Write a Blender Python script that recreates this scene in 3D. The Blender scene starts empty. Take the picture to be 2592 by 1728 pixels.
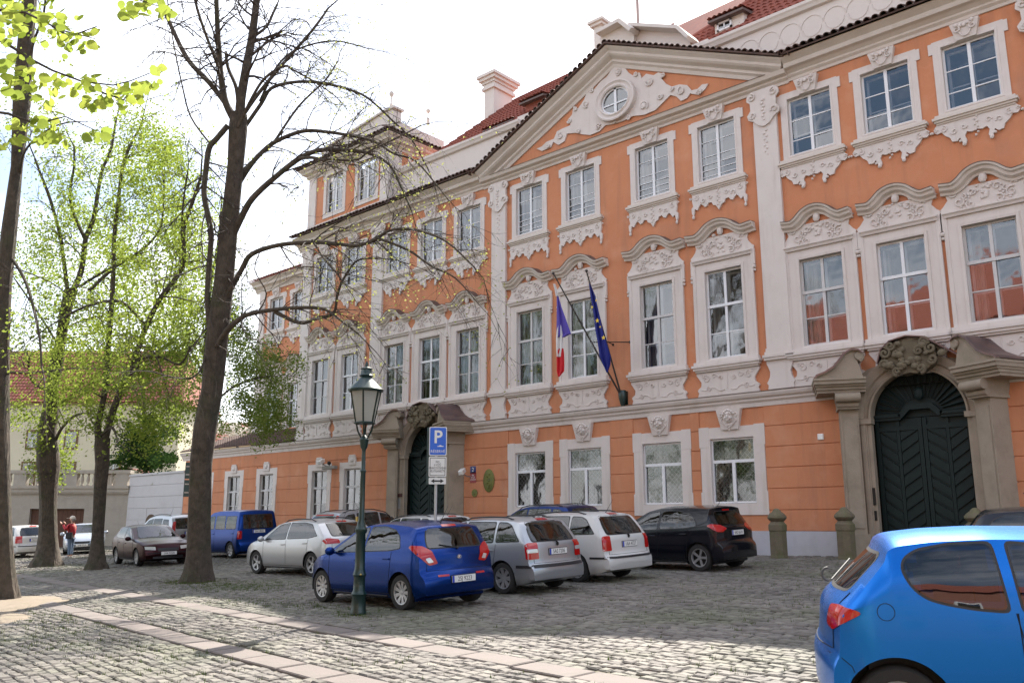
import bpy, bmesh, math, random
import numpy as np
from mathutils import Vector, Matrix
from mathutils.bvhtree import BVHTree
from mathutils.geometry import delaunay_2d_cdt
R = math.radians
rnd = random.Random(7)
SC = bpy.context.scene
COL = SC.collection

# ------------------------------------------------------------------ camera, sky, sun, exposure
CAM = Vector((0.0, -24.1, 0.87))
PITCH, YAW, FPX = R(11.769), R(42.318), 2209.46
cd = bpy.data.cameras.new('camera'); cam = bpy.data.objects.new('camera', cd); COL.objects.link(cam)
cam.location = CAM; cam.rotation_euler = (R(90) + PITCH, 0, YAW)
cd.sensor_width = 36.0; cd.lens = 36.0 * FPX / 2592.0; cd.clip_start = 0.1; cd.clip_end = 2000
SC.camera = cam
SC.render.resolution_x = 1024; SC.render.resolution_y = 682
SUN_AZ, SUN_EL = R(-22), R(48)            # azimuth from +Y towards +X
SKYLOC = (3.1, 1.7, 0.5)
W = bpy.data.worlds.new('World'); SC.world = W; W.use_nodes = True
nt = W.node_tree; nt.nodes.clear()
def N(nt, typ, **kw):
    n = nt.nodes.new(typ)
    for k, v in kw.items():
        if k in n.inputs.keys(): n.inputs[k].default_value = v
        else: setattr(n, k, v)
    return n
L = lambda nt, a, b: nt.links.new(a, b)
wo = N(nt, 'ShaderNodeOutputWorld'); bg = N(nt, 'ShaderNodeBackground')
sky = N(nt, 'ShaderNodeTexSky', sky_type='NISHITA', sun_disc=False)
sky.sun_elevation = SUN_EL; sky.sun_rotation = SUN_AZ; sky.altitude = 200; sky.air_density = 1.2; sky.dust_density = 2.5; sky.ozone_density = 1.0
tc = N(nt, 'ShaderNodeTexCoord'); mp = N(nt, 'ShaderNodeMapping'); mp.inputs['Scale'].default_value = (1.0, 1.0, 2.2); mp.inputs['Location'].default_value = SKYLOC
no = N(nt, 'ShaderNodeTexNoise', Scale=2.1, Detail=7.0, Roughness=0.55)
cr = N(nt, 'ShaderNodeValToRGB'); cr.color_ramp.elements[0].position = 0.42; cr.color_ramp.elements[1].position = 0.60
mx = N(nt, 'ShaderNodeMix', data_type='RGBA'); 
L(nt, tc.outputs['Generated'], mp.inputs['Vector']); L(nt, mp.outputs['Vector'], no.inputs['Vector']); L(nt, no.outputs['Fac'], cr.inputs['Fac'])
mfac = N(nt, 'ShaderNodeMath', operation='MULTIPLY'); mfac.inputs[1].default_value = 0.85
L(nt, cr.outputs['Color'], mfac.inputs[0]); L(nt, mfac.outputs[0], mx.inputs['Factor'])
L(nt, sky.outputs['Color'], mx.inputs[6]); mx.inputs[7].default_value = (9.5, 9.7, 10.3, 1)
L(nt, mx.outputs[2], bg.inputs['Color']); bg.inputs['Strength'].default_value = 0.1
L(nt, bg.outputs[0], wo.inputs['Surface'])
sd = bpy.data.lights.new('sun', 'SUN'); sd.energy = 5.0; sd.angle = R(0.53); sd.color = (1.0, 0.94, 0.84)
sun = bpy.data.objects.new('sun', sd); COL.objects.link(sun)
SUNV = Vector((math.sin(SUN_AZ) * math.cos(SUN_EL), math.cos(SUN_AZ) * math.cos(SUN_EL), math.sin(SUN_EL)))
sun.rotation_euler = SUNV.to_track_quat('Z', 'Y').to_euler(); sun.location = (-10, 10, 40)
vs = SC.view_settings; vs.view_transform = 'Standard'; vs.look = 'None'; vs.gamma = 1.0; vs.exposure = 1.36; vs.use_curve_mapping = False
try:
    SC.cycles.max_bounces = 6; SC.cycles.transparent_max_bounces = 16; SC.cycles.caustics_reflective = False; SC.cycles.caustics_refractive = False
except Exception: pass

# ------------------------------------------------------------------ measuring helpers (photo pixel -> place), used to read positions off the photograph
_fw = Vector((-math.sin(YAW) * math.cos(PITCH), math.cos(YAW) * math.cos(PITCH), math.sin(PITCH)))
_rt = Vector((math.cos(YAW), math.sin(YAW), 0)); _up = _rt.cross(_fw)
K = 2592 / 2352.0
def ray(u, v): return _fw + _rt * ((u * K - 1296) / FPX) - _up * ((v * K - 864) / FPX)
def on_y(u, v, Y=0.0):
    d = ray(u, v); return CAM + d * ((Y - CAM.y) / d.y)
def at_depth(u, v, z): return CAM + ray(u, v) * z
def gz(x, y):
    x = min(max(x, -60), 14); y = min(max(y, -34), 4); return 0.042 * y + 0.009 * (x + 12)
GN = Vector((-0.009, -0.042, 1)).normalized()

# ------------------------------------------------------------------ materials
MATS = {}
def mat(name, col=(.5, .5, .5), rough=0.7, metal=0.0, spec=0.5, noise=None, bump=0.0, bscale=30, emit=None, coat=0.0, var=None, zs=1):
    if name in MATS: return MATS[name]
    m = bpy.data.materials.new(name); m.use_nodes = True; t = m.node_tree; b = t.nodes['Principled BSDF']
    b.inputs['Base Color'].default_value = (*col, 1); b.inputs['Roughness'].default_value = rough; b.inputs['Metallic'].default_value = metal
    b.inputs['Specular IOR Level'].default_value = spec; b.inputs['Coat Weight'].default_value = coat; b.inputs['Coat Roughness'].default_value = 0.05
    if emit: b.inputs['Emission Color'].default_value = (*emit, 1); b.inputs['Emission Strength'].default_value = 1
    tcx = N(t, 'ShaderNodeTexCoord')
    src = None
    if noise:
        layers = noise if isinstance(noise, list) else [noise]   # (colour, scale, lo, hi, strength)
        for lay in layers:
            (c2, sc, lo, hi, st) = lay[:5]
            n = N(t, 'ShaderNodeTexNoise', Scale=sc, Detail=6.0, Roughness=0.6); vec = tcx.outputs['Object']
            if len(lay) > 5: mpg = N(t, 'ShaderNodeMapping'); mpg.inputs['Scale'].default_value = (1, 1, lay[5]); L(t, vec, mpg.inputs['Vector']); vec = mpg.outputs['Vector']
            L(t, vec, n.inputs['Vector'])
            mr = N(t, 'ShaderNodeMapRange'); mr.inputs['From Min'].default_value = lo; mr.inputs['From Max'].default_value = hi
            mr.inputs['To Max'].default_value = st; L(t, n.outputs['Fac'], mr.inputs['Value'])
            x = N(t, 'ShaderNodeMix', data_type='RGBA'); L(t, mr.outputs[0], x.inputs['Factor'])
            if src is None: x.inputs[6].default_value = (*col, 1)
            else: L(t, src, x.inputs[6])
            x.inputs[7].default_value = (*c2, 1); src = x.outputs[2]
    if var:      # per-object / per-island brightness variation
        oi = N(t, 'ShaderNodeObjectInfo') if var[0] == 'object' else N(t, 'ShaderNodeNewGeometry')
        out = oi.outputs['Random'] if var[0] == 'object' else oi.outputs['Random Per Island']
        mr = N(t, 'ShaderNodeMapRange'); mr.inputs['To Min'].default_value = 1 - var[1]; mr.inputs['To Max'].default_value = 1 + var[1]
        L(t, out, mr.inputs['Value'])
        x = N(t, 'ShaderNodeVectorMath', operation='SCALE'); L(t, mr.outputs[0], x.inputs['Scale'])
        if src is None: x.inputs[0].default_value = col
        else: L(t, src, x.inputs[0])
        src = x.outputs[0]
        if len(var) > 2:
            hs = N(t, 'ShaderNodeHueSaturation'); hm = N(t, 'ShaderNodeMath', operation='MULTIPLY_ADD'); L(t, out, hm.inputs[0])
            hm.inputs[1].default_value = var[2]; hm.inputs[2].default_value = 0.5 - var[2] / 2
            L(t, hm.outputs[0], hs.inputs['Hue']); L(t, src, hs.inputs['Color']); src = hs.outputs['Color']
    if src is not None: L(t, src, b.inputs['Base Color'])
    if bump:
        n = N(t, 'ShaderNodeTexNoise', Scale=bscale, Detail=5.0); vec = tcx.outputs['Object']
        if zs != 1: mpg = N(t, 'ShaderNodeMapping'); mpg.inputs['Scale'].default_value = (1, 1, zs); L(t, vec, mpg.inputs['Vector']); vec = mpg.outputs['Vector']
        L(t, vec, n.inputs['Vector'])
        bp = N(t, 'ShaderNodeBump', Strength=bump, Distance=0.02); L(t, n.outputs['Fac'], bp.inputs['Height']); L(t, bp.outputs[0], b.inputs['Normal'])
    MATS[name] = m; return m
def glassmat(name, tint=(.55, .6, .6), gloss=0.12, fres=1.5, rough=0.02):
    if name in MATS: return MATS[name]
    m = bpy.data.materials.new(name); m.use_nodes = True; t = m.node_tree; t.nodes.clear()
    o = N(t, 'ShaderNodeOutputMaterial'); a = N(t, 'ShaderNodeBsdfTransparent'); a.inputs['Color'].default_value = (*tint, 1)
    g = N(t, 'ShaderNodeBsdfGlossy', Roughness=rough); f = N(t, 'ShaderNodeFresnel', IOR=fres); ad = N(t, 'ShaderNodeMath', operation='ADD', use_clamp=True)
    ad.inputs[1].default_value = gloss; L(t, f.outputs[0], ad.inputs[0]); mxs = N(t, 'ShaderNodeMixShader')
    L(t, ad.outputs[0], mxs.inputs[0]); L(t, a.outputs[0], mxs.inputs[1]); L(t, g.outputs[0], mxs.inputs[2]); L(t, mxs.outputs[0], o.inputs['Surface'])
    n = N(t, 'ShaderNodeTexNoise', Scale=1.6, Detail=2.0); tcx = N(t, 'ShaderNodeTexCoord'); L(t, tcx.outputs['Object'], n.inputs['Vector'])
    bp = N(t, 'ShaderNodeBump', Strength=0.12, Distance=0.05); L(t, n.outputs['Fac'], bp.inputs['Height']); L(t, bp.outputs[0], g.inputs['Normal'])
    MATS[name] = m; return m
def leafmat(name, col, col2, trans=0.5):
    if name in MATS: return MATS[name]
    m = bpy.data.materials.new(name); m.use_nodes = True; t = m.node_tree; t.nodes.clear()
    o = N(t, 'ShaderNodeOutputMaterial'); d = N(t, 'ShaderNodeBsdfDiffuse'); tr = N(t, 'ShaderNodeBsdfTranslucent'); mxs = N(t, 'ShaderNodeMixShader'); mxs.inputs[0].default_value = trans
    g = N(t, 'ShaderNodeNewGeometry'); x = N(t, 'ShaderNodeMix', data_type='RGBA'); L(t, g.outputs['Random Per Island'], x.inputs['Factor'])
    x.inputs[6].default_value = (*col, 1); x.inputs[7].default_value = (*col2, 1)
    L(t, x.outputs[2], d.inputs['Color']); L(t, x.outputs[2], tr.inputs['Color']); L(t, d.outputs[0], mxs.inputs[1]); L(t, tr.outputs[0], mxs.inputs[2]); L(t, mxs.outputs[0], o.inputs['Surface'])
    MATS[name] = m; return m

OPAL = leafmat('frosted lantern glass', (.50, .50, .47), (.56, .56, .53), .55)
ORANGE = mat('orange render', (.57, .235, .12), .93, noise=[((.50, .19, .092), .55, .4, .75, .55), ((.62, .29, .165), 2.3, .48, .8, .4), ((.40, .17, .09), 7, .58, .9, .28), ((.38, .175, .105), 2.6, .50, .74, .6, .09), ((.66, .35, .22), 1.1, .52, .74, .55), ((.34, .17, .12), .35, .56, .72, .45)], bump=.2, bscale=60)
ORANGED = mat('orange render recess', (.38, .12, .04), .95)
WHITE = mat('off white stucco', (.66, .60, .57), .9, noise=[((.52, .46, .42), 1.2, .48, .8, .45), ((.44, .38, .33), 6, .58, .85, .3), ((.42, .36, .30), 3.2, .55, .82, .6, .10)], bump=.15, bscale=45)
CORN = mat('cornice stucco', (.64, .58, .53), .9, noise=[((.46, .39, .33), 1.6, .45, .8, .5), ((.62, .56, .5), 5, .55, .8, .3)], bump=.15, bscale=40)
ATTIC = mat('attic plaster', (.66, .60, .56), .9, noise=((.55, .48, .43), 2, .45, .8, .4))
STONE = mat('sandstone', (.33, .275, .215), .93, noise=[((.20, .165, .13), 2.4, .45, .78, .65), ((.40, .33, .25), 7, .52, .8, .4), ((.14, .15, .08), 1.1, .55, .8, .35)], bump=.4, bscale=35)
STONED = mat('dark weathered sandstone', (.16, .13, .085), .95, noise=[((.07, .06, .045), 4, .4, .7, .7), ((.26, .22, .14), 9, .55, .8, .4)], bump=.5, bscale=30)
PLINTH = mat('grey plinth paint', (.50, .50, .54), .9, noise=((.36, .35, .38), 2.5, .45, .8, .5), bump=.2, bscale=30)
COPPER = mat('weathered copper sheet', (.13, .085, .085), .42, .5, noise=((.22, .13, .10), 2.2, .4, .7, .7), bump=.1, bscale=8)
FLASH = mat('dark metal flashing', (.12, .085, .075), .6, .2)
FRAME = mat('white window paint', (.74, .75, .78), .45)
GREYFR = mat('greyed window paint', (.56, .55, .55), .6, noise=((.42, .4, .38), 6, .5, .8, .4))
TILE = mat('red clay roof tile', (.26, .075, .05), .8, noise=[((.16, .055, .045), 3.5, .42, .75, .7), ((.36, .14, .09), 8, .55, .85, .4)], var=('island', .25), bump=.2, bscale=30)
TILEE = mat('weathered eave tile', (.10, .055, .045), .85, noise=[((.05, .045, .035), 5, .4, .7, .8), ((.20, .09, .06), 9, .5, .8, .5)], var=('object', .35), bump=.4, bscale=25)
GATE = mat('dark green gate paint', (.004, .014, .014), .55, spec=.3, noise=((.010, .017, .016), 6, .45, .8, .5), bump=.2, bscale=25)
IRON = mat('black iron', (.02, .018, .017), .5, .4)
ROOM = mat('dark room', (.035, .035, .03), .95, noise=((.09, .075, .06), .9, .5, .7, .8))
CURT = mat('white curtain', (.50, .49, .47), .9, bump=.1, bscale=12)
GLASS = glassmat('window glass', (.72, .76, .78), .15, 1.5, .045)
LAMPY = mat('warm indoor lamp', (1, .8, .4), .5, emit=(6, 3.4, .9))
BARK = mat('tree bark', (.095, .075, .058), .95, noise=[((.03, .024, .02), 5, .4, .7, .8), ((.16, .13, .10), 11, .5, .8, .5), ((.05, .07, .025), 1.3, .52, .75, .6)], bump=1.0, bscale=22, zs=.16)
BARK.node_tree.nodes['Bump'].inputs['Distance'].default_value = 0.06
TWIG = mat('twig bark', (.06, .045, .038), .9)
LGREEN = mat('lamp post green', (.004, .024, .021), .38, .2, noise=((.012, .03, .024), 6, .45, .8, .5), coat=.3)
BLACK = mat('black plastic', (.018, .018, .02), .55)
RUBBER = mat('tyre rubber', (.022, .021, .021), .85, bump=.1, bscale=40)
GALV = mat('galvanised steel', (.42, .43, .45), .4, .7)
SIGNBLUE = mat('blue sign', (.012, .12, .58), .35)
SIGNWHITE = mat('white sign', (.72, .72, .70), .4)
SIGNBLACK = mat('sign black', (.02, .02, .022), .5)
SIGNBACK = mat('sign back', (.05, .085, .085), .45, .3)

# ------------------------------------------------------------------ mesh helpers
class MB:
    def __init__(s): s.v = []; s.f = []
    def add(s, vs, fs):
        o = len(s.v); s.v += [tuple(p) for p in vs]; s.f += [tuple(i + o for i in f) for f in fs]; return s
    def box(s, x0, x1, y0, y1, z0, z1, M=None):
        vs = [Vector((x, y, z)) for x in (x0, x1) for y in (y0, y1) for z in (z0, z1)]
        if M: vs = [M @ p for p in vs]
        return s.add(vs, [(0, 1, 3, 2), (4, 6, 7, 5), (0, 4, 5, 1), (2, 3, 7, 6), (0, 2, 6, 4), (1, 5, 7, 3)])
    def bbox(s, x0, x1, y0, y1, z0, z1, b=.02, M=None):      # box with chamfered front (-Y) face
        o = [(x0, y1, z0), (x1, y1, z0), (x1, y1, z1), (x0, y1, z1)]; m = [(x0, y0 + b, z0), (x1, y0 + b, z0), (x1, y0 + b, z1), (x0, y0 + b, z1)]
        i = [(x0 + b, y0, z0 + b), (x1 - b, y0, z0 + b), (x1 - b, y0, z1 - b), (x0 + b, y0, z1 - b)]
        vs = [Vector(p) for p in o + m + i]
        if M: vs = [M @ p for p in vs]
        fs = [(8, 9, 10, 11), (0, 3, 2, 1)]
        for k in range(4):
            n = (k + 1) % 4; fs += [(k, n, 4 + n, 4 + k), (4 + k, 4 + n, 8 + n, 8 + k)]
        return s.add(vs, fs)
    def prism(s, poly, y0, y1):        # XZ polygon (counterclockwise seen from -Y), front face at y0
        n = len(poly); vs = [(x, y0, z) for x, z in poly] + [(x, y1, z) for x, z in poly]
        return s.add(vs, [tuple(range(n)), tuple(range(2 * n - 1, n - 1, -1))] + [((i + 1) % n, i, i + n, (i + 1) % n + n) for i in range(n)])
    def xprism(s, prof, x0, x1):       # (y,z) profile extruded along X
        n = len(prof); vs = [(x0, y, z) for y, z in prof] + [(x1, y, z) for y, z in prof]
        return s.add(vs, [tuple(range(n)), tuple(range(2 * n - 1, n - 1, -1))] + [((i + 1) % n, i, i + n, (i + 1) % n + n) for i in range(n)])
    def sweep(s, prof, path, closed=False, cap=True):   # prof (out,up): out -> -Y, up -> normal of the XZ path
        n = len(path); m = len(prof); P = [Vector((a, b)) for a, b in path]; rows = []
        for i in range(n):
            a = P[i - 1] if (i or closed) else None; b = P[(i + 1) % n] if (i < n - 1 or closed) else None
            d1 = (P[i] - a).normalized() if a is not None else (b - P[i]).normalized(); d2 = (b - P[i]).normalized() if b is not None else d1
            n1 = Vector((-d1.y, d1.x)); n2 = Vector((-d2.y, d2.x)); nn = (n1 + n2)
            nn = nn.normalized() if nn.length > 1e-6 else n1; k = 1 / max(.35, nn.dot(n1))
            rows.append([(P[i].x + nn.x * u * k, -o, P[i].y + nn.y * u * k) for o, u in prof])
        vs = [p for r in rows for p in r]; fs = []
        for i in range(n if closed else n - 1):
            j = (i + 1) % n
            for k in range(m):
                l = (k + 1) % m; fs.append((i * m + k, j * m + k, j * m + l, i * m + l))
        if cap and not closed: fs += [tuple(range(m - 1, -1, -1)), tuple(range((n - 1) * m, n * m))]
        return s.add(vs, fs)
    def lathe(s, prof, c=(0, 0, 0), n=16, M=None, capped=True):     # prof (r,z)
        m = len(prof); vs = []
        for i in range(n):
            a = 2 * math.pi * i / n; vs += [Vector((c[0] + r * math.cos(a), c[1] + r * math.sin(a), c[2] + z)) for r, z in prof]
        if M: vs = [M @ p for p in vs]
        fs = [(i * m + k, ((i + 1) % n) * m + k, ((i + 1) % n) * m + k + 1, i * m + k + 1) for i in range(n) for k in range(m - 1)]
        if capped:
            fs += [tuple(i * m for i in range(n - 1, -1, -1)), tuple(i * m + m - 1 for i in range(n))]
        return s.add(vs, fs)
    def tube(s, pts, rad, n=6, cap=True):
        pts = [Vector(p) for p in pts]; k = len(pts)
        if k < 2: return s
        rad = rad if isinstance(rad, (list, tuple)) else [rad] * k
        t0 = (pts[1] - pts[0]).normalized(); u = t0.orthogonal().normalized(); vs = []
        for i in range(k):
            t = (pts[min(i + 1, k - 1)] - pts[max(i - 1, 0)]); t = t.normalized() if t.length > 1e-9 else t0
            u = (u - t * u.dot(t)); u = u.normalized() if u.length > 1e-6 else t.orthogonal().normalized(); w = t.cross(u)
            vs += [pts[i] + (u * math.cos(2 * math.pi * j / n) + w * math.sin(2 * math.pi * j / n)) * rad[i] for j in range(n)]
        fs = [(i * n + j, i * n + (j + 1) % n, (i + 1) * n + (j + 1) % n, (i + 1) * n + j) for i in range(k - 1) for j in range(n)]
        if cap: fs += [tuple(range(n - 1, -1, -1)), tuple(range((k - 1) * n, k * n))]
        return s.add(vs, fs)
    def ball(s, c, r, n=8, sc=(1, 1, 1)):
        m = n // 2 + 1; prof = [(math.sin(math.pi * k / m) * r, -math.cos(math.pi * k / m) * r) for k in range(m + 1)]; prof[0] = (1e-4, -r); prof[-1] = (1e-4, r)
        M = Matrix.Translation(c) @ Matrix.Diagonal((*sc, 1)); return s.lathe(prof, (0, 0, 0), n, M)
    def mesh(s, name, m=None, smooth=False, fix=True):
        me = bpy.data.meshes.new(name); me.from_pydata(s.v, [], s.f)
        if fix:
            bm = bmesh.new(); bm.from_mesh(me); bmesh.ops.recalc_face_normals(bm, faces=bm.faces); bm.to_mesh(me); bm.free()
        if m: me.materials.append(m)
        if smooth:
            me.polygons.foreach_set('use_smooth', [True] * len(me.polygons))
            try: me.set_sharp_from_angle(angle=R(38))
            except Exception: pass
        return me
    def build(s, name, m, parent=None, smooth=False, loc=None, fix=True):
        return obj(name, s.mesh(name, m, smooth, fix), parent, loc)
def obj(name, data, parent=None, loc=None, rot=None):
    o = bpy.data.objects.new(name, data); COL.objects.link(o)
    if parent: o.parent = parent
    if loc is not None: o.location = loc
    if rot is not None: o.rotation_euler = rot
    return o
def tag(o, label=None, cat=None, group=None, kind=None):
    if label: o['label'] = label
    if cat: o['category'] = cat
    if group: o['group'] = group
    if kind: o['kind'] = kind
    return o
def thing(name, label, cat, loc=(0, 0, 0), rz=0, group=None):
    o = bpy.data.objects.new(name, None); COL.objects.link(o); o.location = loc; o.rotation_euler = (0, 0, rz); o.empty_display_size = .2
    return tag(o, label, cat, group)
def copy_tree(o, parent=None, loc=None):
    c = o.copy(); COL.objects.link(c)
    if parent: c.parent = parent
    if loc is not None: c.location = loc
    for ch in list(o.children): copy_tree(ch, c)
    return c
TOFF = [0.0]
def text(name, body, size, parent, loc, rot, m, extr=.001, ax='CENTER', sx=1.0):
    c = bpy.data.curves.new(name, 'FONT'); c.body = body; c.size = size; c.extrude = extr; c.align_x = ax; c.align_y = 'CENTER'; c.materials.append(m); c.space_line = .95
    c.resolution_u = 3
    c.offset = TOFF[0]; tmp = bpy.data.objects.new('tmp', c); me = bpy.data.meshes.new_from_object(tmp); bpy.data.objects.remove(tmp); me.materials.clear(); me.materials.append(m)
    o = obj(name, me, parent, loc, rot); o.scale = (sx, 1, 1); return o
def spiral(cx, cz, r0, a0, turns, y=-.02, n=14, grow=0.25, sgn=1):
    return [(cx + (r0 * (1 - (1 - grow) * i / n)) * math.cos(a0 + sgn * turns * 2 * math.pi * i / n), y, cz + (r0 * (1 - (1 - grow) * i / n)) * math.sin(a0 + sgn * turns * 2 * math.pi * i / n)) for i in range(n + 1)]
# ------------------------------------------------------------------ ground
def ground_grid(xs, ys, dz=0.0):
    nx, ny = len(xs), len(ys); v = [(x, y, gz(x, y) + dz) for y in ys for x in xs]
    f = [(j * nx + i, j * nx + i + 1, (j + 1) * nx + i + 1, (j + 1) * nx + i) for j in range(ny - 1) for i in range(nx - 1)]
    return v, f
SOIL = mat('sandy soil between stones', (.13, .112, .088), .97, noise=[((.08, .095, .04), .9, .46, .7, .75), ((.09, .08, .065), 5, .45, .8, .6), ((.18, .15, .115), 12, .55, .85, .5)], bump=.5, bscale=25)
gm = MB(); v, f = ground_grid([-900, -400, -200, -120, -60, -50, -40, -30, -20, -10, 0, 14, 60, 200, 500], [-500, -200, -80, -34, -28, -22, -16, -10, -4, 0, 4, 60, 200, 900], -0.03)
gm.add(v, f); ground = gm.build('ground', SOIL, fix=False); ground['kind'] = 'structure'

SETT = mat('granite sett', (.155, .138, .122), .8, noise=[((.095, .09, .082), .7, .42, .7, .7), ((.22, .19, .165), 4, .5, .8, .5), ((.09, .10, .055), .45, .47, .66, .6)], var=('island', .28, .03), bump=.35, bscale=28)
SETTO = mat('granite sett single', (.18, .16, .145), .8, noise=[((.12, .118, .11), 3, .42, .7, .7), ((.235, .20, .175), 9, .5, .8, .5)], var=('object', .28, .03), bump=.35, bscale=28)
SLAB = mat('pinkish paving slab', (.165, .138, .126), .85, noise=[((.12, .11, .095), 2, .42, .75, .6), ((.205, .17, .155), 6, .5, .8, .4)], var=('object', .12), bump=.25, bscale=30)
PA = R(-7.1); ca, sa = math.cos(PA), math.sin(PA)
def strip_y(k, x): return (-17.28 - .125 * (x + 12.83)) if k == 0 else (-15.22 - .125 * (x + 15.07))
EARTH = [(-21.6, -17.0, 2.2, 1.15), (-19.2, -18.35, 2.1, .85)]           # bare patches round the left tree: x, y, rx, ry
def clear_zone(x, y):
    for k in (0, 1):
        sy = strip_y(k, x)
        if sy - .46 < y < sy + .02 and (k == 1 or x > -22): return True
    for ex, ey, rx, ry in EARTH:
        if ((x - ex) / rx) ** 2 + ((y - ey) / ry) ** 2 < 1 + .15 * math.sin(5 * x + 3 * y): return True
    for tx, ty, tr in ((-22.1, -12.13, .9), (-31.15, -10.92, .75), (-35.58, -10.86, 1.0)):
        if (x - tx) ** 2 + (y - ty) ** 2 < tr * tr: return True
    return y > -.25
setts = []          # (distance, x, y, lx, ly, dz, rot, corner jitters)
sr = random.Random(3)
v0 = -24.2; row = 0
while v0 < 8.0:
    rw = .125 + sr.random() * .02; uu = -64 + sr.random() * .1
    while uu < 12:
        lw = .15 + sr.random() * .075; cu, cv = uu + lw / 2, v0 + rw / 2 + .025 * math.sin(uu * 1.7 + row * .6) + .03 * math.sin(uu * .45)
        x = cu * ca - cv * sa; y = cu * sa + cv * ca - 1.0
        vx, vy = x, y + 24.1; dep = -vx * .673 + vy * .739; lat = vx * .739 + vy * .673
        if dep > 5.2 and abs(lat) < dep * .66 + 1.6 and y < -.2 and x > -56 and not clear_zone(x, y) and dep < 52:
            setts.append((dep, x, y, lw, rw, sr.uniform(-.009, .012), sr.uniform(-.07, .07)))
        uu += lw
    v0 += rw; row += 1
setts.sort()
def sett_geo(lw, rw, r):
    hx, hy = lw / 2 - .009, rw / 2 - .008; b = .016
    q = [(-hx, -hy), (hx, -hy), (hx, hy), (-hx, hy)]; q = [(a + r.uniform(-.012, .012), c + r.uniform(-.012, .012)) for a, c in q]
    top = [(a * (1 - b / hx), c * (1 - b / hy), r.uniform(-.004, .005)) for a, c in q]
    return [(a, c, -.05) for a, c in q] + [(a, c, -.014) for a, c in q] + top
SF = [(8, 9, 10, 11)] + [(k, (k + 1) % 4, 4 + (k + 1) % 4, 4 + k) for k in range(4)] + [(4 + k, 4 + (k + 1) % 4, 8 + (k + 1) % 4, 8 + k) for k in range(4)]
protos = []
for k in range(12):
    me = bpy.data.meshes.new('sett'); me.from_pydata(sett_geo(.185, .135, sr), [], SF); me.materials.append(SETTO); protos.append(me)
tilt = Vector((0, 0, 1)).rotation_difference(GN).to_matrix().to_4x4()
near = [s_ for s_ in setts if abs((s_[1]) * .739 + (s_[2] + 24.1) * .673) < s_[0] * .59 and s_[0] > 6.9]
near = near[:300]; ns = set(id(s_) for s_ in near)
for i, s_ in enumerate(near):
    d, x, y, lw, rw, dz, rr = s_
    o = obj('sett', protos[i % 12], ground); o.matrix_world = Matrix.Translation((x, y, gz(x, y) + dz)) @ tilt @ Matrix.Rotation(PA + rr, 4, 'Z') @ Matrix.Diagonal((lw / .185, rw / .135, 1, 1))
    o['kind'] = 'structure'
V = []; F = []
for s_ in setts:
    if id(s_) in ns: continue
    d, x, y, lw, rw, dz, rr = s_; c, s2 = math.cos(PA + rr), math.sin(PA + rr); z0 = gz(x, y) + dz; o = len(V); far = d > 30
    g = sett_geo(lw, rw, sr)
    if far: g = g[:4] + g[8:]; fs = [(4, 5, 6, 7)] + [(k, (k + 1) % 4, 4 + (k + 1) % 4, 4 + k) for k in range(4)]
    else: fs = SF
    V += [(x + a * c - b * s2, y + a * s2 + b * c, z0 + e + .042 * (a * s2 + b * c)) for a, b, e in g]; F += [tuple(i + o for i in q) for q in fs]
me = bpy.data.meshes.new('cobblestones'); me.from_pydata(V, [], F); me.materials.append(SETT)
tag(obj('cobblestones', me, ground), kind='stuff')
# the two slab strips
slabm = []
for k in range(4):
    m_ = MB(); m_.bbox(-.47, .47, -.05, .05, -.2, .2, .012, Matrix.Rotation(R(-90), 4, 'X') @ Matrix.Identity(4)); slabm.append(m_.mesh('slab', SLAB))
for k, (xa, xb) in enumerate(((-21.8, -2.6), (-31, -3.0))):
    x = xa
    while x < xb:
        y = strip_y(k, x) - .22
        if not (k == 0 and ((x + 19.6) / .9) ** 2 < 0):
            o = obj('slab', slabm[int(sr.random() * 4)], ground)
            o.matrix_world = Matrix.Translation((x, y + sr.uniform(-.02, .02), gz(x, y) - .050 + sr.uniform(-.004, .006))) @ tilt @ Matrix.Rotation(PA + sr.uniform(-.015, .015), 4, 'Z') @ Matrix.Diagonal((sr.uniform(.93, 1.0), 1, 1, 1)); o['kind'] = 'structure'
        x += .95
# bare earth patches with a raised broken kerb edge
BARE = mat('bare trodden earth', (.22, .178, .135), .98, noise=[((.16, .13, .095), 1.5, .42, .75, .7), ((.16, .17, .07), 3.0, .55, .8, .5), ((.29, .245, .19), 9, .5, .8, .4)], bump=.5, bscale=18)
for ex, ey, rx, ry in EARTH:
    m_ = MB(); rings = 7; seg = 30; vs = [(ex, ey, gz(ex, ey) + .05)]
    for r_ in range(1, rings + 1):
        for s_ in range(seg):
            a = 2 * math.pi * s_ / seg; q = r_ / rings * (1 + .1 * math.sin(3 * a + ex)); x, y = ex + rx * q * math.cos(a), ey + ry * q * math.sin(a)
            vs.append((x, y, gz(x, y) + .055 * (1 - (r_ / rings) ** 3) - .015 + sr.uniform(-.008, .008)))
    fs = [(0, 1 + s_, 1 + (s_ + 1) % seg) for s_ in range(seg)] + [(1 + (r_ - 1) * seg + s_, 1 + r_ * seg + s_, 1 + r_ * seg + (s_ + 1) % seg, 1 + (r_ - 1) * seg + (s_ + 1) % seg) for r_ in range(1, rings) for s_ in range(seg)]
    m_.add(vs, fs); tag(m_.build('bare_earth', BARE, ground, smooth=True), kind='structure')

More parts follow.
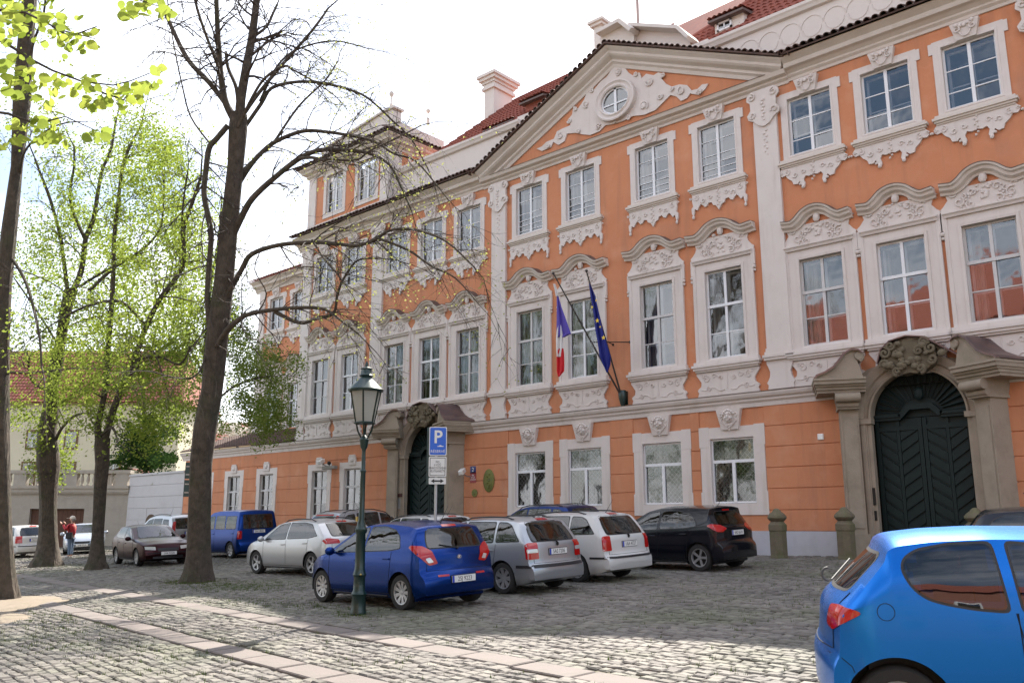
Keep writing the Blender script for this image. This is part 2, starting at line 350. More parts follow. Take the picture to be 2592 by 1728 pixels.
# ------------------------------------------------------------------ the palace
PAL = thing('palace', 'long three-storey orange baroque palace with white stucco, pediment and red tiled roofs', 'palace')
def part(name, m, mb, parent=None, **kw): return mb.build(name, m, parent or PAL, **kw)
CX = [-34.24, -31.95, -28.86, -26.58, -24.32, -21.03, -18.54, -15.42, -12.93, -9.79, -7.54, -5.33, -1.9, .35, 2.6]
WING_M = (5.91, 8.49); CEN_M = (5.91, 8.72)
CEN = (5, 6, 7, 8)
GC = -7.48; G2C = -26.6
gwin = {5: CX[5], 6: CX[6], 7: CX[7], 8: CX[8]}
small_g = [-44.35, -41.37, -38.33, -33.92, -31.48]
holes = []
for i, x in enumerate(CX):
    zt = CEN_M[1] if i in CEN else WING_M[1]
    holes.append((x - .70, x + .70, 5.83, zt + .07)); holes.append((x - .73, x + .73, 11.72, 13.75 if i in CEN else 13.68))
    if i in CEN: holes.append((x - .78, x + .78, 1.40, 3.46))
for x in small_g: holes.append((x - .64, x + .64, .95, 3.32))
for x in (GC, G2C): holes.append((x - 1.22, x + 1.22, -.5, 4.86))
def holed_wall(x0, x1, z0, z1, hs, y=0.0):
    hs = [h for h in hs if h[1] > x0 and h[0] < x1 and h[3] > z0 and h[2] < z1]
    xs = sorted(set([x0, x1] + [min(max(v, x0), x1) for h in hs for v in h[:2]])); zs = sorted(set([z0, z1] + [min(max(v, z0), z1) for h in hs for v in h[2:]])); m = MB()
    for j in range(len(zs) - 1):
        i = 0
        while i < len(xs) - 1:
            def free(i): cx = (xs[i] + xs[i + 1]) / 2; cz = (zs[j] + zs[j + 1]) / 2; return not any(h[0] < cx < h[1] and h[2] < cz < h[3] for h in hs)
            if free(i):
                k = i
                while k + 1 < len(xs) - 1 and free(k + 1): k += 1
                m.add([(xs[i], y, zs[j]), (xs[k + 1], y, zs[j]), (xs[k + 1], y, zs[j + 1]), (xs[i], y, zs[j + 1])], [(0, 1, 2, 3)]); i = k + 1
            else: i += 1
    return m
XR = 6.0; XL = -35.9
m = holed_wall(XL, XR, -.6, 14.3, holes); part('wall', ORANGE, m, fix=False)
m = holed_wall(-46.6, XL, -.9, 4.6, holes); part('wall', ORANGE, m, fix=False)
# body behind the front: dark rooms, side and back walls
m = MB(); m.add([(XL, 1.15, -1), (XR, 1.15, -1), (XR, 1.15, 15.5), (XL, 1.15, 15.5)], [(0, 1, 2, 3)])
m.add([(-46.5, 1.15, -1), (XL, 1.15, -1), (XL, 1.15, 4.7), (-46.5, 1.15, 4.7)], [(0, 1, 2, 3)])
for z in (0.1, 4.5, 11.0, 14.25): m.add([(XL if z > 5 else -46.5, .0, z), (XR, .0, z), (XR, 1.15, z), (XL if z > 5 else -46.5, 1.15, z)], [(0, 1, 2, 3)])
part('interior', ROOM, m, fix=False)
m = MB(); m.box(XL, XL + .05, .01, 14, -1.5, 15.5); m.box(XR - .05, XR, .01, 14, -1, 15.5); m.box(XL, XR, 13.9, 14, -1, 15.5); part('side_wall', WHITE, m)
# plinth, render bands with open joints between them
gaps = [(GC - 2.1, GC + 2.05), (G2C - 2.1, G2C + 2.15)]
def runs(x0, x1, blocks):
    out = []; c = x0
    for a, b in sorted(blocks):
        if b <= c or a >= x1: continue
        if a > c: out.append((c, a))
        c = max(c, b)
    if c < x1: out.append((c, x1))
    return out
for a, b in runs(-46.6, XR, gaps):
    x = a
    while x < b - .05:
        e = min(b, x + 4); m = MB(); m.box(x, e, -.05, -.002, -1.6, .66 + (.0 if x > -30 else -.1)); part('plinth_block', PLINTH, m); x = e
JO = [.66, 1.25, 1.86, 2.465, 3.07, 3.68, 4.30]
blk = {}
for zi in range(len(JO) - 1):
    z0, z1 = JO[zi], JO[zi + 1]; bl = list(gaps)
    for k in CEN:
        if z1 > 1.22 and z0 < 3.74: bl.append((CX[k] - 1.08, CX[k] + 1.08))
    for x in small_g:
        if z1 > .75 and z0 < 3.6: bl.append((x - .90, x + .90))
    for a, b in runs(-46.58, XR, bl):
        if b - a < .05: continue
        m = MB(); m.bbox(a + .003, b - .003, -.028, -.001, z0 + .012, z1 - .012, .008); part('render_band', ORANGE, m)
STR = [(0, -.42), (.05, -.42), (.07, -.30), (.13, -.24), (.13, -.19), (.20, -.14), (.24, -.06), (.24, 0), (0, .03)]
for a, b in ((-46.9, G2C - 2.0), (G2C + 2.05, GC - 1.95), (GC + 2.0, XR)):
    m = MB(); m.xprism([(-o, 4.70 + z) for o, z in STR], a, b); part('string_course', CORN if False else WHITE, m)
    m = MB(); m.xprism([(-.26, 4.705), (0, 4.745), (0, 4.735), (-.26, 4.69)], a, b); part('flashing', FLASH, m)
# main cornice
CP = [(0, 14.22), (-.05, 14.22), (-.07, 14.30), (-.14, 14.36), (-.14, 14.42), (-.24, 14.50), (-.36, 14.53), (-.38, 14.60), (-.38, 14.66), (-.46, 14.72), (-.55, 14.78), (-.55, 14.83), (0, 14.85)]
CPL = [(0, 14.18), (-.05, 14.18), (-.07, 14.26), (-.16, 14.32), (-.16, 14.38), (-.30, 14.42), (-.34, 14.50), (-.36, 14.54), (0, 14.58)]
PX0, PX1, PAX = -23.45, -10.35, -16.85
m = MB(); m.xprism(CP, -36.4, PX0); part('cornice', CORN, m)
m = MB(); m.xprism(CP, PX1, XR); part('cornice', CORN, m)
m = MB(); m.xprism(CPL, PX0, PX1); part('cornice', CORN, m)
m = MB(); m.xprism([(-.38, 14.545), (0, 14.60), (0, 14.59), (-.38, 14.535)], PX0 + .6, PX1 - .6); part('flashing', FLASH, m)
# pediment
SL = .462; APZ = 17.82
def rz_(x): return APZ - SL * abs(x - PAX)
m = MB(); m.prism([(PX0 + .3, 14.5), (PX1 - .3, 14.5), (PAX, rz_(PAX) - .5)], -.0, .6); part('tympanum', ORANGE, m)
RP = [(0, -.62), (.06, -.62), (.10, -.50), (.18, -.44), (.18, -.36), (.34, -.28), (.40, -.22), (.40, -.14), (.52, -.05), (.56, 0), (0, .02)]
m = MB(); m.sweep(RP, [(PX0 - .02, rz_(PX0 - .02)), (PAX, APZ), (PX1 + .02, rz_(PX1 + .02))]); part('raking_cornice', CORN, m)
# eave boards and barrel tiles
te = MB(); te.lathe([(.001, 0)], n=3, capped=False); te = MB()
n_ = 7; L_ = .55
vs = [];
for y_, r_ in ((0, .105), (0, .085), (L_, .09), (L_, .07)):
    vs += [(r_ * math.cos(math.pi * k / n_), y_, r_ * .95 * math.sin(math.pi * k / n_)) for k in range(n_ + 1)]
m1 = n_ + 1; fs = [(k, k + 1, 2 * m1 + k + 1, 2 * m1 + k) for k in range(n_)] + [(m1 + k + 1, m1 + k, 3 * m1 + k, 3 * m1 + k + 1) for k in range(n_)] + [(k + 1, k, m1 + k, m1 + k + 1) for k in range(n_)]
te.add(vs, fs); TM = te.mesh('eave_tile', TILEE, smooth=True)
tr_ = random.Random(5); ntile = 0
def eave_tile(M, parent=PAL):
    global ntile
    o = obj('eave_tile', TM, parent); o.matrix_world = M @ Matrix.Rotation(tr_.uniform(-.04, .04), 4, 'Z') @ Matrix.Translation((0, tr_.uniform(-.03, .02), tr_.uniform(-.008, .008))); ntile += 1
SLOPE = R(24)
def eave_run(x0, x1, y, z, step=.235):
    n = int((x1 - x0) / step)
    for i in range(n + 1): eave_tile(Matrix.Translation((x0 + i * step, y, z)) @ Matrix.Rotation(SLOPE, 4, 'X'))
eave_run(-36.35, PX0 - .15, -.70, 14.875); eave_run(PX1 + .1, .2, -.70, 14.875)
for sgn, xe in ((-1, PX0 - .2), (1, PX1 + .2)):
    ln = math.hypot(xe - PAX, SL * (xe - PAX)); n = int(ln / .235); ang = math.atan(SL) * (1 if sgn < 0 else -1)
    for i in range(n + 1):
        q = i / n; x = PAX + (xe - PAX) * q
        eave_tile(Matrix.Translation((x, -.68, rz_(x) + .07)) @ Matrix.Rotation(-ang, 4, 'Y') @ Matrix.Rotation(R(3), 4, 'X'))
def slope_board(x0, x1, y0, z0, y1, z1, t=.05):
    m = MB(); m.xprism([(y0, z0), (y1, z1), (y1, z1 - t), (y0, z0 - t)], x0, x1); return m
part('eave_roof', TILEE, slope_board(-36.4, PX0, -.66, 14.875, .62, 15.46)); part('eave_roof', TILEE, slope_board(PX1, XR, -.66, 14.875, .62, 15.46))
m = MB(); m.sweep([(.66, .02), (.66, .07), (-.6, .12), (-.6, .02)], [(PX0 - .1, rz_(PX0 - .1)), (PAX, APZ), (PX1 + .1, rz_(PX1 + .1))]); part('eave_roof', TILEE, m)
# second and third tile courses behind the eave, joined
def tile_field(quadf, nu, nv, rad=.10, amp=.05, step=.03, cols=4):
    """corrugated clay tiles over the patch quadf(u,v)->(point, normal), u across, v up the slope"""
    V = []; F = []
    for j in range(nv):
        for e in (0, 1):
            v = (j + (0 if e == 0 else 1.04)) / nv
            for i in range(nu * cols + 1):
                p, nn = quadf(i / (nu * cols), min(v, 1)); ph = (i % cols) / cols * 2 * math.pi
                V.append(p + nn * (amp * (.5 - .5 * math.cos(ph)) + (step if e == 0 else 0)))
    w = nu * cols + 1
    for j in range(nv):
        a = j * 2 * w; b = a + w
        F += [(a + i, a + i + 1, b + i + 1, b + i) for i in range(w - 1)]
        if j < nv - 1: c = (j + 1) * 2 * w; F += [(b + i, b + i + 1, c + i + 1, c + i) for i in range(w - 1)]
    mm = MB(); mm.add(V, F); return mm
def plane_patch(A, B, C, D):      # A bottom left, B bottom right, C top right, D top left
    A, B, C, D = map(Vector, (A, B, C, D)); nn = (B - A).cross(D - A).normalized()
    return lambda u, v: ((A.lerp(B, u)).lerp(D.lerp(C, u), v), nn)
for a, b in ((-36.3, PX0), (PX1, 3)):
    m = tile_field(plane_patch((a, -.25, 15.07), (b, -.25, 15.07), (b, .6, 15.46), (a, .6, 15.46)), int((b - a) / .235), 3); tag(part('roof_tiles', TILEE, m, fix=False), kind='stuff')
# attic wall with its cap
for a, b in ((-29.6, -22.0), (-13.6, XR)):
    m = MB(); m.box(a, b, .60, 1.1, 15.2, 16.78); part('attic_wall', ATTIC, m)
    m = MB(); m.xprism([(.6, 16.7), (.5, 16.74), (.46, 16.84), (.42, 16.9), (.42, 17.0), (1.2, 17.05), (1.2, 16.7)], a - (.05 if a > -20 else 0), b); part('attic_cornice', ATTIC, m)
# fluted arcs pressed into the attic wall at the right
m = MB()
for k in range(16):
    x = -11.9 + k * .72; m.tube([(x + .36 * math.cos(a), .59, 16.15 + .36 * math.sin(a)) for a in [math.pi * t / 8 for t in range(9)]], .012, 4)
    m.tube([(x + .30 * math.cos(a), .59, 16.1 - .30 * math.sin(a)) for a in [math.pi * t / 8 for t in range(9)]], .009, 4)
tag(part('stucco_relief', ATTIC, m, smooth=True), kind='stuff')
m = MB(); m.box(-22.2, -13.4, .62, 1.0, 14.8, 17.2); part('attic_wall', ATTIC, m)
# gabled blocking course behind the pediment
def onp(pts, Y): return [(lambda p: (p.x, p.z))(on_y(u, v, Y)) for u, v in pts]
z3 = lambda x, y: ((1150 + x / 2.613) / K, (y / 2.613) / K)
m = MB(); q = onp([z3(965, 330), z3(965, 225), z3(1110, 150), z3(1185, 215), z3(1190, 330)], .9); m.prism(q[::-1], .9, 3.0); part('attic_gable', ATTIC, m)
q = onp([z3(960, 222), z3(1110, 142), z3(1192, 205)], .8); m = MB(); m.sweep([(-.72, -.12), (-.55, -.12), (-.55, .02), (-.72, .08), (-3.0, .08), (-3.0, -.1)], q); part('attic_cornice', ATTIC, m)
q = onp([z3(1190, 330), z3(1190, 190), z3(1500, 205), z3(1560, 270), z3(1560, 330)], 1.1); m = MB(); m.prism(q[::-1], 1.1, 3.4); part('attic_wall', ATTIC, m)
q = onp([z3(1180, 178), z3(1500, 196), z3(1572, 262)], 1.0); m = MB(); m.sweep([(-.85, -.10), (-.7, -.08), (-.7, .04), (-3.3, .08), (-3.3, -.1)], q); part('attic_cornice', ATTIC, m)
q = onp([z3(925, 330), z3(925, 150), z3(970, 150), z3(970, 330)], 3.2); m = MB(); m.box(q[0][0], q[2][0], 3.2, 4.2, 15, q[1][1] - .25); xa, xb, zt = q[0][0], q[2][0], q[1][1]
m.box(xa - .12, xb + .12, 3.08, 4.32, zt - .25, zt - .12); m.box(xa - .2, xb + .2, 3.0, 4.4, zt - .12, zt); part('chimney', ATTIC, m)
# big roofs behind
def roof_plane(u, v, y0=1.0, z0=16.95, k=1.15):    # where the line of sight meets the roof slope
    d = ray(u, v); t = (z0 + k * (CAM.y - y0) - CAM.z) / (d.z - k * d.y); return CAM + d * t
KS = 1.15
def roofz(y): return 16.95 + KS * (y - 1.0)
ytop = 5.0
pl = roof_plane(*z3(1430, 172)); pr_ = roof_plane(*z3(1760, 40))
m = tile_field(plane_patch((pl.x - .2, 1.0, 16.95), (4.5, 1.0, 16.95), (4.5, ytop + .9, roofz(ytop + .9)), (-9.0, ytop + .9, roofz(ytop + .9))), 80, 20, amp=.07, step=.05)
tag(part('roof_tiles', TILE, m, fix=False), kind='stuff')
m = MB(); m.add([(pl.x - .25, 1.0, 16.9), (XR, 1.0, 16.9), (XR, ytop + .9, roofz(ytop + .9) - .05), (-9.0, ytop + .9, roofz(ytop + .9) - .05), (-8.4, 13, 15), (XR, 13, 15), (pl.x - .25, 13, 15)], [(0, 1, 2, 3), (3, 2, 5, 4), (0, 3, 4, 6), (1, 5, 2)]); part('roof', TILE, m, fix=False)
m = MB(); m.tube([(pl.x - .22, .98, 17.0), (-9.0, ytop + .9, roofz(ytop + .9) + .05)], .12, 8); m.tube([(-9, ytop + .9, roofz(ytop + .9) + .05), (4.5, ytop + .9, roofz(ytop + .9) + .05)], .12, 8); part('ridge_tiles', TILE, m, smooth=True)
# left roof: slope rising towards the pediment
A = roof_plane(*z3(-60, 935)); B = roof_plane(*z3(690, 505)); C_ = roof_plane(*z3(1000, 330))
xs0 = -29.6
m = tile_field(plane_patch((-29.3, 1.0, 16.95), (-17.0, 1.0, 16.95), (-17.0, 4.6, roofz(4.6)), (-25.0, 3.9, roofz(3.9))), 52, 14, amp=.07, step=.05)
tag(part('roof_tiles', TILE, m, fix=False), kind='stuff')
m = MB(); m.add([(-29.4, 1.0, 16.9), (-13.6, 1.0, 16.9), (-13.6, 4.6, roofz(4.6) - .06), (-25.0, 3.9, roofz(3.9) - .06), (-13.6, 12, 15), (-25, 12, 15), (-29.4, 12, 15)], [(0, 1, 2, 3), (3, 2, 4, 5), (0, 3, 5, 6)]); part('roof', TILE, m, fix=False)
# chimney on the left roof
z2 = lambda x, y: ((650 + x / 2.614) / K, (150 + y / 2.614) / K)
p1 = on_y(*z3(262, 650), 3.2); p0 = Vector((p1.x - .62, 3.2, p1.z)); p1.x += .15; ztc = on_y(*z2(1560, 88), 3.2).z
m = MB(); m.box(p0.x, p1.x - .15, 3.2, 4.5, 17, ztc - .8)
for k, (e, a, b) in enumerate(((.10, -.8, -.66), (.04, -.66, -.5), (.10, -.5, -.36), (.2, -.36, -.2), (.28, -.2, -.06), (.12, -.06, 0))): m.box(p0.x - e, p1.x - .15 + e, 3.2 - e, 4.5 + e, ztc + a, ztc + b)
part('chimney', ATTIC, m)
# dormers
def dormer(x0, x1, yf, zb, h, depth, win=None):
    d = MB(); d.box(x0, x1, yf, yf + depth, zb - .3, zb + h); o = part('dormer', ATTIC if win else TILE, d)
    r = tile_field(plane_patch((x0 - .15, yf - .3, zb + h - .05), (x1 + .15, yf - .3, zb + h - .05), (x1 + .15, yf + depth + .3, zb + h + .45), (x0 - .15, yf + depth + .3, zb + h + .45)), int((x1 - x0 + .6) / .24), 5, amp=.06, step=.04); tag(part('dormer_tiles', TILE, r, o, fix=False), kind='stuff')
    e = MB(); e.xprism([(yf - .28, zb + h - .08), (yf + depth, zb + h + .3), (yf + depth, zb + h + .1), (yf - .28, zb + h - .16)], x0 - .13, x1 + .13); part('dormer_eave', FLASH, e, o)
    if win:
        a, b, c, e2 = win; f_ = MB()
        for q in ((a, a + .07, c, e2), (b - .07, b, c, e2), (a, b, c, c + .07), (a, b, e2 - .07, e2), ((a + b) / 2 - .025, (a + b) / 2 + .025, c + .05, e2 - .05)): f_.box(q[0], q[1], yf - .05, yf - .005, q[2], q[3])
        part('dormer_window', FRAME, f_, o); g = MB(); g.add([(a, yf - .03, c), (b, yf - .03, c), (b, yf - .03, e2), (a, yf - .03, e2)], [(0, 1, 2, 3)]); g2 = part('pane', GLASS, g, o, fix=False)
        k_ = MB(); k_.add([(a, yf - .003, c), (b, yf - .003, c), (b, yf - .003, e2), (a, yf - .003, e2)], [(0, 1, 2, 3)]); part('dark_opening', ROOM, k_, o, fix=False)
wa = on_y(*z3(1742, 218), 1.9); wb = on_y(*z3(1835, 122), 1.9)
dormer(wa.x - .10, wb.x + .45, 1.9, wa.z - .1, wb.z - wa.z + .25, 1.4, (wa.x, wb.x, wa.z, wb.z))
for (ax, ay, bx, by) in ((225, 870, 400, 790), (470, 690, 600, 620)):
    a = on_y(*z3(ax, ay), 1.9); b = on_y(*z3(bx, by), 1.9); dormer(a.x, b.x, 1.9, 17.4, max(.3, (a.z + b.z) / 2 - 17.4), 1.2)
m = MB(); p = on_y(*z3(1215, 160), 2.0); q = on_y(*z3(1205, -60), 2.0); m.tube([(p.x, 2.0, p.z - 1), (p.x, 2.0, q.z)], .06, 8); part('mast', mat('pinkish grey mast', (.36, .27, .25), .6), m, smooth=True)
# corner tower storey
TX0, TX1, TD = -35.85, -29.6, 3.6
th = [(-33.72 - .66, -33.72 + .66, 15.80, 17.78), (-31.22 - .66, -31.22 + .66, 15.80, 17.78)]
m = holed_wall(TX0, TX1, 15.0, 18.1, th); part('tower_wall', ORANGE, m, fix=False)
m = MB(); m.box(TX1 - .05, TX1, .01, TD, 15.0, 18.1); m.box(TX0, TX0 + .05, .01, TD, 15, 18.1); part('tower_wall', ATTIC, m)
m = MB(); m.box(TX1 + .001, TX1 + .02, .75, 1.1, 15.6, 18); m.box(TX1 + .001, TX1 + .02, 1.35, 2.6, 17.2, 18); part('render_band', ORANGE, m)
m = MB(); m.add([(TX0, .9, 15), (TX1, .9, 15), (TX1, .9, 18), (TX0, .9, 18)], [(0, 1, 2, 3)]); part('interior', ROOM, m, fix=False)
m = MB(); m.box(TX0 - .02, TX1 + .02, -.06, TD, 14.95, 15.42); part('tower_base', WHITE, m)
for a, b in ((TX0, TX0 + .62), (TX1 - .55, TX1 + .02)):
    m = MB(); m.box(a, b, -.07, .3, 15.42, 18.0); part('pilaster', WHITE, m)
ZC = 17.92
def ring_sweep(m, prof, x0, x1, y0, y1, z):     # prof (out, up) round three sides
    P = [(x0, y1), (x0, y0), (x1, y0), (x1, y1)]; n = len(P); rows = []
    D = [(-1, 0), (-1, -1), (1, -1), (1, 0)]
    rows = [[(P[i][0] + D[i][0] * o, P[i][1] + D[i][1] * o, z + u) for o, u in prof] for i in range(4)]
    k = len(prof); vs = [p for r in rows for p in r]; fs = [(i * k + j, (i + 1) * k + j, (i + 1) * k + (j + 1) % k, i * k + (j + 1) % k) for i in range(3) for j in range(k)]
    m.add(vs, fs + [tuple(range(k)), tuple(range(4 * k - 1, 3 * k - 1, -1))]); return m
m = MB(); ring_sweep(m, [(-.2, 0), (.04, 0), (.06, .09), (.15, .15), (.15, .22), (.32, .30), (.36, .40), (.46, .48), (.48, .54), (-.2, .56)], TX0, TX1, 0, TD, ZC); part('cornice', CORN, m)
m = MB(); ring_sweep(m, [(.56, .56), (.56, .60), (-.4, 1.0), (-.4, .9)], TX0, TX1, 0, TD, ZC); part('eave_roof', TILEE, m)
for i in range(int((TX1 - TX0 + 1.1) / .235) + 1): eave_tile(Matrix.Translation((TX0 - .5 + i * .235, -.6, ZC + .60)) @ Matrix.Rotation(SLOPE, 4, 'X'))
for i in range(17): eave_tile(Matrix.Translation((TX1 + .6, -.5 + i * .235, ZC + .60)) @ Matrix.Rotation(R(90), 4, 'Z') @ Matrix.Rotation(SLOPE, 4, 'X'))
m = MB(); m.prism([(TX0 + .35, ZC + .8), (TX1 - .2, ZC + .8), (TX1 - .2, 20.05), (TX1 - .8, 20.1), (TX0 + .35, 19.55)], .35, .8); m.box(TX1 - .45, TX1 - .2, .8, TD, ZC + .8, 19.5); part('parapet', ATTIC, m)
m = MB(); m.sweep([(-.25, 0), (-.25, .1), (-.9, .1), (-.9, 0)], [(TX0 + .25, 19.55), (TX1 - .8, 20.1), (TX1 - .1, 20.05)]); part('parapet_cap', ATTIC, m)
for (u, v, Y) in ((890, 300, .5), (1133, 395, 3.0)):
    p = on_y(*z2(u, v), Y); t_ = on_y(*z2(u, {890: 195, 1133: 315}[u]), Y); h = t_.z - p.z; m = MB()
    m.lathe([(.09, -.3), (.09, .0), (.04, .06), (.03, h * .45), (.10, h * .55), (.12, h * .65), (.10, h * .75), (.02, h * .85), (.005, h)], (p.x, Y, p.z), 10); part('finial', CORN, m, smooth=True)
# pilasters
for a, b in ((-35.9, -35.25), (-30.45, -29.72), (-22.95, -22.2), (-11.57, -10.8), (-3.95, -3.2)):
    c = (a + b) / 2; h = (b - a) / 2; m = MB(); m.box(a, b, -.11, 0, 5.95, 14.2); o = part('pilaster', WHITE, m)
    m = MB()
    for e, z0, z1 in ((.07, 5.60, 5.68), (.10, 5.68, 5.76), (.05, 5.76, 5.86), (.02, 5.86, 5.96)): m.box(a - e, b + e, -.13 - e, 0, z0, z1)
    part('base', WHITE, m, o)
    m = MB(); pr2 = [(h + .03, 5.6), (h + .03, 5.5), (h - .02, 5.4), (h - .07, 5.25), (h - .05, 5.1), (h, 5.0), (h + .05, 4.93), (h, 4.86), (h + .02, 4.74)]
    m.prism([(c - x, z) for x, z in pr2] + [(c + x, z) for x, z in reversed(pr2)], -.12, 0); part('pedestal', WHITE, m, o)
    m = MB(); cp = [(h, 14.22), (h + .14, 14.1), (h + .16, 13.95), (h + .05, 13.85), (h + .04, 13.6), (h + .16, 13.45), (h + .12, 13.3), (h - .04, 13.22), (h - .2, 13.05), (0.04, 12.98)]
    m.prism([(c - x, z) for x, z in cp] + [(c + x, z) for x, z in reversed(cp)], -.17, -.11)
    for s_ in (-1, 1):
        m.tube(spiral(c + s_ * (h - .02), 14.02, .13, R(90), 1.2, -.19, sgn=s_), .025, 5); m.tube(spiral(c + s_ * (h - .02), 13.42, .12, R(200), 1.1, -.19, sgn=-s_), .022, 5)
    for k in range(7): m.ball((c + .02 * (-1) ** k, -.18, 13.85 - k * .11), .055 - .004 * k, 8, (1.2, .7, 1))
    for k in range(9): m.ball((c + .04 * (-1) ** k, -.12, 12.85 - k * .1), .04 - .002 * k, 6, (1.2, .7, 1.1))
    tag(part('capital', WHITE, m, o, smooth=True), kind='stuff')
# ------------------------------------------------------------------ windows
def surround(hw, z0, z1, w, prof=None):
    """moulded frame swept round the opening, as one mesh"""
    m = MB(); pr = prof or [(-.16, -.02), (.05, -.02), (.06, .06), (.03, .07), (.03, w - .10), (.055, w - .09), (.075, w - .03), (.075, w), (0, w), (-.02, 0)]
    m.sweep(pr, [(-hw, z0), (-hw, z1), (hw, z1), (hw, z0)], closed=True); return m
def bars(hw, z0, z1, rows, cols=2, y=.09, fr=.055, mull=.07, tr=.035, depth=.05, transoms=()):
    m = MB()
    for a, b in ((-hw, -hw + fr), (hw - fr, hw)): m.box(a, b, y, y + depth, z0, z1)
    m.box(-hw, hw, y + .002, y + depth, z0, z0 + fr); m.box(-hw, hw, y + .002, y + depth, z1 - fr, z1)
    for c in range(1, cols): x = -hw + 2 * hw * c / cols; m.box(x - mull / 2, x + mull / 2, y - .012, y + depth - .002, z0 + .01, z1 - .01)
    for z in rows: m.box(-hw + .01, hw - .01, y + .006, y + depth - .008, z - tr / 2, z + tr / 2)
    for z in transoms: m.box(-hw + .005, hw - .005, y - .03, y + depth - .004, z - .05, z + .04)
    return m
def panes(parent, hw, z0, z1, zs, cols=2, y=.115, rg=None):
    zz = [z0] + list(zs) + [z1]
    for j in range(len(zz) - 1):
        for c in range(cols):
            a = -hw + 2 * hw * c / cols; b = -hw + 2 * hw * (c + 1) / cols; m = MB(); t = (rg or rnd).uniform(-.012, .012); s = (rg or rnd).uniform(-.010, .010)
            m.add([(a, y - t, zz[j] + s * 0), (b, y + t, zz[j]), (b, y + t + s, zz[j + 1]), (a, y - t + s, zz[j + 1])], [(0, 1, 2, 3)]); m.build('pane', GLASS, parent, fix=False)
def curtains(parent, hw, z0, z1, wl=.42, wr=.3, y=.52):
    for side, w in ((-1, wl), (1, wr)):
        if w <= 0: continue
        m = MB(); n = 14; V = []
        for i in range(n + 1):
            x = side * hw - side * w * i / n
            V += [(x, y + .035 * math.sin(i * 1.9), z0 - .1), (x + side * .03 * math.sin(i), y + .035 * math.sin(i * 1.9 + .3), z1)]
        m.add(V, [(2 * i, 2 * i + 2, 2 * i + 3, 2 * i + 1) for i in range(n)]); m.build('curtain', CURT, parent, smooth=True, fix=False)
def curls(m, pts, r=.022):      # small raised flourishes: (cx, cz, radius, start, turns, sign)
    for (x, z, rad, a0, tn, sg) in pts: m.tube(spiral(x, z, rad, a0, tn, m_y[0], 10, .2, sg), [r * (1 - .5 * i / 10) for i in range(11)], 5)
m_y = [-.09]
def wave(n, x0, x1, f): return [(x0 + (x1 - x0) * i / n, f(x0 + (x1 - x0) * i / n)) for i in range(n + 1)]
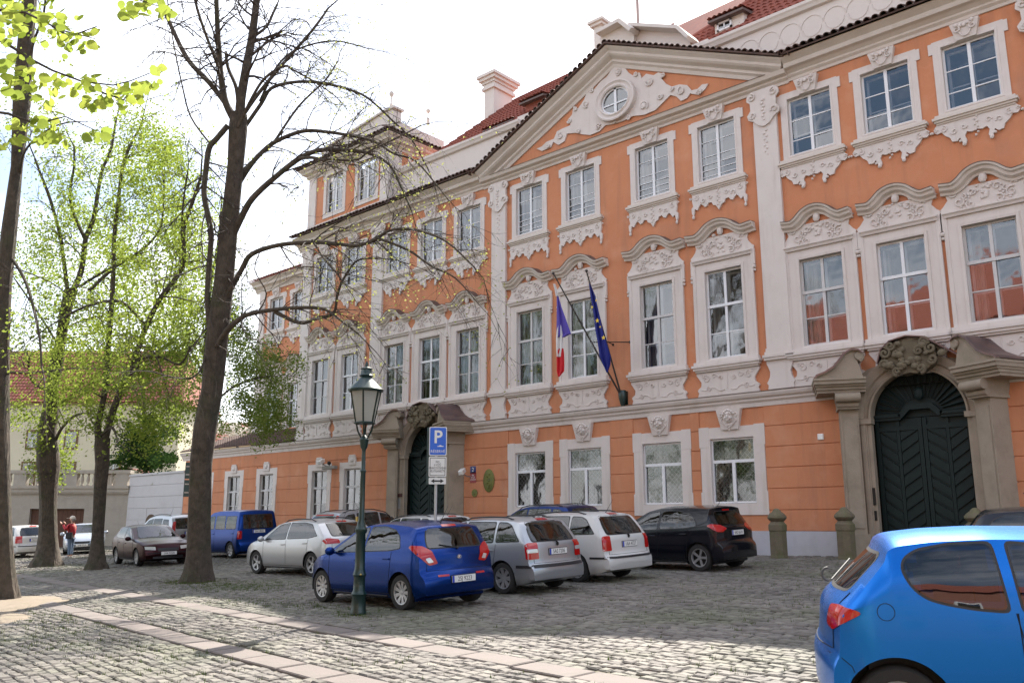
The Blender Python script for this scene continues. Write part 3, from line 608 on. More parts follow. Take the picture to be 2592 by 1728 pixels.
def piano_window(x, zt, centre, seed):
    w = surround(.66, 5.88, zt + .03, .40).build('window', WHITE, PAL, loc=(x, 0, 0)); rg = random.Random(seed)
    tz = 7.60 if centre else 7.50
    bars(.64, 5.9, zt, [6.72], transoms=(tz,), mull=.085).build('frame', GREYFR if seed % 2 else FRAME, w)
    bars(.60, 5.95, zt - .05, [6.72, tz], y=.33, fr=.07, mull=.10, tr=.04).build('inner_frame', FRAME, w); panes(w, .60, 5.95, zt - .04, [6.72, tz], rg=rg); curtains(w, .62, 5.9, zt, rg.uniform(.12, .34), rg.uniform(.05, .22))
    s_ = MB()
    for e, z0, z1 in ((.0, 5.50, 5.56), (.05, 5.56, 5.64), (.09, 5.64, 5.72), (.03, 5.72, 5.82)): s_.box(-1.07 - e, 1.07 + e, -.14 - e, 0, z0, z1)
    s_.build('sill', WHITE, w)
    ap = [(1.06, 5.5), (1.07, 5.42), (.98, 5.30), (.90, 5.18), (.92, 5.05), (1.02, 4.98), (1.05, 4.93), (1.0, 4.86), (1.04, 4.74)]
    a = MB(); a.prism([(-p, z) for p, z in ap] + [(p, z) for p, z in reversed(ap)], -.075, 0); a.build('apron', WHITE, w)
    # over-panel with ears
    zb = zt + .28; dz = 0 if centre else -.02; h = 9.84 if centre else 9.54
    op = [(1.10, 8.62 + (zt - 8.72)), (1.13, 8.70 + (zt - 8.72)), (1.09, 8.80 + (zt - 8.72)), (1.09, zb + .18), (1.12, zb + .26), (1.02, zb + .34), (.93, zb + .46), (.90, h - .28), (.94, h - .12), (1.08, h)]
    o = MB(); top = [(p, z) for p, z in op]; inner = [(.94, h - .12)]
    o.prism([(-p, z) for p, z in top] + [(p, z) for p, z in reversed(top)] + [(1.0, zt - .1), (1.0, zt + .3), (-1.0, zt + .3), (-1.0, zt - .1)][0:0], -.045, 0) if False else None
    body = [(-.98, zt + .30), (-1.09, zt + .30)] + [(-p, z) for p, z in op[3:]] + [(p, z) for p, z in reversed(op[3:])] + [(1.09, zt + .30), (.98, zt + .30)]
    o.prism(body, -.05, 0)
    for sg in (-1, 1):
        o.box(min(sg * 1.02, sg * 1.12), max(sg * 1.02, sg * 1.12), -.07, 0, zt - .05, zt + .45); o.ball((sg * 1.09, -.05, zt - .12), .06, 8); o.ball((sg * 1.10, -.05, zt - .24), .045, 8)
    o.build('overpanel', WHITE, w)
    l = MB(); l.xprism([(0, zt + .30), (-.09, zt + .30), (-.11, zt + .36), (-.15, zt + .40), (-.15, zt + .44), (0, zt + .46)], -1.04, 1.04); l.build('lintel_moulding', WHITE, w)
    # wavy hood
    pk = .38; hb = 9.84 if centre else 9.54
    def hz(t):
        a = abs(t); return hb + pk * (1 - (a / .62) ** 2 * .72) if a < .42 else (hb + pk * (1 - (.42 / .62) ** 2 * .72) * max(0, 1 - (a - .42) / .42) ** 1.6 + (.0 if a < .84 else .035 * (a - .84) / .3) if a >= .42 else hb)
    hw_ = 1.18 if centre else 1.03; path = [(x_ * hw_ / 1.18, z_) for x_, z_ in wave(26, -1.18, 1.18, hz)]; m = MB(); m.sweep([(0, -.16), (.10, -.16), (.12, -.10), (.22, -.05), (.24, .02), (.31, .05), (.32, .10), (0, .12)], path); m.build('hood', CORN, w)
    m = MB(); m.sweep([(.335, .10), (.335, .115), (0, .15), (0, .12)], path); m.build('flashing', FLASH, w)
    # raised rocaille: apron, over-panel
    r_ = MB(); m_y[0] = -.09
    for sg in (-1, 1):
        curls(r_, [(sg * .72, 5.28, .12, R(90), 1.2, sg), (sg * .45, 5.34, .09, R(0), 1.1, -sg), (sg * .22, 5.27, .08, R(180), 1.2, sg), (sg * .66, 4.98, .09, R(-90), 1.0, -sg), (sg * .84, 5.38, .07, R(30), 1, sg)], .017)
        r_.tube([(sg * (.9 - .1 * k), -.08, 4.96 - .035 * math.sin(k * 1.1 + .4) - .05 * (k > 5)) for k in range(9)], .016, 5)
    r_.tube([(0, -.08, 5.42 - .07 * k) for k in range(8)], .014, 5)
    zc = (zt + .46 + h) / 2; m_y[0] = -.075; H = h - zt - .46
    for sg in (-1, 1):
        curls(r_, [(sg * .62, zc - .1, .15, R(60), 1.2, sg), (sg * .35, zc - .22, .12, R(120), 1.2, -sg), (sg * .30, zc + .12, .11, R(0), 1.2, sg), (sg * .74, zc + .16, .10, R(200), 1.1, -sg), (sg * .5, zc + .02, .08, R(90), 1.0, sg)], .024)
        for k in range(7): r_.ball((sg * (.16 + .07 * k), -.06, zc + .25 - .08 * k - .02 * (k % 2)), .037, 6, (1.2, .8, 1))
    rr = random.Random(seed * 3)
    for k in range(16): r_.ball((rr.gauss(0, .16), -.06, zc + rr.gauss(.08, .16)), rr.uniform(.03, .065), 6, (1.2, .8, 1))
    r_.ball((0, -.08, h + .05 + pk * .2), .11, 8, (1, .8, 1.25)); tag(r_.build('stucco_relief', WHITE, w, smooth=True), kind='stuff')
    return w
APR_C = [(.95, 11.44), (.96, 11.2), (.92, 11.02), (.99, 10.95), (.98, 10.78), (.93, 10.68), (.90, 10.76), (.87, 10.92), (.78, 10.86), (.70, 10.98), (.64, 11.04), (.56, 10.98), (.50, 10.90), (.42, 10.93), (.36, 11.02), (.24, 11.0), (.20, 10.90), (.10, 10.86), (.0, 10.70)]
APR_W = [(.95, 11.44), (1.02, 11.36), (1.04, 11.24), (.97, 11.18), (.86, 11.20), (.78, 11.08), (.66, 10.98), (.62, 10.86), (.50, 10.84), (.42, 10.92), (.36, 10.74), (.30, 10.70), (.26, 10.80), (.30, 10.94), (.24, 11.04), (.12, 11.0), (.0, 11.04)]
def upper_window(x, zt, centre, seed, dz=0.0, nopanel=False, z0=11.8, y=0.0):
    rg = random.Random(seed * 7 + 1)
    w = surround(.69, z0 - .02, zt + .03, .20, [(-.16, -.02), (.045, -.02), (.05, .03), (.035, .05), (.035, .20), (0, .20), (-.02, 0)]).build('window', WHITE, PAL, loc=(x, y, 0))
    for sg in (-1, 1):
        e = MB(); a, b = sorted((sg * .84, sg * .99)); e.box(a, b, -.036, 0, zt - .12, zt + .20); e.build('ear', WHITE, w)
    h = zt - z0; rows = [z0 + h * .27, z0 + h * .62] if not centre else [z0 + h * f_ for f_ in (.09, .2, .31, .45, .72)]
    bars(.67, z0 + .02, zt, rows, tr=.022 if centre else .03, mull=.09).build('frame', FRAME, w)
    bars(.63, z0 + .05, zt - .05, [z0 + h * .4], y=.33, fr=.07, mull=.09).build('inner_frame', FRAME, w); panes(w, .63, z0 + .05, zt - .03, [z0 + h * .31, z0 + h * .66], rg=rg)
    if centre or rg.random() < .3: curtains(w, .62, z0, zt, rg.uniform(.1, .25), rg.uniform(.05, .15))
    if nopanel: return w
    s_ = MB()
    for ee, a, b in ((.0, z0 - .38, z0 - .33), (.04, z0 - .33, z0 - .27), (.08, z0 - .27, z0 - .20), (.02, z0 - .20, z0 - .12)): s_.box(-.96 - ee, .96 + ee, -.10 - ee, 0, a, b)
    s_.build('sill', CORN, w)
    AP = APR_C if centre else APR_W; q = z0 - 11.8
    a = MB(); a.prism([(-p, z + q) for p, z in AP] + [(p, z + q) for p, z in reversed(AP[:-1])], -.07, 0)
    m_y[0] = -.08
    for sg in (-1, 1):
        curls(a, [(sg * .8, 11.26 + q, .10, R(90), 1.2, sg), (sg * .55, 11.14 + q, .09, R(200), 1.1, -sg), (sg * .3, 11.2 + q, .08, R(0), 1.1, sg), (sg * 1.0, 11.3 + q, .05, 0, 1, sg)], .022)
        a.ball((sg * .33, -.06, 10.72 + q), .055, 8, (1, .8, 1.2)) if not centre else a.ball((sg * .93, -.06, 10.64 + q), .05, 8, (1, .8, 1.3))
        if not centre: a.ball((sg * .42, -.06, 10.82 + q), .04, 8); a.ball((sg * 1.09, -.05, 11.24 + q), .04, 8)
    for k in range(8): a.ball((.03 * (-1) ** k, -.07, 11.4 + q - .075 * k), .035, 6)
    a.build('apron', WHITE, w)
    k_ = MB(); zk = zt + .0; M = None; tw, bw = .37, .25; zz0, zz1 = zt + .02, zt + .50
    k_.add([(-bw, -.10, zz0), (bw, -.10, zz0), (tw, -.17, zz1), (-tw, -.17, zz1), (-bw, 0, zz0), (bw, 0, zz0), (tw, 0, zz1), (-tw, 0, zz1)], [(0, 1, 2, 3), (5, 4, 7, 6), (1, 0, 4, 5), (2, 1, 5, 6), (3, 2, 6, 7), (0, 3, 7, 4)])
    for k in range(5): k_.ball(((k - 2) * .1, -.18, zz1 - .08 - .05 * math.sin(k)), .05, 8, (1, .7, 1))
    for sg in (-1, 1): k_.tube(spiral(sg * .20, zz1 - .2, .10, R(90), 1.1, -.17, sgn=sg), .02, 5); k_.tube([(sg * .15, -.15, zz0 + .2), (sg * .08, -.15, zz0 + .08), (0, -.14, zz0 + .05)], .018, 5)
    k_.build('keystone', WHITE, w, smooth=True)
    return w
def mask_keystone(w, z0, z1, tw=.40, bw=.27, face=True):
    k_ = MB(); n = 6
    k_.add([(-bw, -.10, z0), (bw, -.10, z0), (tw, -.17, z1), (-tw, -.17, z1), (-bw, 0, z0), (bw, 0, z0), (tw, 0, z1), (-tw, 0, z1)], [(0, 1, 2, 3), (5, 4, 7, 6), (1, 0, 4, 5), (2, 1, 5, 6), (3, 2, 6, 7), (0, 3, 7, 4)])
    if face:
        c = (z0 + z1) / 2 + .07
        k_.ball((0, -.14, c), .17, 12, (.85, .55, 1.15)); k_.ball((0, -.245, c - .01), .035, 8, (.8, 1, 1.6))
        for sg in (-1, 1):
            k_.ball((sg * .065, -.225, c + .05), .03, 8, (1.3, .5, .6)); k_.ball((sg * .09, -.20, c - .04), .05, 8); k_.tube([(sg * .02, -.23, c + .085), (sg * .07, -.235, c + .11), (sg * .13, -.20, c + .08)], .016, 5)
            k_.tube(spiral(sg * .25, c + .08, .10, R(90), 1.1, -.15, sgn=sg), .025, 5); k_.tube([(sg * .2, -.15, c - .02), (sg * .26, -.14, c - .12), (sg * .16, -.14, c - .2), (sg * .05, -.14, c - .3)], .022, 5)
        k_.tube([(-.06, -.225, c - .095), (0, -.24, c - .11), (.06, -.225, c - .095)], .014, 5)
        for k in range(7): k_.ball(((k - 3) * .06, -.17, c + .2 - .012 * (k - 3) ** 2), .045, 8)
        for k in range(3): k_.ball((0, -.12, c - .24 - .08 * k), .045 - .01 * k, 8, (1.4 - .3 * k, .7, 1))
    k_.build('keystone', WHITE, w, smooth=True)
def lattice(w, hw, z0, z1, y=.2, st=.16):
    m = MB(); H = z1 - z0
    k = -H
    while k < 2 * hw:
        for sg in (1, -1):
            a, b = max(0, k), min(2 * hw, k + H)
            if b - a < .05: continue
            pa, pb = (a, a - k), (b, b - k)
            X = lambda t: (-hw + t) if sg > 0 else (hw - t)
            m.tube([(X(pa[0]), y, z0 + pa[1]), (X(pb[0]), y, z0 + pb[1])], .009, 4, cap=False)
        k += st
    m.build('window_grille', GREYFR, w)
def ground_window(x, seed):
    rg = random.Random(seed * 11)
    w = surround(.745, 1.44, 3.43, .33, [(-.16, -.02), (.035, -.02), (.035, .32), (0, .33), (-.02, 0)]).build('window', WHITE, PAL, loc=(x, 0, 0))
    e = MB(); e.box(-1.10, -.6, -.042, 0, 3.16, 3.78); e.box(.6, 1.10, -.042, 0, 3.16, 3.78); e.box(-1.10, -1.0, -.042, 0, 1.16, 1.75); e.box(1.0, 1.10, -.042, 0, 1.16, 1.75); e.box(-1.1, 1.1, -.041, 0, 1.16, 1.40); e.box(-.85, .85, -.06, 0, 1.16, 1.20); 
    for q_ in ((-1.10, -.76, -.043, -.001, 3.16, 3.78), (.76, 1.10, -.043, -.001, 3.16, 3.78), (-1.10, -1.0, -.043, -.001, 1.12, 1.8), (1.0, 1.10, -.043, -.001, 1.12, 1.8)): e2 = MB(); e2.box(*q_); e2.build('ear', WHITE, w)
    e2 = MB(); e2.box(-1.0, 1.0, -.04, -.001, 1.12, 1.3); e2.build('sill', WHITE, w)
    bars(.72, 1.47, 3.40, [], cols=1, y=.05, fr=.05).build('frame', FRAME, w)
    b = MB(); b.box(-.69, .69, .04, .10, 2.67, 2.76); b.box(-.05, .05, .035, .10, 1.5, 2.69); b.build('casement_bars', FRAME, w)
    panes(w, .68, 2.74, 3.37, [], cols=1, y=.08, rg=rg); panes(w, .68, 1.52, 2.68, [], y=.08, rg=rg)
    lattice(w, .7, 1.5, 3.38, .17); curtains(w, .68, 1.45, 3.4, rg.uniform(.28, .5), rg.uniform(.1, .3), .5)
    for sg in (-1, 1):
        c = MB(); V = [(sg * .12 + .03 * math.sin(i * 2), .56, 1.4 + 2.0 * i / 8) for i in range(9)]; c.tube(V, .05, 5); c.build('curtain', CURT, w, smooth=True)
    mask_keystone(w, 3.66, 4.28, .41, .28); return w
def small_window(x, seed):
    w = surround(.61, 1.0, 3.28, .27, [(-.16, -.02), (.035, -.02), (.035, .26), (0, .27), (-.02, 0)]).build('window', WHITE, PAL, loc=(x, 0, 0))
    for sg in (-1, 1): e = MB(); a, b = sorted((sg * .80, sg * .92)); e.box(a, b, -.036, 0, 2.7, 3.555); e.build('ear', WHITE, w)
    bars(.59, 1.03, 3.25, [1.75], transoms=(2.47,)).build('frame', GREYFR, w); panes(w, .56, 1.06, 3.2, [1.75, 2.47], rg=random.Random(seed)); curtains(w, .58, 1.0, 3.2, .3, .15)
    k = MB(); k.box(-.26, .26, -.08, 0, 3.42, 3.78); k.box(-.20, .20, -.09, 0, 3.78, 3.86); k.ball((0, -.09, 3.62), .09, 8, (1.3, .5, 1)); k.build('keystone', WHITE, w); return w
def clone(w, x):
    return copy_tree(w, PAL, (x, w.location.y, 0))
pw_c = [piano_window(CX[5], 8.72, True, 1), piano_window(CX[6], 8.72, True, 2)]; clone(pw_c[0], CX[7]); clone(pw_c[1], CX[8])
pw_w = [piano_window(CX[9], 8.49, False, 3), piano_window(CX[10], 8.49, False, 4)]
for k, i in enumerate((11, 12, 13, 14, 0, 1, 2, 3, 4)): clone(pw_w[k % 2], CX[i])
uw_c = [upper_window(CX[5], 13.71, True, 1), upper_window(CX[8], 13.71, True, 5)]; clone(uw_c[0], CX[6]); clone(uw_c[1], CX[7])
uw_w = [upper_window(CX[9], 13.64, False, 3), upper_window(CX[10], 13.64, False, 8)]
for k, i in enumerate((11, 12, 13, 14, 0, 1, 2, 3, 4)): clone(uw_w[k % 2], CX[i])
gw = ground_window(CX[5], 1); gw2 = ground_window(CX[7], 2); clone(gw, CX[6]); clone(gw2, CX[8])
lb = MB(); lb.ball((.25, .62, 2.25), .05, 8, (.8, 1, 1.5)); lb.build('indoor_lamp', LAMPY, gw)
sw = small_window(small_g[0], 1)
for x in small_g[1:]: clone(sw, x)
for x in (-33.72, -31.22):
    t_ = upper_window(x, 17.78, False, 9, nopanel=True, z0=15.82)
# oval window of the pediment, with its stucco
OX, OZ = -16.80, 15.78
m = MB()
el = lambda a, b, n=28: [(OX + a * math.cos(2 * math.pi * i / n), OZ + b * math.sin(2 * math.pi * i / n)) for i in range(n)]
m.sweep([(-.0, 0), (.20, 0), (.23, .05), (.18, .10), (.18, .15), (.24, .22), (.22, .27), (0, .28)], el(.60, .50)[::-1], closed=True); ow = part('oval_window', WHITE, m, smooth=True)
m = MB(); m.add([(x, -.065, z) for x, z in el(.62, .52)], [tuple(range(28))]); part('dark_opening', ROOM, m, ow, fix=False)
m = MB(); m.add([(x, -.08, z) for x, z in el(.61, .51)], [tuple(range(28))]); part('pane', GLASS, m, ow, fix=False)
m = MB(); m.box(OX - .05, OX + .05, -.12, -.085, OZ - .5, OZ + .5); m.box(OX - .58, OX + .58, -.115, -.086, OZ - .12, OZ - .07); m.sweep([(.07, -.06), (.12, -.06), (.12, 0), (.07, 0)], el(.60, .50)[::-1], closed=True); part('frame', FRAME, m, ow)
out = [(545, 985), (580, 1000), (640, 975), (655, 940), (690, 960), (730, 935), (745, 885), (800, 880), (850, 890), (900, 895), (960, 870), (1000, 830), (1060, 820), (1120, 800), (1180, 770), (1260, 760), (1330, 730), (1370, 690), (1430, 630), (1470, 640), (1500, 670), (1540, 650), (1560, 620), (1620, 630), (1660, 590), (1680, 555), (1640, 560), (1610, 590), (1570, 600), (1540, 565), (1490, 560), (1440, 575), (1400, 555), (1370, 520), (1380, 490), (1350, 480), (1320, 500), (1270, 490), (1240, 520), (1225, 480), (1180, 500), (1150, 480), (1130, 450), (1090, 430), (1045, 440), (1030, 480), (1010, 510), (970, 540), (930, 590), (880, 610), (860, 660), (820, 720), (790, 700), (780, 760), (755, 790), (770, 830), (720, 850), (680, 870), (660, 920), (610, 940), (580, 970)]
pts = onp([z3(x, y) for x, y in out], -.04)
bm = bmesh.new(); vs_ = [bm.verts.new((x, -.055, z)) for x, z in pts]; f_ = bm.faces.new(vs_); r_ = bmesh.ops.extrude_face_region(bm, geom=[f_])
for e_ in r_['geom']:
    if isinstance(e_, bmesh.types.BMVert): e_.co.y += .055
bmesh.ops.recalc_face_normals(bm, faces=bm.faces); me = bpy.data.meshes.new('stucco_cartouche'); bm.to_mesh(me); bm.free(); me.materials.append(WHITE); sc_ = obj('stucco_cartouche', me, PAL)
m = MB(); sp = [(620, 965, 20), (700, 900, 34), (820, 870, 22), (800, 720, 20), (870, 690, 38), (950, 840, 30), (1060, 800, 24), (1290, 540, 45), (1380, 500, 24), (1250, 700, 50), (1360, 640, 30), (1500, 600, 40), (1620, 610, 26), (1080, 475, 38), (1200, 490, 22), (910, 600, 24), (1150, 780, 25), (760, 800, 26), (1440, 590, 20)]
for i, (x, y, r) in enumerate(sp):
    (px, pz), = onp([z3(x, y)], -.08); rad = r * .0031; m.tube(spiral(px, pz, rad * 1.25, i * 1.3, 1.5, -.085, 16, .1, 1 if i % 2 else -1), .03, 6)
    if r > 33: m.ball((px, -.06, pz), rad * .8, 10, (1, .5, 1))
tag(part('stucco_relief', WHITE, m, sc_, smooth=True), kind='stuff')

# ------------------------------------------------------------------ stone portals
def splay(mb, cx, sg, a=26):
    px, an = cx + sg * 1.42, R(-sg * a); c_, s_ = math.cos(an), math.sin(an)
    mb.v = [(px + (x - px) * c_ - (y if y < -.001 else .75) * s_, (x - px) * s_ + (y if y < -.001 else .75) * c_, z) for x, y, z in mb.v]; return mb
def portal(cx):
    root = bpy.data.objects.new('portal', None); COL.objects.link(root); root.parent = PAL
    for sg in (-1, 1):
        p = MB()
        for a, b, y in ((1.20, 1.34, -.16), (1.34, 1.46, -.22), (1.46, 1.60, -.18)):
            x0, x1 = sorted((cx + sg * a, cx + sg * b)); p.box(x0, x1, y, .02, .55, 3.62 if a < 1.6 else 3.9)
        x0, x1 = sorted((cx + sg * 1.14, cx + sg * 1.62)); p.box(x0, x1, -.34, .01, -.8, .56)
        o2 = MB(); x0, x1 = sorted((cx + sg * 1.60, cx + sg * 2.06)); o2.box(x0, x1, -.30, .02, .55, 3.9); x0, x1 = sorted((cx + sg * 1.66, cx + sg * 2.0)); o2.box(x0, x1, -.33, .01, .75, 3.7); x0, x1 = sorted((cx + sg * 1.54, cx + sg * 2.12)); o2.box(x0, x1, -.40, .015, -.8, .60); splay(o2, cx, sg).build('outer_pier', STONE, root)
        x0, x1 = sorted((cx + sg * 1.30, cx + sg * 1.36)); p.box(x0, x1, -.19, .01, .6, 3.5)
        x0, x1 = sorted((cx + sg * 1.16, cx + sg * 1.60)); p.box(x0, x1, -.25, .012, 3.50, 3.64)
        p.build('pier', STONE, root)
    a = MB(); arc = [(cx + 1.2 * math.cos(R(180 - 180 * i / 24)), 3.64 + 1.2 * math.sin(R(180 - 180 * i / 24))) for i in range(25)]
    a.sweep([(-.15, 0), (.16, 0), (.18, .05), (.13, .08), (.13, .2), (.19, .24), (.22, .34), (.26, .40), (.26, .46), (-.02, .46)], arc); a.build('arch', STONE, root, smooth=True)
    s = MB(); outer = [(cx + 1.6 * math.cos(R(180 - 180 * i / 24)), 3.64 + 1.6 * math.sin(R(180 - 180 * i / 24))) for i in range(25)]
    for sg in (-1, 1):
        q = [pt for pt in outer if sg * (pt[0] - cx) >= -.01]
        if sg > 0: poly = q + [(cx + 1.95, 3.64), (cx + 1.95, 4.5), (cx + 1.2, 5.0), (cx, 5.28)]
        else: poly = q + [(cx, 5.28), (cx - 1.2, 5.0), (cx - 1.95, 4.5), (cx - 1.95, 3.64)]
        s.prism(poly, -.1, .0)
    s.build('spandrel', STONE, root)
    for sg in (-1, 1):
        c = MB()     # console and capital
        c.box(*sorted((cx + sg * 1.58, cx + sg * 2.12)), -.48, 0, 3.9, 3.98)
        X = cx + sg * 1.86
        c.add([(X - .24, -.42, 3.98), (X + .24, -.42, 3.98), (X + .30, -.66, 4.34), (X - .30, -.66, 4.34), (X - .24, 0, 3.98), (X + .24, 0, 3.98), (X + .30, 0, 4.34), (X - .30, 0, 4.34)], [(0, 1, 2, 3), (5, 4, 7, 6), (1, 0, 4, 5), (2, 1, 5, 6), (3, 2, 6, 7), (0, 3, 7, 4)])
        Mx = Matrix.Translation((X, -.60, 4.2)) @ Matrix.Rotation(R(90), 4, 'Y'); c.lathe([(.02, -.32), (.13, -.32), (.13, .32), (.02, .32)], n=14, M=Mx); c.lathe([(.02, -.28), (.09, -.28), (.09, .28), (.02, .28)], n=12, M=Matrix.Translation((X, -.46, 4.02)) @ Matrix.Rotation(R(90), 4, 'Y'))
        splay(c, cx, sg).build('console', STONE, root, smooth=True)
        e = MB(); x0, x1 = sorted((cx + sg * 1.38, cx + sg * 2.62))
        for pr, z0, z1 in ((0, 4.34, 4.42), (.06, 4.42, 4.50), (.12, 4.50, 4.56), (.20, 4.56, 4.66), (.24, 4.66, 4.72)): e.box(x0 - (pr * .4 if sg < 0 else 0), x1 + (pr * .4 if sg > 0 else 0), -.56 - pr, 0, z0, z1)
        splay(e, cx, sg).build('entablature', STONE, root)
        # broken scroll gable, copper on top
        pr = [(2.66, 4.72), (2.60, 4.80), (2.38, 4.88), (2.15, 5.02), (2.0, 5.20), (1.86, 5.38), (1.68, 5.48), (1.50, 5.46), (1.40, 5.36), (1.40, 5.24), (1.48, 5.17), (1.55, 5.20), (1.52, 5.08), (1.42, 4.72)]
        g = MB(); P = [(cx + sg * a_, z) for a_, z in pr]; g.prism(P if sg > 0 else P[::-1], -.62, 0)
        g.tube([(cx + sg * a_, -.62, z) for a_, z in pr[:11]], .045, 6)
        g.lathe([(.01, -.03), (.10, -.03), (.12, 0), (.10, .03), (.01, .03)], n=14, M=Matrix.Translation((cx + sg * 1.50, -.64, 5.31)) @ Matrix.Rotation(R(90), 4, 'X')); splay(g, cx, sg).build('scroll_gable', STONE, root)
        cp = MB(); top = pr[:9]; n = len(top)
        V = [(cx + sg * (a_ + (.03 if i < 6 else 0)), -.72, z + .035) for i, (a_, z) in enumerate(top)] + [(cx + sg * (a_ + (.03 if i < 6 else 0)), .0, z + .035) for i, (a_, z) in enumerate(top)] + [(cx + sg * a_, -.72, z - .01) for a_, z in top] 
        cp.add(V, [(i, i + 1, n + i + 1, n + i) for i in range(n - 1)] + [(i, i + 1, 2 * n + i + 1, 2 * n + i) for i in range(n - 1)]); splay(cp, cx, sg).build('copper_cover', COPPER, root, smooth=True)
    # carved cartouche on the keystone
    c = MB(); sh = [(-.45, 4.80), (-.2, 4.70), (0, 4.74), (.2, 4.70), (.45, 4.80), (.62, 4.92), (.70, 5.15), (.6, 5.4), (.40, 5.55), (0, 5.62), (-.40, 5.55), (-.6, 5.4), (-.70, 5.15), (-.62, 4.92)]
    c.prism([(cx + a_, z) for a_, z in sh][::1], -.42, 0)
    for sg in (-1, 1):
        for (a_, z, rad, st) in ((.58, 5.32, .16, 90), (.42, 5.50, .13, 0), (.60, 5.02, .13, 200), (.30, 4.80, .12, -90), (.28, 5.28, .12, 60)):
            c.tube(spiral(cx + sg * a_, z, rad, R(st), 1.4, -.46, 14, .1, sg), .045, 6)
    rr = random.Random(int(cx * 10))
    for k in range(26): c.ball((cx + rr.gauss(0, .3), -.44 - rr.random() * .05, 5.15 + rr.gauss(0, .2)), rr.uniform(.05, .10), 8, (1.2, .7, 1))
    o = c.build('cartouche', STONED, root, smooth=True)
    cc = MB(); q = [(cx - .78, 5.05), (cx - .66, 5.42), (cx - .42, 5.62), (cx, 5.70), (cx + .42, 5.62), (cx + .70, 5.42), (cx + 1.15, 5.08), (cx + 1.4, 4.86)]
    cc.sweep([(.50, 0), (.50, .03), (0, .04), (0, .01)], q); cc.build('copper_cover', COPPER, root)
    return root
p1 = portal(GC); copy_tree(p1, PAL, (G2C - GC, 0, 0))
def gate_leaves(cx):
    y = .22
    for sg in (-1, 1):
        d = MB(); x0, x1 = sorted((cx + sg * .01, cx + sg * 1.22)); d.box(x0, x1, y, y + .08, -.15, 3.62); leaf = d.build('gate_leaf', GATE, PAL)
        f = MB()
        for a, b in ((.01, .11), (1.10, 1.21), (.58, .66)): f.box(*sorted((cx + sg * a, cx + sg * b)), y - .05, y - .001, -.1, 3.6 if b > .2 or True else 3.6)
        f.box(*sorted((cx + sg * .02, cx + sg * 1.20)), y - .055, y - .002, 3.30, 3.42); f.box(*sorted((cx + sg * .02, cx + sg * 1.20)), y - .055, y - .002, -.1, .12)
        f.build('gate_rail', GATE, leaf)
        for col in (0, 1):
            a0, a1 = (.12, .57) if col == 0 else (.67, 1.09); up = 1 if col == 0 else -1
            for k in range(11):
                z0 = .02 + k * .305; z1 = z0 + .27; rise = .30 * (-1 if col == 0 else 1) * (1)
                if k == 10: z1 = min(z1, 3.3)
                b = MB(); xa, xb = cx + sg * a0, cx + sg * a1
                za, zb = (z0 + max(0, -rise), z0 + max(0, rise))
                P = [(xa, za - .03), (xb, zb - .03), (xb, zb + .2), (xa, za + .2)]
                P = [(x_, min(max(z_, .12), 3.3)) for x_, z_ in P]
                if abs(P[3][1] - P[0][1]) < .02 and abs(P[2][1] - P[1][1]) < .02: continue
                b.prism(P if sg > 0 else P[::-1], y - .045, y - .002); b.build('board', GATE, leaf)
    # lunette above
    l = MB(); arc = [(cx + 1.2 * math.cos(R(i * 7.5)), 3.64 + 1.2 * math.sin(R(i * 7.5))) for i in range(25)]; l.prism([(x_, z_) for x_, z_ in arc], y + .02, y + .08)
    lo = l.build('lunette', GATE, PAL)
    r_ = MB(); 
    for z0, z1, e in ((3.58, 3.66, .12), (3.66, 3.74, .16)): r_.box(cx - 1.19, cx - .5, y - e, y, z0, z1); r_.box(cx + .5, cx + 1.19, y - e, y, z0, z1)
    r_.sweep([(-y + .16, -.07), (-y + .16, .07), (-y, .07), (-y, -.07)], [(cx - .52, 3.66), (cx - .28, 3.90), (cx + .28, 3.90), (cx + .52, 3.66)]); r_.ball((cx, y - .08, 4.25), .13, 10, (1, .6, 1.4)); r_.build('lintel', GATE, lo, smooth=False)
    for i in range(19):
        a = R(6 + i * 168 / 18); b = MB(); ca_, sa_ = math.cos(a), math.sin(a); r0, r1 = .55, 1.12
        b.tube([(cx + ca_ * r0, y - .02, 3.72 + sa_ * r0 * .8), (cx + ca_ * r1, y - .02, 3.66 + sa_ * r1)], [.022, .045], 5); b.build('ray', GATE, lo, smooth=True)
gate_leaves(GC); gate_leaves(G2C)
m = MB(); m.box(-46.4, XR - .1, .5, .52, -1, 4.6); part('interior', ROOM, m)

# ------------------------------------------------------------------ recessed left wing over the garden range
WY = 3.0
wl = on_y(575, 660, WY - .5).x; wr = XL
lw = [on_y(634, 740, WY).x, on_y(694, 720, WY).x - .3]
hs = [(x - .66, x + .66, 11.75, 13.7) for x in lw] + [(x - .66, x + .66, 6.0, 8.5) for x in lw]
m = holed_wall(wl + .45, wr, 4.5, 14.4, hs, WY); part('wall', ORANGE, m, fix=False)
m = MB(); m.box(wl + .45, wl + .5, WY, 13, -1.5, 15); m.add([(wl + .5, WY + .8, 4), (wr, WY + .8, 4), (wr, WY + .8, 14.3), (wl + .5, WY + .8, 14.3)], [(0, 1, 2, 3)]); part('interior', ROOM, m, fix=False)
for x in lw:
    w_ = upper_window(x, 13.66, False, 12, y=WY)
    w2 = piano_window(x, 8.45, False, 14); w2.location.y = WY
m = MB(); m.box(wl + .42, wl + 1.0, WY - .08, WY, 4.6, 14.3); part('pilaster', WHITE, m)
m = MB(); m.xprism([(y_ + WY, z) for y_, z in CP], wl, wr); part('cornice', CORN, m)
m = tile_field(plane_patch((wl, WY - .6, 14.88), (wr, WY - .6, 14.88), (wr, WY + 3.5, 16.9), (wl + 1.5, WY + 3.5, 16.9)), int((wr - wl) / .24), 12); tag(part('roof_tiles', TILE, m, fix=False), kind='stuff')
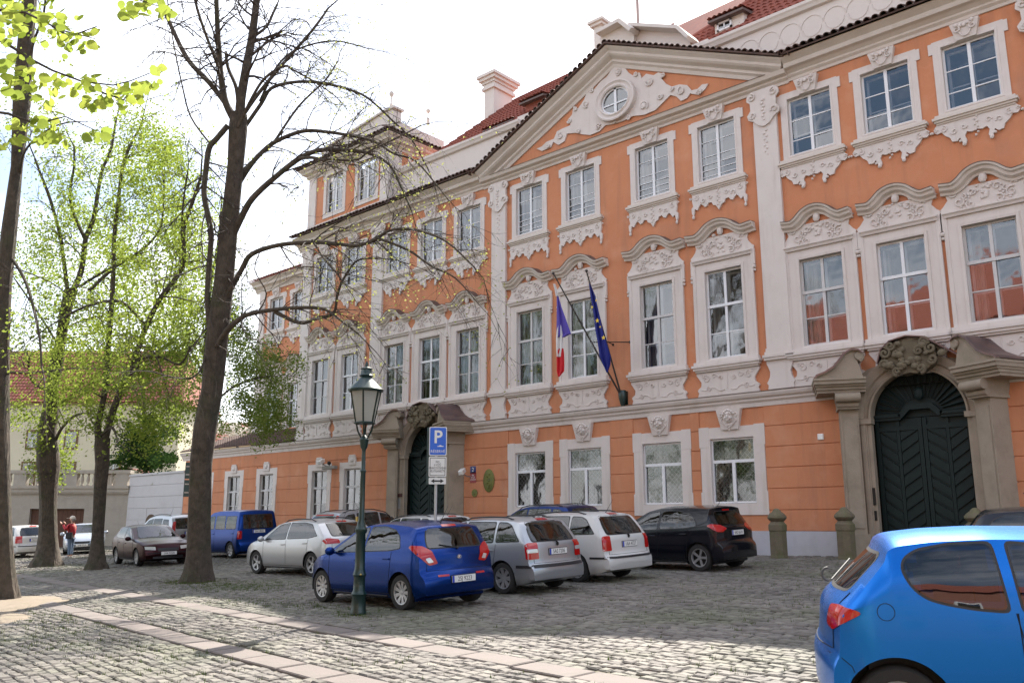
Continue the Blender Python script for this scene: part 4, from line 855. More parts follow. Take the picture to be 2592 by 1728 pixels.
part('roof', TILE, slope_board(wl, wr, WY - .6, 14.87, WY + 3.5, 16.88))
# garden range roof
m = tile_field(plane_patch((-46.7, -.28, 4.78), (-35.95, -.28, 4.78), (-35.95, 2.98, 5.9), (-46.7, 2.98, 5.9)), 45, 8); tag(part('roof_tiles', TILEE, m, fix=False), kind='stuff')
part('roof', TILEE, slope_board(-46.75, -35.93, -.34, 4.80, 2.98, 5.88, .06))

# ------------------------------------------------------------------ things fixed to the facade
fb = on_y(1431, 915, -.12)
FB = thing('flag_holder', 'dark green twin socket flag holder fixed above the string course', 'flag holder', (fb.x, 0, fb.z))
m = MB(); m.lathe([(.02, -.26), (.07, -.24), (.13, -.02), (.15, .2), (.12, .27), (.02, .28)], (0, -.14, 0), 10); m.build('socket', LGREEN, FB, smooth=True); m = MB(); m.box(-.12, .12, -.03, 0, -.2, .25); m.build('wall_plate', LGREEN, FB)
def flag(base, tipuv, Y, name, label, cloth_mat, kind):
    tip = on_y(*tipuv, Y); T = thing('flag', label, 'flag', base); b = Vector((0, 0, 0)); e = tip - Vector(base)
    m = MB(); m.tube([b, e], [.032, .022], 8); m.ball(e, .05, 8); m.build('flagpole', mat('dark flagpole', (.03, .022, .02), .5), T, smooth=True)
    return T, e
fbase = (fb.x, -.20, fb.z + .05)
FR_B = mat('french flag cloth', (.10, .07, .42), .8); FR_W = mat('white flag cloth', (.72, .70, .70), .8); FR_R = mat('red flag cloth', (.62, .02, .03), .8); EU = mat('blue flag cloth', (.012, .02, .22), .75); GOLD = mat('gold star', (.80, .58, .04), .6)
def drape(T, base, outline_rows, Y0, Y1, mats, name):
    """outline_rows: list of (v, uL, uR, [split colours]) in photo pixels, hung as a folded cloth"""
    for mi, (mt, rows) in enumerate(mats):
        m = MB(); V = []; nc = 10
        for (v, a, b, t) in rows:
            for i in range(nc + 1):
                u = a + (b - a) * i / nc; y = Y0 + (Y1 - Y0) * t + .045 * math.sin(i * 1.1 + v * .02) * min(1, abs(b - a) / 14)
                p = on_y(u, v, y) - Vector(base); V.append(p)
        k = nc + 1; m.add(V, [(j * k + i, j * k + i + 1, (j + 1) * k + i + 1, (j + 1) * k + i) for j in range(len(rows) - 1) for i in range(nc)]); m.build(name, mt, T, smooth=True, fix=False)
T1_, e1 = flag(fbase, (1271, 628), -1.9, 'flag', 'French tricolour flag hanging limp from its slanting pole', None, 0)
z7 = lambda x, y: ((1200 + x / 2.8507) / K, (550 + y / 2.8507) / K)
def rows7(L_): return [(z7(0, y)[1], z7(a, 0)[0], z7(b, 0)[0], t) for (y, a, b, t) in L_]
drape(T1_, fbase, None, -1.88, -1.5, [
    (FR_B, rows7([(565, 597, 608, 0), (650, 597, 632, .2), (750, 596, 668, .4), (840, 594, 700, .6)])),
    (FR_B, rows7([(840, 594, 700, .6), (865, 592, 655, .65)])),
    (FR_W, rows7([(740, 612, 614, .38), (790, 600, 632, .5), (840, 594, 640, .56), (870, 591, 644, .64), (950, 592, 644, .68), (1005, 596, 634, .70)])),
    (FR_W, rows7([(480, 570, 586, -.1), (520, 580, 600, -.05), (570, 590, 606, 0)])),
    (FR_R, rows7([(945, 612, 645, .7), (985, 594, 650, .75), (1060, 596, 652, .8), (1110, 596, 650, .85), (1150, 606, 616, .9)]))], 'cloth')
T2_, e2 = flag(fbase, (1347, 622), -1.9, 'flag', 'blue flag with gold stars hanging limp from its steeper pole', None, 0)
drape(T2_, fbase, None, -1.75, -1.0, [(EU, rows7([(470, 828, 836, 0), (560, 838, 872, .15), (700, 862, 905, .35), (820, 876, 930, .5), (900, 890, 955, .6), (1000, 905, 985, .7), (1060, 930, 985, .8), (1118, 955, 965, .85)]))], 'cloth')
def star(T, base, x, y, r, Y):
    p = on_y(*z7(x, y), Y) - Vector(base); m = MB(); P = []
    for k in range(10): a = math.pi / 2 + k * math.pi / 5; q = r if k % 2 == 0 else r * .42; P.append((p.x + q * math.cos(a), p.z + q * math.sin(a)))
    m.prism(P, p.y - .01, p.y + .01); m.build('star', GOLD, T)
for x, y, r, Y in ((852, 648, .05, -1.85), (889, 745, .08, -1.72), (934, 868, .08, -1.5), (880, 600, .04, -1.9), (910, 790, .04, -1.7)): star(T2_, fbase, x, y, r, Y)
STB = thing('flag_stay', 'thin dark stay rods bracing the flagpoles to the wall', 'stay rods', (on_y(*z7(1130, 900), 0).x, 0, on_y(*z7(1130, 900), 0).z))
m = MB(); bpt = Vector(STB.location); p = on_y(*z7(840, 900), -.9) - bpt; m.tube([(0, 0, 0), p], .018, 6); m.ball((0, -.03, 0), .05, 8); q = on_y(*z7(1003, 918), 0) - bpt; m.tube([q, on_y(*z7(955, 893), -.7) - bpt], .015, 6); m.ball(q, .045, 8); m.build('rod', IRON, STB, smooth=True)
# plaques by the second gate
pq = on_y((650 + 2305 / 3.92) / K, (1000 + 845 / 3.92) / K, -.03)
m = MB(); m.lathe([(.01, -.03), (.27, -.03), (.29, 0), (.27, .015), (.01, .02)], n=24, M=Matrix.Translation((0, -.05, 0)) @ Matrix.Diagonal((1, 1, 1.5, 1)) @ Matrix.Rotation(R(90), 4, 'X'))
for k in range(7): m.ball((.06 * math.sin(k * 2.3), -.08, -.24 + .08 * k), .045, 8, (1, .5, 1))
BRONZE = mat('green bronze', (.17, .17, .045), .55, .4, noise=((.10, .13, .06), 8, .45, .7, .8)); o = m.build('wall_plaque', BRONZE, None, smooth=True, loc=(pq.x, 0, pq.z)); tag(o, 'oval green bronze plaque on the orange wall beside the far gate', 'plaque')
pq = on_y((650 + 2165 / 3.92) / K, (1000 + 968 / 3.92) / K, -.03); m = MB(); m.lathe([(.01, 0), (.14, 0), (.15, .03), (.01, .035)], n=16, M=Matrix.Translation((0, -.03, 0)) @ Matrix.Rotation(R(90), 4, 'X')); m.ball((0, -.06, 0), .06, 8, (1, .4, 1)); tag(m.build('wall_plaque', BRONZE, None, smooth=True, loc=(pq.x, 0, pq.z)), 'small round bronze plaque below the house numbers', 'plaque')
def plate(name, label, uv, w, h, col, txt, size, tcol):
    p = on_y(*uv, -.04); T = thing(name, label, 'number sign', (p.x, -.03, p.z)); m = MB(); m.box(-w / 2, w / 2, -.012, .001, -h / 2, h / 2); m.build('plate', col, T); text('lettering', txt, size, T, (0, -.014, 0), (R(90), 0, 0), tcol); return T
plate('house_number', 'small blue house number plate with a white 2', ((650 + 2145 / 3.92) / K, (1000 + 738 / 3.92) / K), .30, .27, mat('enamel blue', (.015, .03, .16), .3), '2', .22, SIGNWHITE)
plate('house_number', 'small red house number plate under the blue one', ((650 + 2145 / 3.92) / K, (1000 + 815 / 3.92) / K), .32, .40, mat('enamel red', (.28, .02, .03), .3), '486\nMALÁ\nSTRANA', .085, SIGNWHITE)
p = on_y((1650 + 2010 / 4.704) / K, (1000 + 494 / 4.704) / K, -.05); m = MB(); m.bbox(-.085, .085, -.05, 0, -.085, .085, .015); tag(m.build('wall_light', mat('white plastic', (.85, .85, .84), .4), None, loc=(p.x, -.028, p.z)), 'small square white light on orange wall left of the near gate', 'wall light')
def cctv(uv, label, fac=1):
    p = on_y(*uv, -.5); T = thing('security_camera', label, 'camera', (p.x, -.03, p.z)); m = MB(); Mx = Matrix.Translation((0, -.45, .08)) @ Matrix.Rotation(R(20 * fac), 4, 'X') @ Matrix.Rotation(R(30), 4, 'Z'); m.bbox(-.09, .09, -.28, .2, -.08, .08, .02, Mx); m.build('housing', SIGNWHITE, T)
    m = MB(); m.tube([(0, -.4, 0), (0, -.2, -.1), (0, 0, -.1)], .025, 6); m.build('bracket', GALV, T, smooth=True); return T
cctv(((500 + 1470 / 4.704) / K, (1050 + 575 / 4.704) / K), 'white security camera above the small window left of the far gate')
cctv(((650 + 2035 / 3.92) / K, (1000 + 775 / 3.92) / K), 'white security camera on the right pier of the far gate')
p = on_y((500 + 1560 / 4.704) / K, (1050 + 625 / 4.704) / K, -.3); T = thing('floodlight', 'grey floodlight bar and dark sensor beside the security camera', 'floodlight', (p.x, -.02, p.z)); m = MB(); m.bbox(-.42, .55, -.36, -.2, -.07, .07, .02); m.build('lamp_bar', mat('grey lamp housing', (.22, .2, .18), .6), T); m = MB(); m.box(-.03, .03, -.25, 0, -.02, .02); m.ball((.05, -.3, .2), .09, 8); m.tube([(.05, -.3, .2), (.05, -.25, 0)], .02, 5); m.build('sensor', IRON, T, smooth=True)
p = on_y((650 + 1490 / 3.92) / K, (1000 + 990 / 3.92) / K, -.1); T = thing('intercom', 'dark letter slot and pale intercom panel on the far gate pier', 'intercom', (G2C - 1.42, -.2, p.z)); m = MB(); m.box(-.15, .15, -.04, .0, -.07, .07); m.build('letter_slot', mat('dark red box', (.06, .015, .015), .5), T); m = MB(); m.box(-.07, .07, -.03, 0, -.55, -.12); m.build('panel', GALV, T)
T = thing('intercom', 'slim dark intercom and key box on the near gate jamb', 'intercom', (GC - 1.27, -.16, 1.45)); m = MB(); m.box(-.035, .035, -.03, 0, -.1, .35); m.build('panel', IRON, T); m = MB(); m.box(-.03, .03, -.03, 0, -.5, -.25); m.build('key_box', IRON, T)
for u, v, l in ((1600, 1146, 'small iron hook right of the second barred window'),): pass
# ------------------------------------------------------------------ walls and houses at the left
WALLW = mat('whitewashed wall', (.50, .49, .50), .92, noise=[((.38, .36, .35), 1.2, .48, .8, .5), ((.56, .55, .54), 5, .5, .8, .4)], bump=.2, bscale=30)
GW = thing('garden_wall', 'whitewashed garden wall with horizontal joints between palace and balustrade', 'wall')
A_, B_ = -53.4, -46.62
for k in range(7):
    z0 = -.9 + .66 * k; z1 = min(3.66, z0 + .66)
    if z1 <= z0: continue
    for a, b in ((A_, -50.85), (-49.55, B_)) if z0 < 1.3 else ((A_, B_),): m = MB(); m.bbox(a, b, -.03, .3, z0 + .01, z1 - .01, .012); m.build('course', WALLW, GW)
m = MB(); m.box(A_, B_, .0, .31, -.9, 3.6); m.box(A_, B_, -.08, .36, 3.66, 3.78); m.build('coping', WALLW, GW)
m = MB(); m.prism([(-50.85, -.8), (-49.55, -.8), (-49.55, .9)] + [(-50.2 + .65 * math.cos(R(t)), .9 + .5 * math.sin(R(t))) for t in range(15, 180, 15)] + [(-50.85, .9)], -.05, -.03); m.build('niche', mat('brown niche', (.10, .065, .04), .9), GW)
BST = mat('grey weathered stone wall', (.36, .32, .27), .93, noise=[((.24, .21, .18), 1.5, .45, .8, .6), ((.44, .4, .35), 4, .5, .8, .4)], bump=.3, bscale=22)
ang = R(180 + 42)
BT = thing('balustrade_wall', 'long grey stone terrace wall with pierced balustrade behind the trees', 'wall', (-53.45, 0, 0), ang)
# local +x runs to the left in the photo, local -y ... faces the square on the +y side
Mloc = Matrix.Diagonal((1, 1, 1, 1))
Lw = 15.0; fy = 1
def lbox(m, x0, x1, o0, o1, z0, z1): m.box(x0, x1, min(o0, o1), max(o0, o1), z0, z1)
for a, b, z0, z1 in ((0, 2.6, -1.2, 2.7), (2.6, 5.9, 1.75, 2.7), (5.9, 7.75, -1.2, 2.7), (7.75, 9.0, -1.2, -.1), (7.75, 9.0, 1.25, 2.7), (9.0, Lw, -1.2, 2.7)):
    m = MB(); lbox(m, a, b, -.4, 0, z0, z1); m.build('wall', BST, BT)
m = MB(); lbox(m, -.05, Lw, -.45, .10, 2.62, 2.72); lbox(m, -.05, Lw, -.45, .16, 2.72, 2.95); lbox(m, -.05, Lw, -.45, .22, 2.95, 3.12); m.build('ledge', BST, BT)
m = MB(); lbox(m, -.05, Lw, -.45, .10, 3.86, 4.06); m.build('top_rail', BST, BT)
x = .1
bm_ = MB(); bm_.lathe([(.07, 0), (.09, .05), (.05, .12), (.11, .30), (.10, .42), (.045, .62), (.08, .70), (.07, .745)], (0, 0, 0), 10); bme = bm_.mesh('baluster', BST, True)
while x < Lw - .3:
    m = MB(); lbox(m, x, x + .75, -.32, .06, 3.12, 3.86); m.build('pedestal', BST, BT); x += .95
    for k in range(6): o = obj('baluster', bme, BT, (x + .1, -.12, 3.12)); x += .36
DOORB = mat('brown plank door', (.10, .045, .028), .8, noise=((.06, .03, .02), 8, .45, .8, .6), bump=.3, bscale=20)
for k in range(12): m = MB(); lbox(m, 2.6 + k * .275 + .006, 2.6 + (k + 1) * .275 - .006, -.28, -.2, -1, 1.75); m.build('door_plank', DOORB, BT)
m = MB(); lbox(m, 7.75, 9.0, -.25, -.2, -.1, 1.25); m.build('window', DOORB, BT)
for k in range(5): m = MB(); m.tube([(7.9 + k * .24, -.12, -.1), (7.9 + k * .24, -.12, 1.25)], .015, 5); m.build('window_bar', IRON, BT)
# houses behind, seen between the trees
CREAM = mat('cream house plaster', (.62, .56, .42), .92, noise=((.50, .44, .33), 1.0, .45, .8, .5))
def house(name, label, org, ang, w, d, zb, ze, zr, wallm, wins, hip=1.5):
    T = thing(name, label, 'house', org, ang); m = MB(); m.box(0, w, -d, 0, zb, ze); m.build('wall', wallm, T)
    pl = [((-.5, .6, ze - .2), (w + .5, .6, ze - .2), (w - hip, -d / 2, zr), (hip, -d / 2, zr)), ((w + .5, .6, ze - .2), (w + .5, -d - .6, ze - .2), (w - hip, -d / 2, zr), (w - hip, -d / 2, zr)), ((-.5, -d - .6, ze - .2), (-.5, .6, ze - .2), (hip, -d / 2, zr), (hip, -d / 2, zr))]
    rf = MB(); rf.add([(-.5, .6, ze - .25), (w + .5, .6, ze - .25), (w + .5, -d - .6, ze - .25), (-.5, -d - .6, ze - .25), (hip, -d / 2, zr - .1), (w - hip, -d / 2, zr - .1)], [(0, 1, 5, 4), (1, 2, 5), (2, 3, 4, 5), (3, 0, 4)]); r = rf.build('roof', TILE, T)
    A, B, C, D = pl[0]; q = plane_patch(B, A, D, C); t_ = tile_field(q, int(w / .3), int(w / 1.4), amp=.07, step=.05, cols=3); tag(t_.build('roof_tiles', TILE, r, fix=False), kind='stuff')
    for (x, z, ww, hh) in wins:
        f = MB(); f.box(x - ww / 2 - .12, x + ww / 2 + .12, 0, .06, z - .12, z + hh + .12); f.box(x - ww / 2, x + ww / 2, .062, .07, z, z + hh); wo_ = f.build('window', mat('brown window surround', (.16, .09, .05), .8), T)
        g = MB(); g.add([(x - ww / 2 + .05, .085, z + .05), (x + ww / 2 - .05, .085, z + .05), (x + ww / 2 - .05, .085, z + hh - .05), (x - ww / 2 + .05, .085, z + hh - .05)], [(0, 1, 2, 3)]); g.build('pane', GLASS, wo_, fix=False); k = MB(); k.box(x - .03, x + .03, .075, .1, z, z + hh); k.build('mullion', FRAME, wo_)
    m = MB(); m.box(w * .3, w * .3 + .9, -d / 2 - .4, -d / 2 + .4, zr - .8, zr + .9); m.box(w * .3 - .1, w * .3 + 1.0, -d / 2 - .5, -d / 2 + .5, zr + .6, zr + .75); m.build('chimney', BST, r); return T
def at_ang(u, dep): p = at_depth(u, 1190, dep); return (p.x, p.y, 0)
house('cream_house', 'cream house with a red tiled roof behind the balustrade wall', at_ang(395, 76), ang, 24, 9, -2, 11.6, 17.0, CREAM, [(5.5, 4.2, 1.1, 1.9), (9.5, 4.2, 1.1, 1.9), (13, 4.2, 1.1, 1.9), (12.9, 7.4, 1.0, 1.5), (9.5, 7.4, 1.0, 1.5)])
house('low_house', 'low pale house with red roof far behind the garden range', at_ang(640, 100), R(180 + 30), 14, 8, -2, 10.2, 13.0, CREAM, [(3, 6, 1, 1.6), (6, 6, 1, 1.6), (9, 6, 1, 1.6)])
# small tiled gatehouse roof with a white metal box, peeping over the terrace wall
p = at_depth(288, 1074, 61); T = thing('garden_shed', 'low shed with a curved red tile roof just behind the terrace wall', 'shed', (p.x, p.y, 0), ang)
m = MB(); m.box(-1.5, 1.5, -2, 0, -1, 4.2); m.build('wall', BST, T); V = []; 
for i in range(13): x_ = -1.5 + 3 * i / 12; z_ = 4.15 + .55 * math.sin(math.pi * i / 12); V += [(x_, .3, z_), (x_, -2.2, z_)]
m = MB(); m.add(V, [(2 * i, 2 * i + 2, 2 * i + 3, 2 * i + 1) for i in range(12)]); m.build('roof', TILE, T)
# ------------------------------------------------------------------ bollards
BSTN = mat('mossy bollard stone', (.15, .125, .085), .95, noise=[((.10, .115, .04), 3, .45, .7, .8), ((.22, .18, .12), 9, .5, .8, .5), ((.08, .06, .045), 5, .5, .8, .5)], bump=.6, bscale=25)
def bollard(x, y, label, h=1.30):
    z = gz(x, y); T = thing('stone_bollard', label, 'bollard', (x, y, z - .02), rnd.uniform(0, .4), 'stone bollards along the palace front'); s = h / 1.3
    M8 = [(.25, -.1), (.25, .05), (.235, .10), (.235, .72), (.255, .76), (.255, .90), (.20, .96), (.17, 1.0)]
    m = MB(); m.lathe([(a, b * s) for a, b in M8], n=8); m.build('shaft', BSTN, T); m = MB(); m.lathe([(a, b * s) for a, b in [(.17, .99), (.21, 1.02), (.255, 1.08), (.25, 1.13), (.19, 1.20), (.12, 1.25), (.10, 1.29), (.05, 1.33), (.005, 1.34)]], n=16); m.build('cap', BSTN, T, smooth=True)
bollard(-11.02, -1.25, 'mossy stone bollard with domed cap right behind the black hatchback')
bollard(-9.16, -1.25, 'mossy stone bollard with domed cap left of the near green gate')
pb = on_y(2240, 1175, -1.25); bollard(pb.x, -1.25, 'stone bollard right of the near green gate, half hidden by the blue car', 1.22)
# ------------------------------------------------------------------ street lamp
LX, LY = -12.12, -14.60; LZ = gz(LX, LY)
T = thing('street_lamp', 'dark green cast iron street lamp with a six sided glass lantern', 'street lamp', (LX, LY, LZ))
Hh = on_y(832, 850, LY).z - LZ; s = Hh / 4.05
prof = [(.135, 0), (.135, .04), (.12, .10), (.115, .30), (.13, .34), (.10, .40), (.095, .62), (.115, .66), (.095, .72), (.085, .76), (.078, 1.36), (.10, 1.39), (.105, 1.44), (.08, 1.48), (.072, 1.54), (.05, 1.60), (.047, 2.0), (.042, 2.42), (.055, 2.46), (.035, 2.50), (.032, 2.80), (.036, 2.84), (.06, 2.88), (.075, 2.98), (.085, 3.02), (.06, 3.06), (.02, 3.10)]
def lv(D_): return on_y(827, D_, LY).z - LZ
pk = [(0, 1410), (.04, 1405), (.10, 1392), (.30, 1356), (.34, 1348), (.40, 1340), (.62, 1305), (.66, 1298), (.72, 1290), (.76, 1283), (1.36, 1195)]
zk = lambda z: lv(1410 - z / 2.98 * (1410 - 1000)) if z <= 3.1 else z
PR = [(r, (1410 - 0) and (lv(1410) + (lv(1000) - lv(1410)) * z / 3.10)) for r, z in prof]
m = MB(); m.lathe(PR, n=14); post = m.build('post', LGREEN, T, smooth=True)
zl0, zl1, zc, ztop = lv(972), lv(900), lv(868), lv(852)
m = MB(); Rb, Rt = .165, .275
hexp = lambda r, z, o=0: [(r * math.cos(R(60 * k + 12 + o)), r * math.sin(R(60 * k + 12 + o)), z) for k in range(6)]
b0, b1 = hexp(Rb, zl0), hexp(Rt, zl1)
for k in range(6):
    m.tube([b0[k], b1[k]], .016, 5); m.tube([b0[k], b0[(k + 1) % 6]], .018, 5); m.tube([b1[k], b1[(k + 1) % 6]], .022, 5)
m.lathe([(.02, zl0 - .02), (Rb + .02, zl0 - .02), (Rb + .03, zl0), (.02, zl0)], n=6)
for k in range(4): a = R(90 * k + 45); m.tube([(.04 * math.cos(a), .04 * math.sin(a), lv(1010)), (.12 * math.cos(a), .12 * math.sin(a), lv(990)), (.15 * math.cos(a), .15 * math.sin(a), zl0)], .016, 5)
m.build('lantern_frame', LGREEN, T, smooth=True)
for k in range(6): q = MB(); q.add([b0[k], b0[(k + 1) % 6], b1[(k + 1) % 6], b1[k]], [(0, 1, 2, 3)]); q.build('pane', OPAL, T, fix=False)
q = MB(); q.lathe([(.02, zl0), (.05, zl0 + .04), (.055, zl0 + .2), (.03, zl0 + .3), (.005, zl0 + .34)], n=12); q.build('bulb', mat('frosted bulb', (.8, .8, .76), .5), T, smooth=True)
q = MB(); q.lathe([(Rt + .03, zl1 - .01), (Rt + .04, zl1 + .02), (.20, zl1 + (zc - zl1) * .55), (.11, zl1 + (zc - zl1) * .9), (.10, zc), (.13, zc + .02), (.10, zc + .05), (.09, ztop), (.11, ztop + .02), (.03, ztop + .06), (.03, ztop + .10), (.005, ztop + .16)], n=12); q.build('hood', LGREEN, T, smooth=True)
q = MB(); q.lathe([(.022, -.05), (.022, .05)], (0, 0, 0), 6); q.ball((.11, -.06, lv(1318)), .02, 6); q.box(-.02, .02, -.11, -.085, lv(1190) - .05, lv(1190) + .03); q.build('service_hatch', mat('brass fitting', (.35, .25, .08), .35, .8), T, smooth=True)
# ------------------------------------------------------------------ parking signs
def sign_post(name, label, base, H, az, panels, back=False):
    T = thing(name, label, 'sign', base, az); m = MB(); m.tube([(0, 0, 0), (0, 0, H)], .03, 10); m.build('post', GALV, T, smooth=True); return T
def rr(m, w, h, y0, y1, cx=0, cz=0, r=.03):
    P = []
    for sx, sz, a0 in ((1, 1, 0), (-1, 1, 90), (-1, -1, 180), (1, -1, 270)):
        for t in (0, 30, 60, 90): P.append((cx + sx * (w / 2 - r) + r * math.cos(R(a0 + t)), cz + sz * (h / 2 - r) + r * math.sin(R(a0 + t))))
    m.prism(P[::-1] if False else P, y0, y1)
SD = 18.6; sp = at_depth(1000, 1190, SD); SX, SY = sp.x, sp.y; SZ = gz(SX, SY); zz_ = lambda v: at_depth(1004, v, SD).z - SZ
px = SD / FPX * K
T = thing('parking_sign', 'blue P reserved parking sign with white plates on a galvanised pole', 'sign', (SX, SY, SZ), YAW + R(3))
m = MB(); m.tube([(0, 0, 0), (0, 0, zz_(985))], .032, 10); m.build('post', GALV, T, smooth=True)
wP = 41 * px; zt_, zb_ = zz_(976), zz_(1044); hP = zt_ - zb_; cP = (zt_ + zb_) / 2; ox = .03
m = MB(); rr(m, wP, hP, -.075, -.05, ox, cP); pb_ = m.build('blue_plate', SIGNWHITE, T); m = MB(); rr(m, wP - .035, hP - .035, -.079, -.0751, ox, cP, .025); m.build('field', SIGNBLUE, pb_)
TOFF[0] = .008; text('lettering', 'P', hP * .62, pb_, (ox - .0, -.081, cP + hP * .13), (R(90), 0, 0), SIGNWHITE, .001, sx=.95)
TOFF[0] = 0.0; text('lettering', 'RÉSERVÉ', hP * .135, pb_, (ox, -.081, cP - hP * .36), (R(90), 0, 0), SIGNWHITE, .0005, sx=1.0)
m = MB(); cz = cP - hP * .17; k_ = px; X0 = ox + 6 * px; m.prism([(X0 - 7 * k_, cz - 1.5 * k_), (X0 + 7 * k_, cz - 1.5 * k_), (X0 + 7 * k_, cz), (X0 + 3 * k_, cz + .5 * k_), (X0 + 1 * k_, cz + 2 * k_), (X0 - 2 * k_, cz + 2 * k_), (X0 - 4 * k_, cz + .3 * k_), (X0 - 7 * k_, cz)], -.082, -.079); m.build('car_symbol', SIGNWHITE, pb_)
zt2, zb2 = zz_(1046), zz_(1094); m = MB(); rr(m, wP, zt2 - zb2, -.075, -.05, ox, (zt2 + zb2) / 2); pw = m.build('text_plate', SIGNWHITE, T); c2 = (zt2 + zb2) / 2; h2 = zt2 - zb2
m = MB(); 
for a, b, c, d in ((-.5, .5, .47, .5), (-.5, .5, -.5, -.47), (-.5, -.47, -.5, .5), (.47, .5, -.5, .5)): m.box(ox + a * (wP - .05), ox + b * (wP - .05), -.078, -.0751, c2 + c * (h2 - .05), c2 + d * (h2 - .05))
m.build('border', SIGNBLACK, pw); text('lettering', 'PRO\n6 VOZŮ\nFRANCOUZSKÉHO\nVELVYSLANECTVÍ', h2 * .155, pw, (ox, -.077, c2), (R(90), 0, 0), SIGNBLACK, .0005, sx=.62)
zt3, zb3 = zz_(1096), zz_(1111); c3 = (zt3 + zb3) / 2; m = MB(); rr(m, wP * .97, zt3 - zb3, -.075, -.05, ox, c3, .015); pa = m.build('arrow_plate', SIGNWHITE, T)
m = MB(); a_ = wP * .36; t_ = .016; h_ = .045; m.prism([(ox - a_, c3), (ox - a_ + .07, c3 - h_), (ox - a_ + .07, c3 - t_), (ox + a_ - .07, c3 - t_), (ox + a_ - .07, c3 - h_), (ox + a_, c3), (ox + a_ - .07, c3 + h_), (ox + a_ - .07, c3 + t_), (ox - a_ + .07, c3 + t_), (ox - a_ + .07, c3 + h_)], -.079, -.0751); m.build('arrow', SIGNBLACK, pa)
m = MB(); m.box(ox - wP / 2 - .05, ox + wP / 2 - .06, .05, .07, zb3, zt_); m.build('rear_plate', SIGNBACK, T)
m = MB(); 
for v in (1000, 1030, 1060, 1085): m.box(-.05, .05, -.05, .05, zz_(v) - .02, zz_(v) + .02)
m.build('clamp', GALV, T)
# sign seen from behind, left of the big trunk
sp = at_depth(437, 1190, 27.0); SZ2 = gz(sp.x, sp.y); q = lambda u, v: at_depth(u, v, 27.0)
T = thing('road_sign', 'back of two dark road sign plates beside the big trunk', 'sign', (sp.x, sp.y, SZ2), YAW)
m = MB(); m.tube([(0, 0, 0), (0, 0, q(437, 1055).z - SZ2)], .03, 8); m.build('post', GALV, T, smooth=True)
for v0_, v1_ in ((1060, 1098), (1101, 1140)):
    m = MB(); z0, z1 = q(430, v1_).z - SZ2, q(430, v0_).z - SZ2; m.box(-.25, .27, -.06, -.04, z0, z1); pl_ = m.build('plate', SIGNBACK, T); m = MB()
    for a in (.25, .75): m.box(-.22, .24, -.075, -.061, z0 + (z1 - z0) * a - .02, z0 + (z1 - z0) * a + .02)
    m.build('brace', GALV, pl_)
# ------------------------------------------------------------------ cars
def paint(name, col, metal=.3, rough=.28, coat=.55):
    m = mat(name, col, rough, metal, coat=.18 if metal > .6 else coat, spec=.3); return m
CGLASS = glassmat('car glass', (.22, .245, .24), .06, 1.5, .01)
REDL = mat('red lamp lens', (.42, .006, .006), .12, coat=.6); CLEARL = mat('clear lamp lens', (.62, .62, .62), .15, .3, coat=.8); ORL = mat('amber lens', (.6, .22, .03), .2)
CHROME = mat('chrome', (.65, .65, .66), .18, 1.0); RIM = mat('silver rim', (.42, .42, .43), .35, .6); RIMD = mat('rim shadow', (.02, .02, .02), .7)
SEATM = mat('dark seat cloth', (.03, .03, .033), .9); PLATEM = mat('number plate white', (.74, .74, .72), .35); EUB = mat('plate blue strip', (.01, .05, .45), .4); SEAM = mat('panel gap', (.006, .006, .007), .9)
def smooth_profile(P, n, sig):
    P = np.array(P, float); d = np.r_[0, np.cumsum(np.hypot(*np.diff(P, axis=0).T))]; s = np.linspace(0, d[-1], 900)
    x = np.interp(s, d, P[:, 0]); z = np.interp(s, d, P[:, 1]); k = int(sig / (d[-1] / 900)) + 1; w = np.exp(-.5 * (np.arange(-3 * k, 3 * k + 1) / k) ** 2); w /= w.sum()
    pad = lambda a: np.r_[2 * a[0] - a[3 * k:0:-1], a, 2 * a[-1] - a[-2:-3 * k - 2:-1]]
    x = np.convolve(pad(x), w, 'valid'); z = np.convolve(pad(z), w, 'valid'); x = np.maximum.accumulate(x); i = np.linspace(0, 899, n).astype(int); return x[i], z[i]
WHEELS = {}
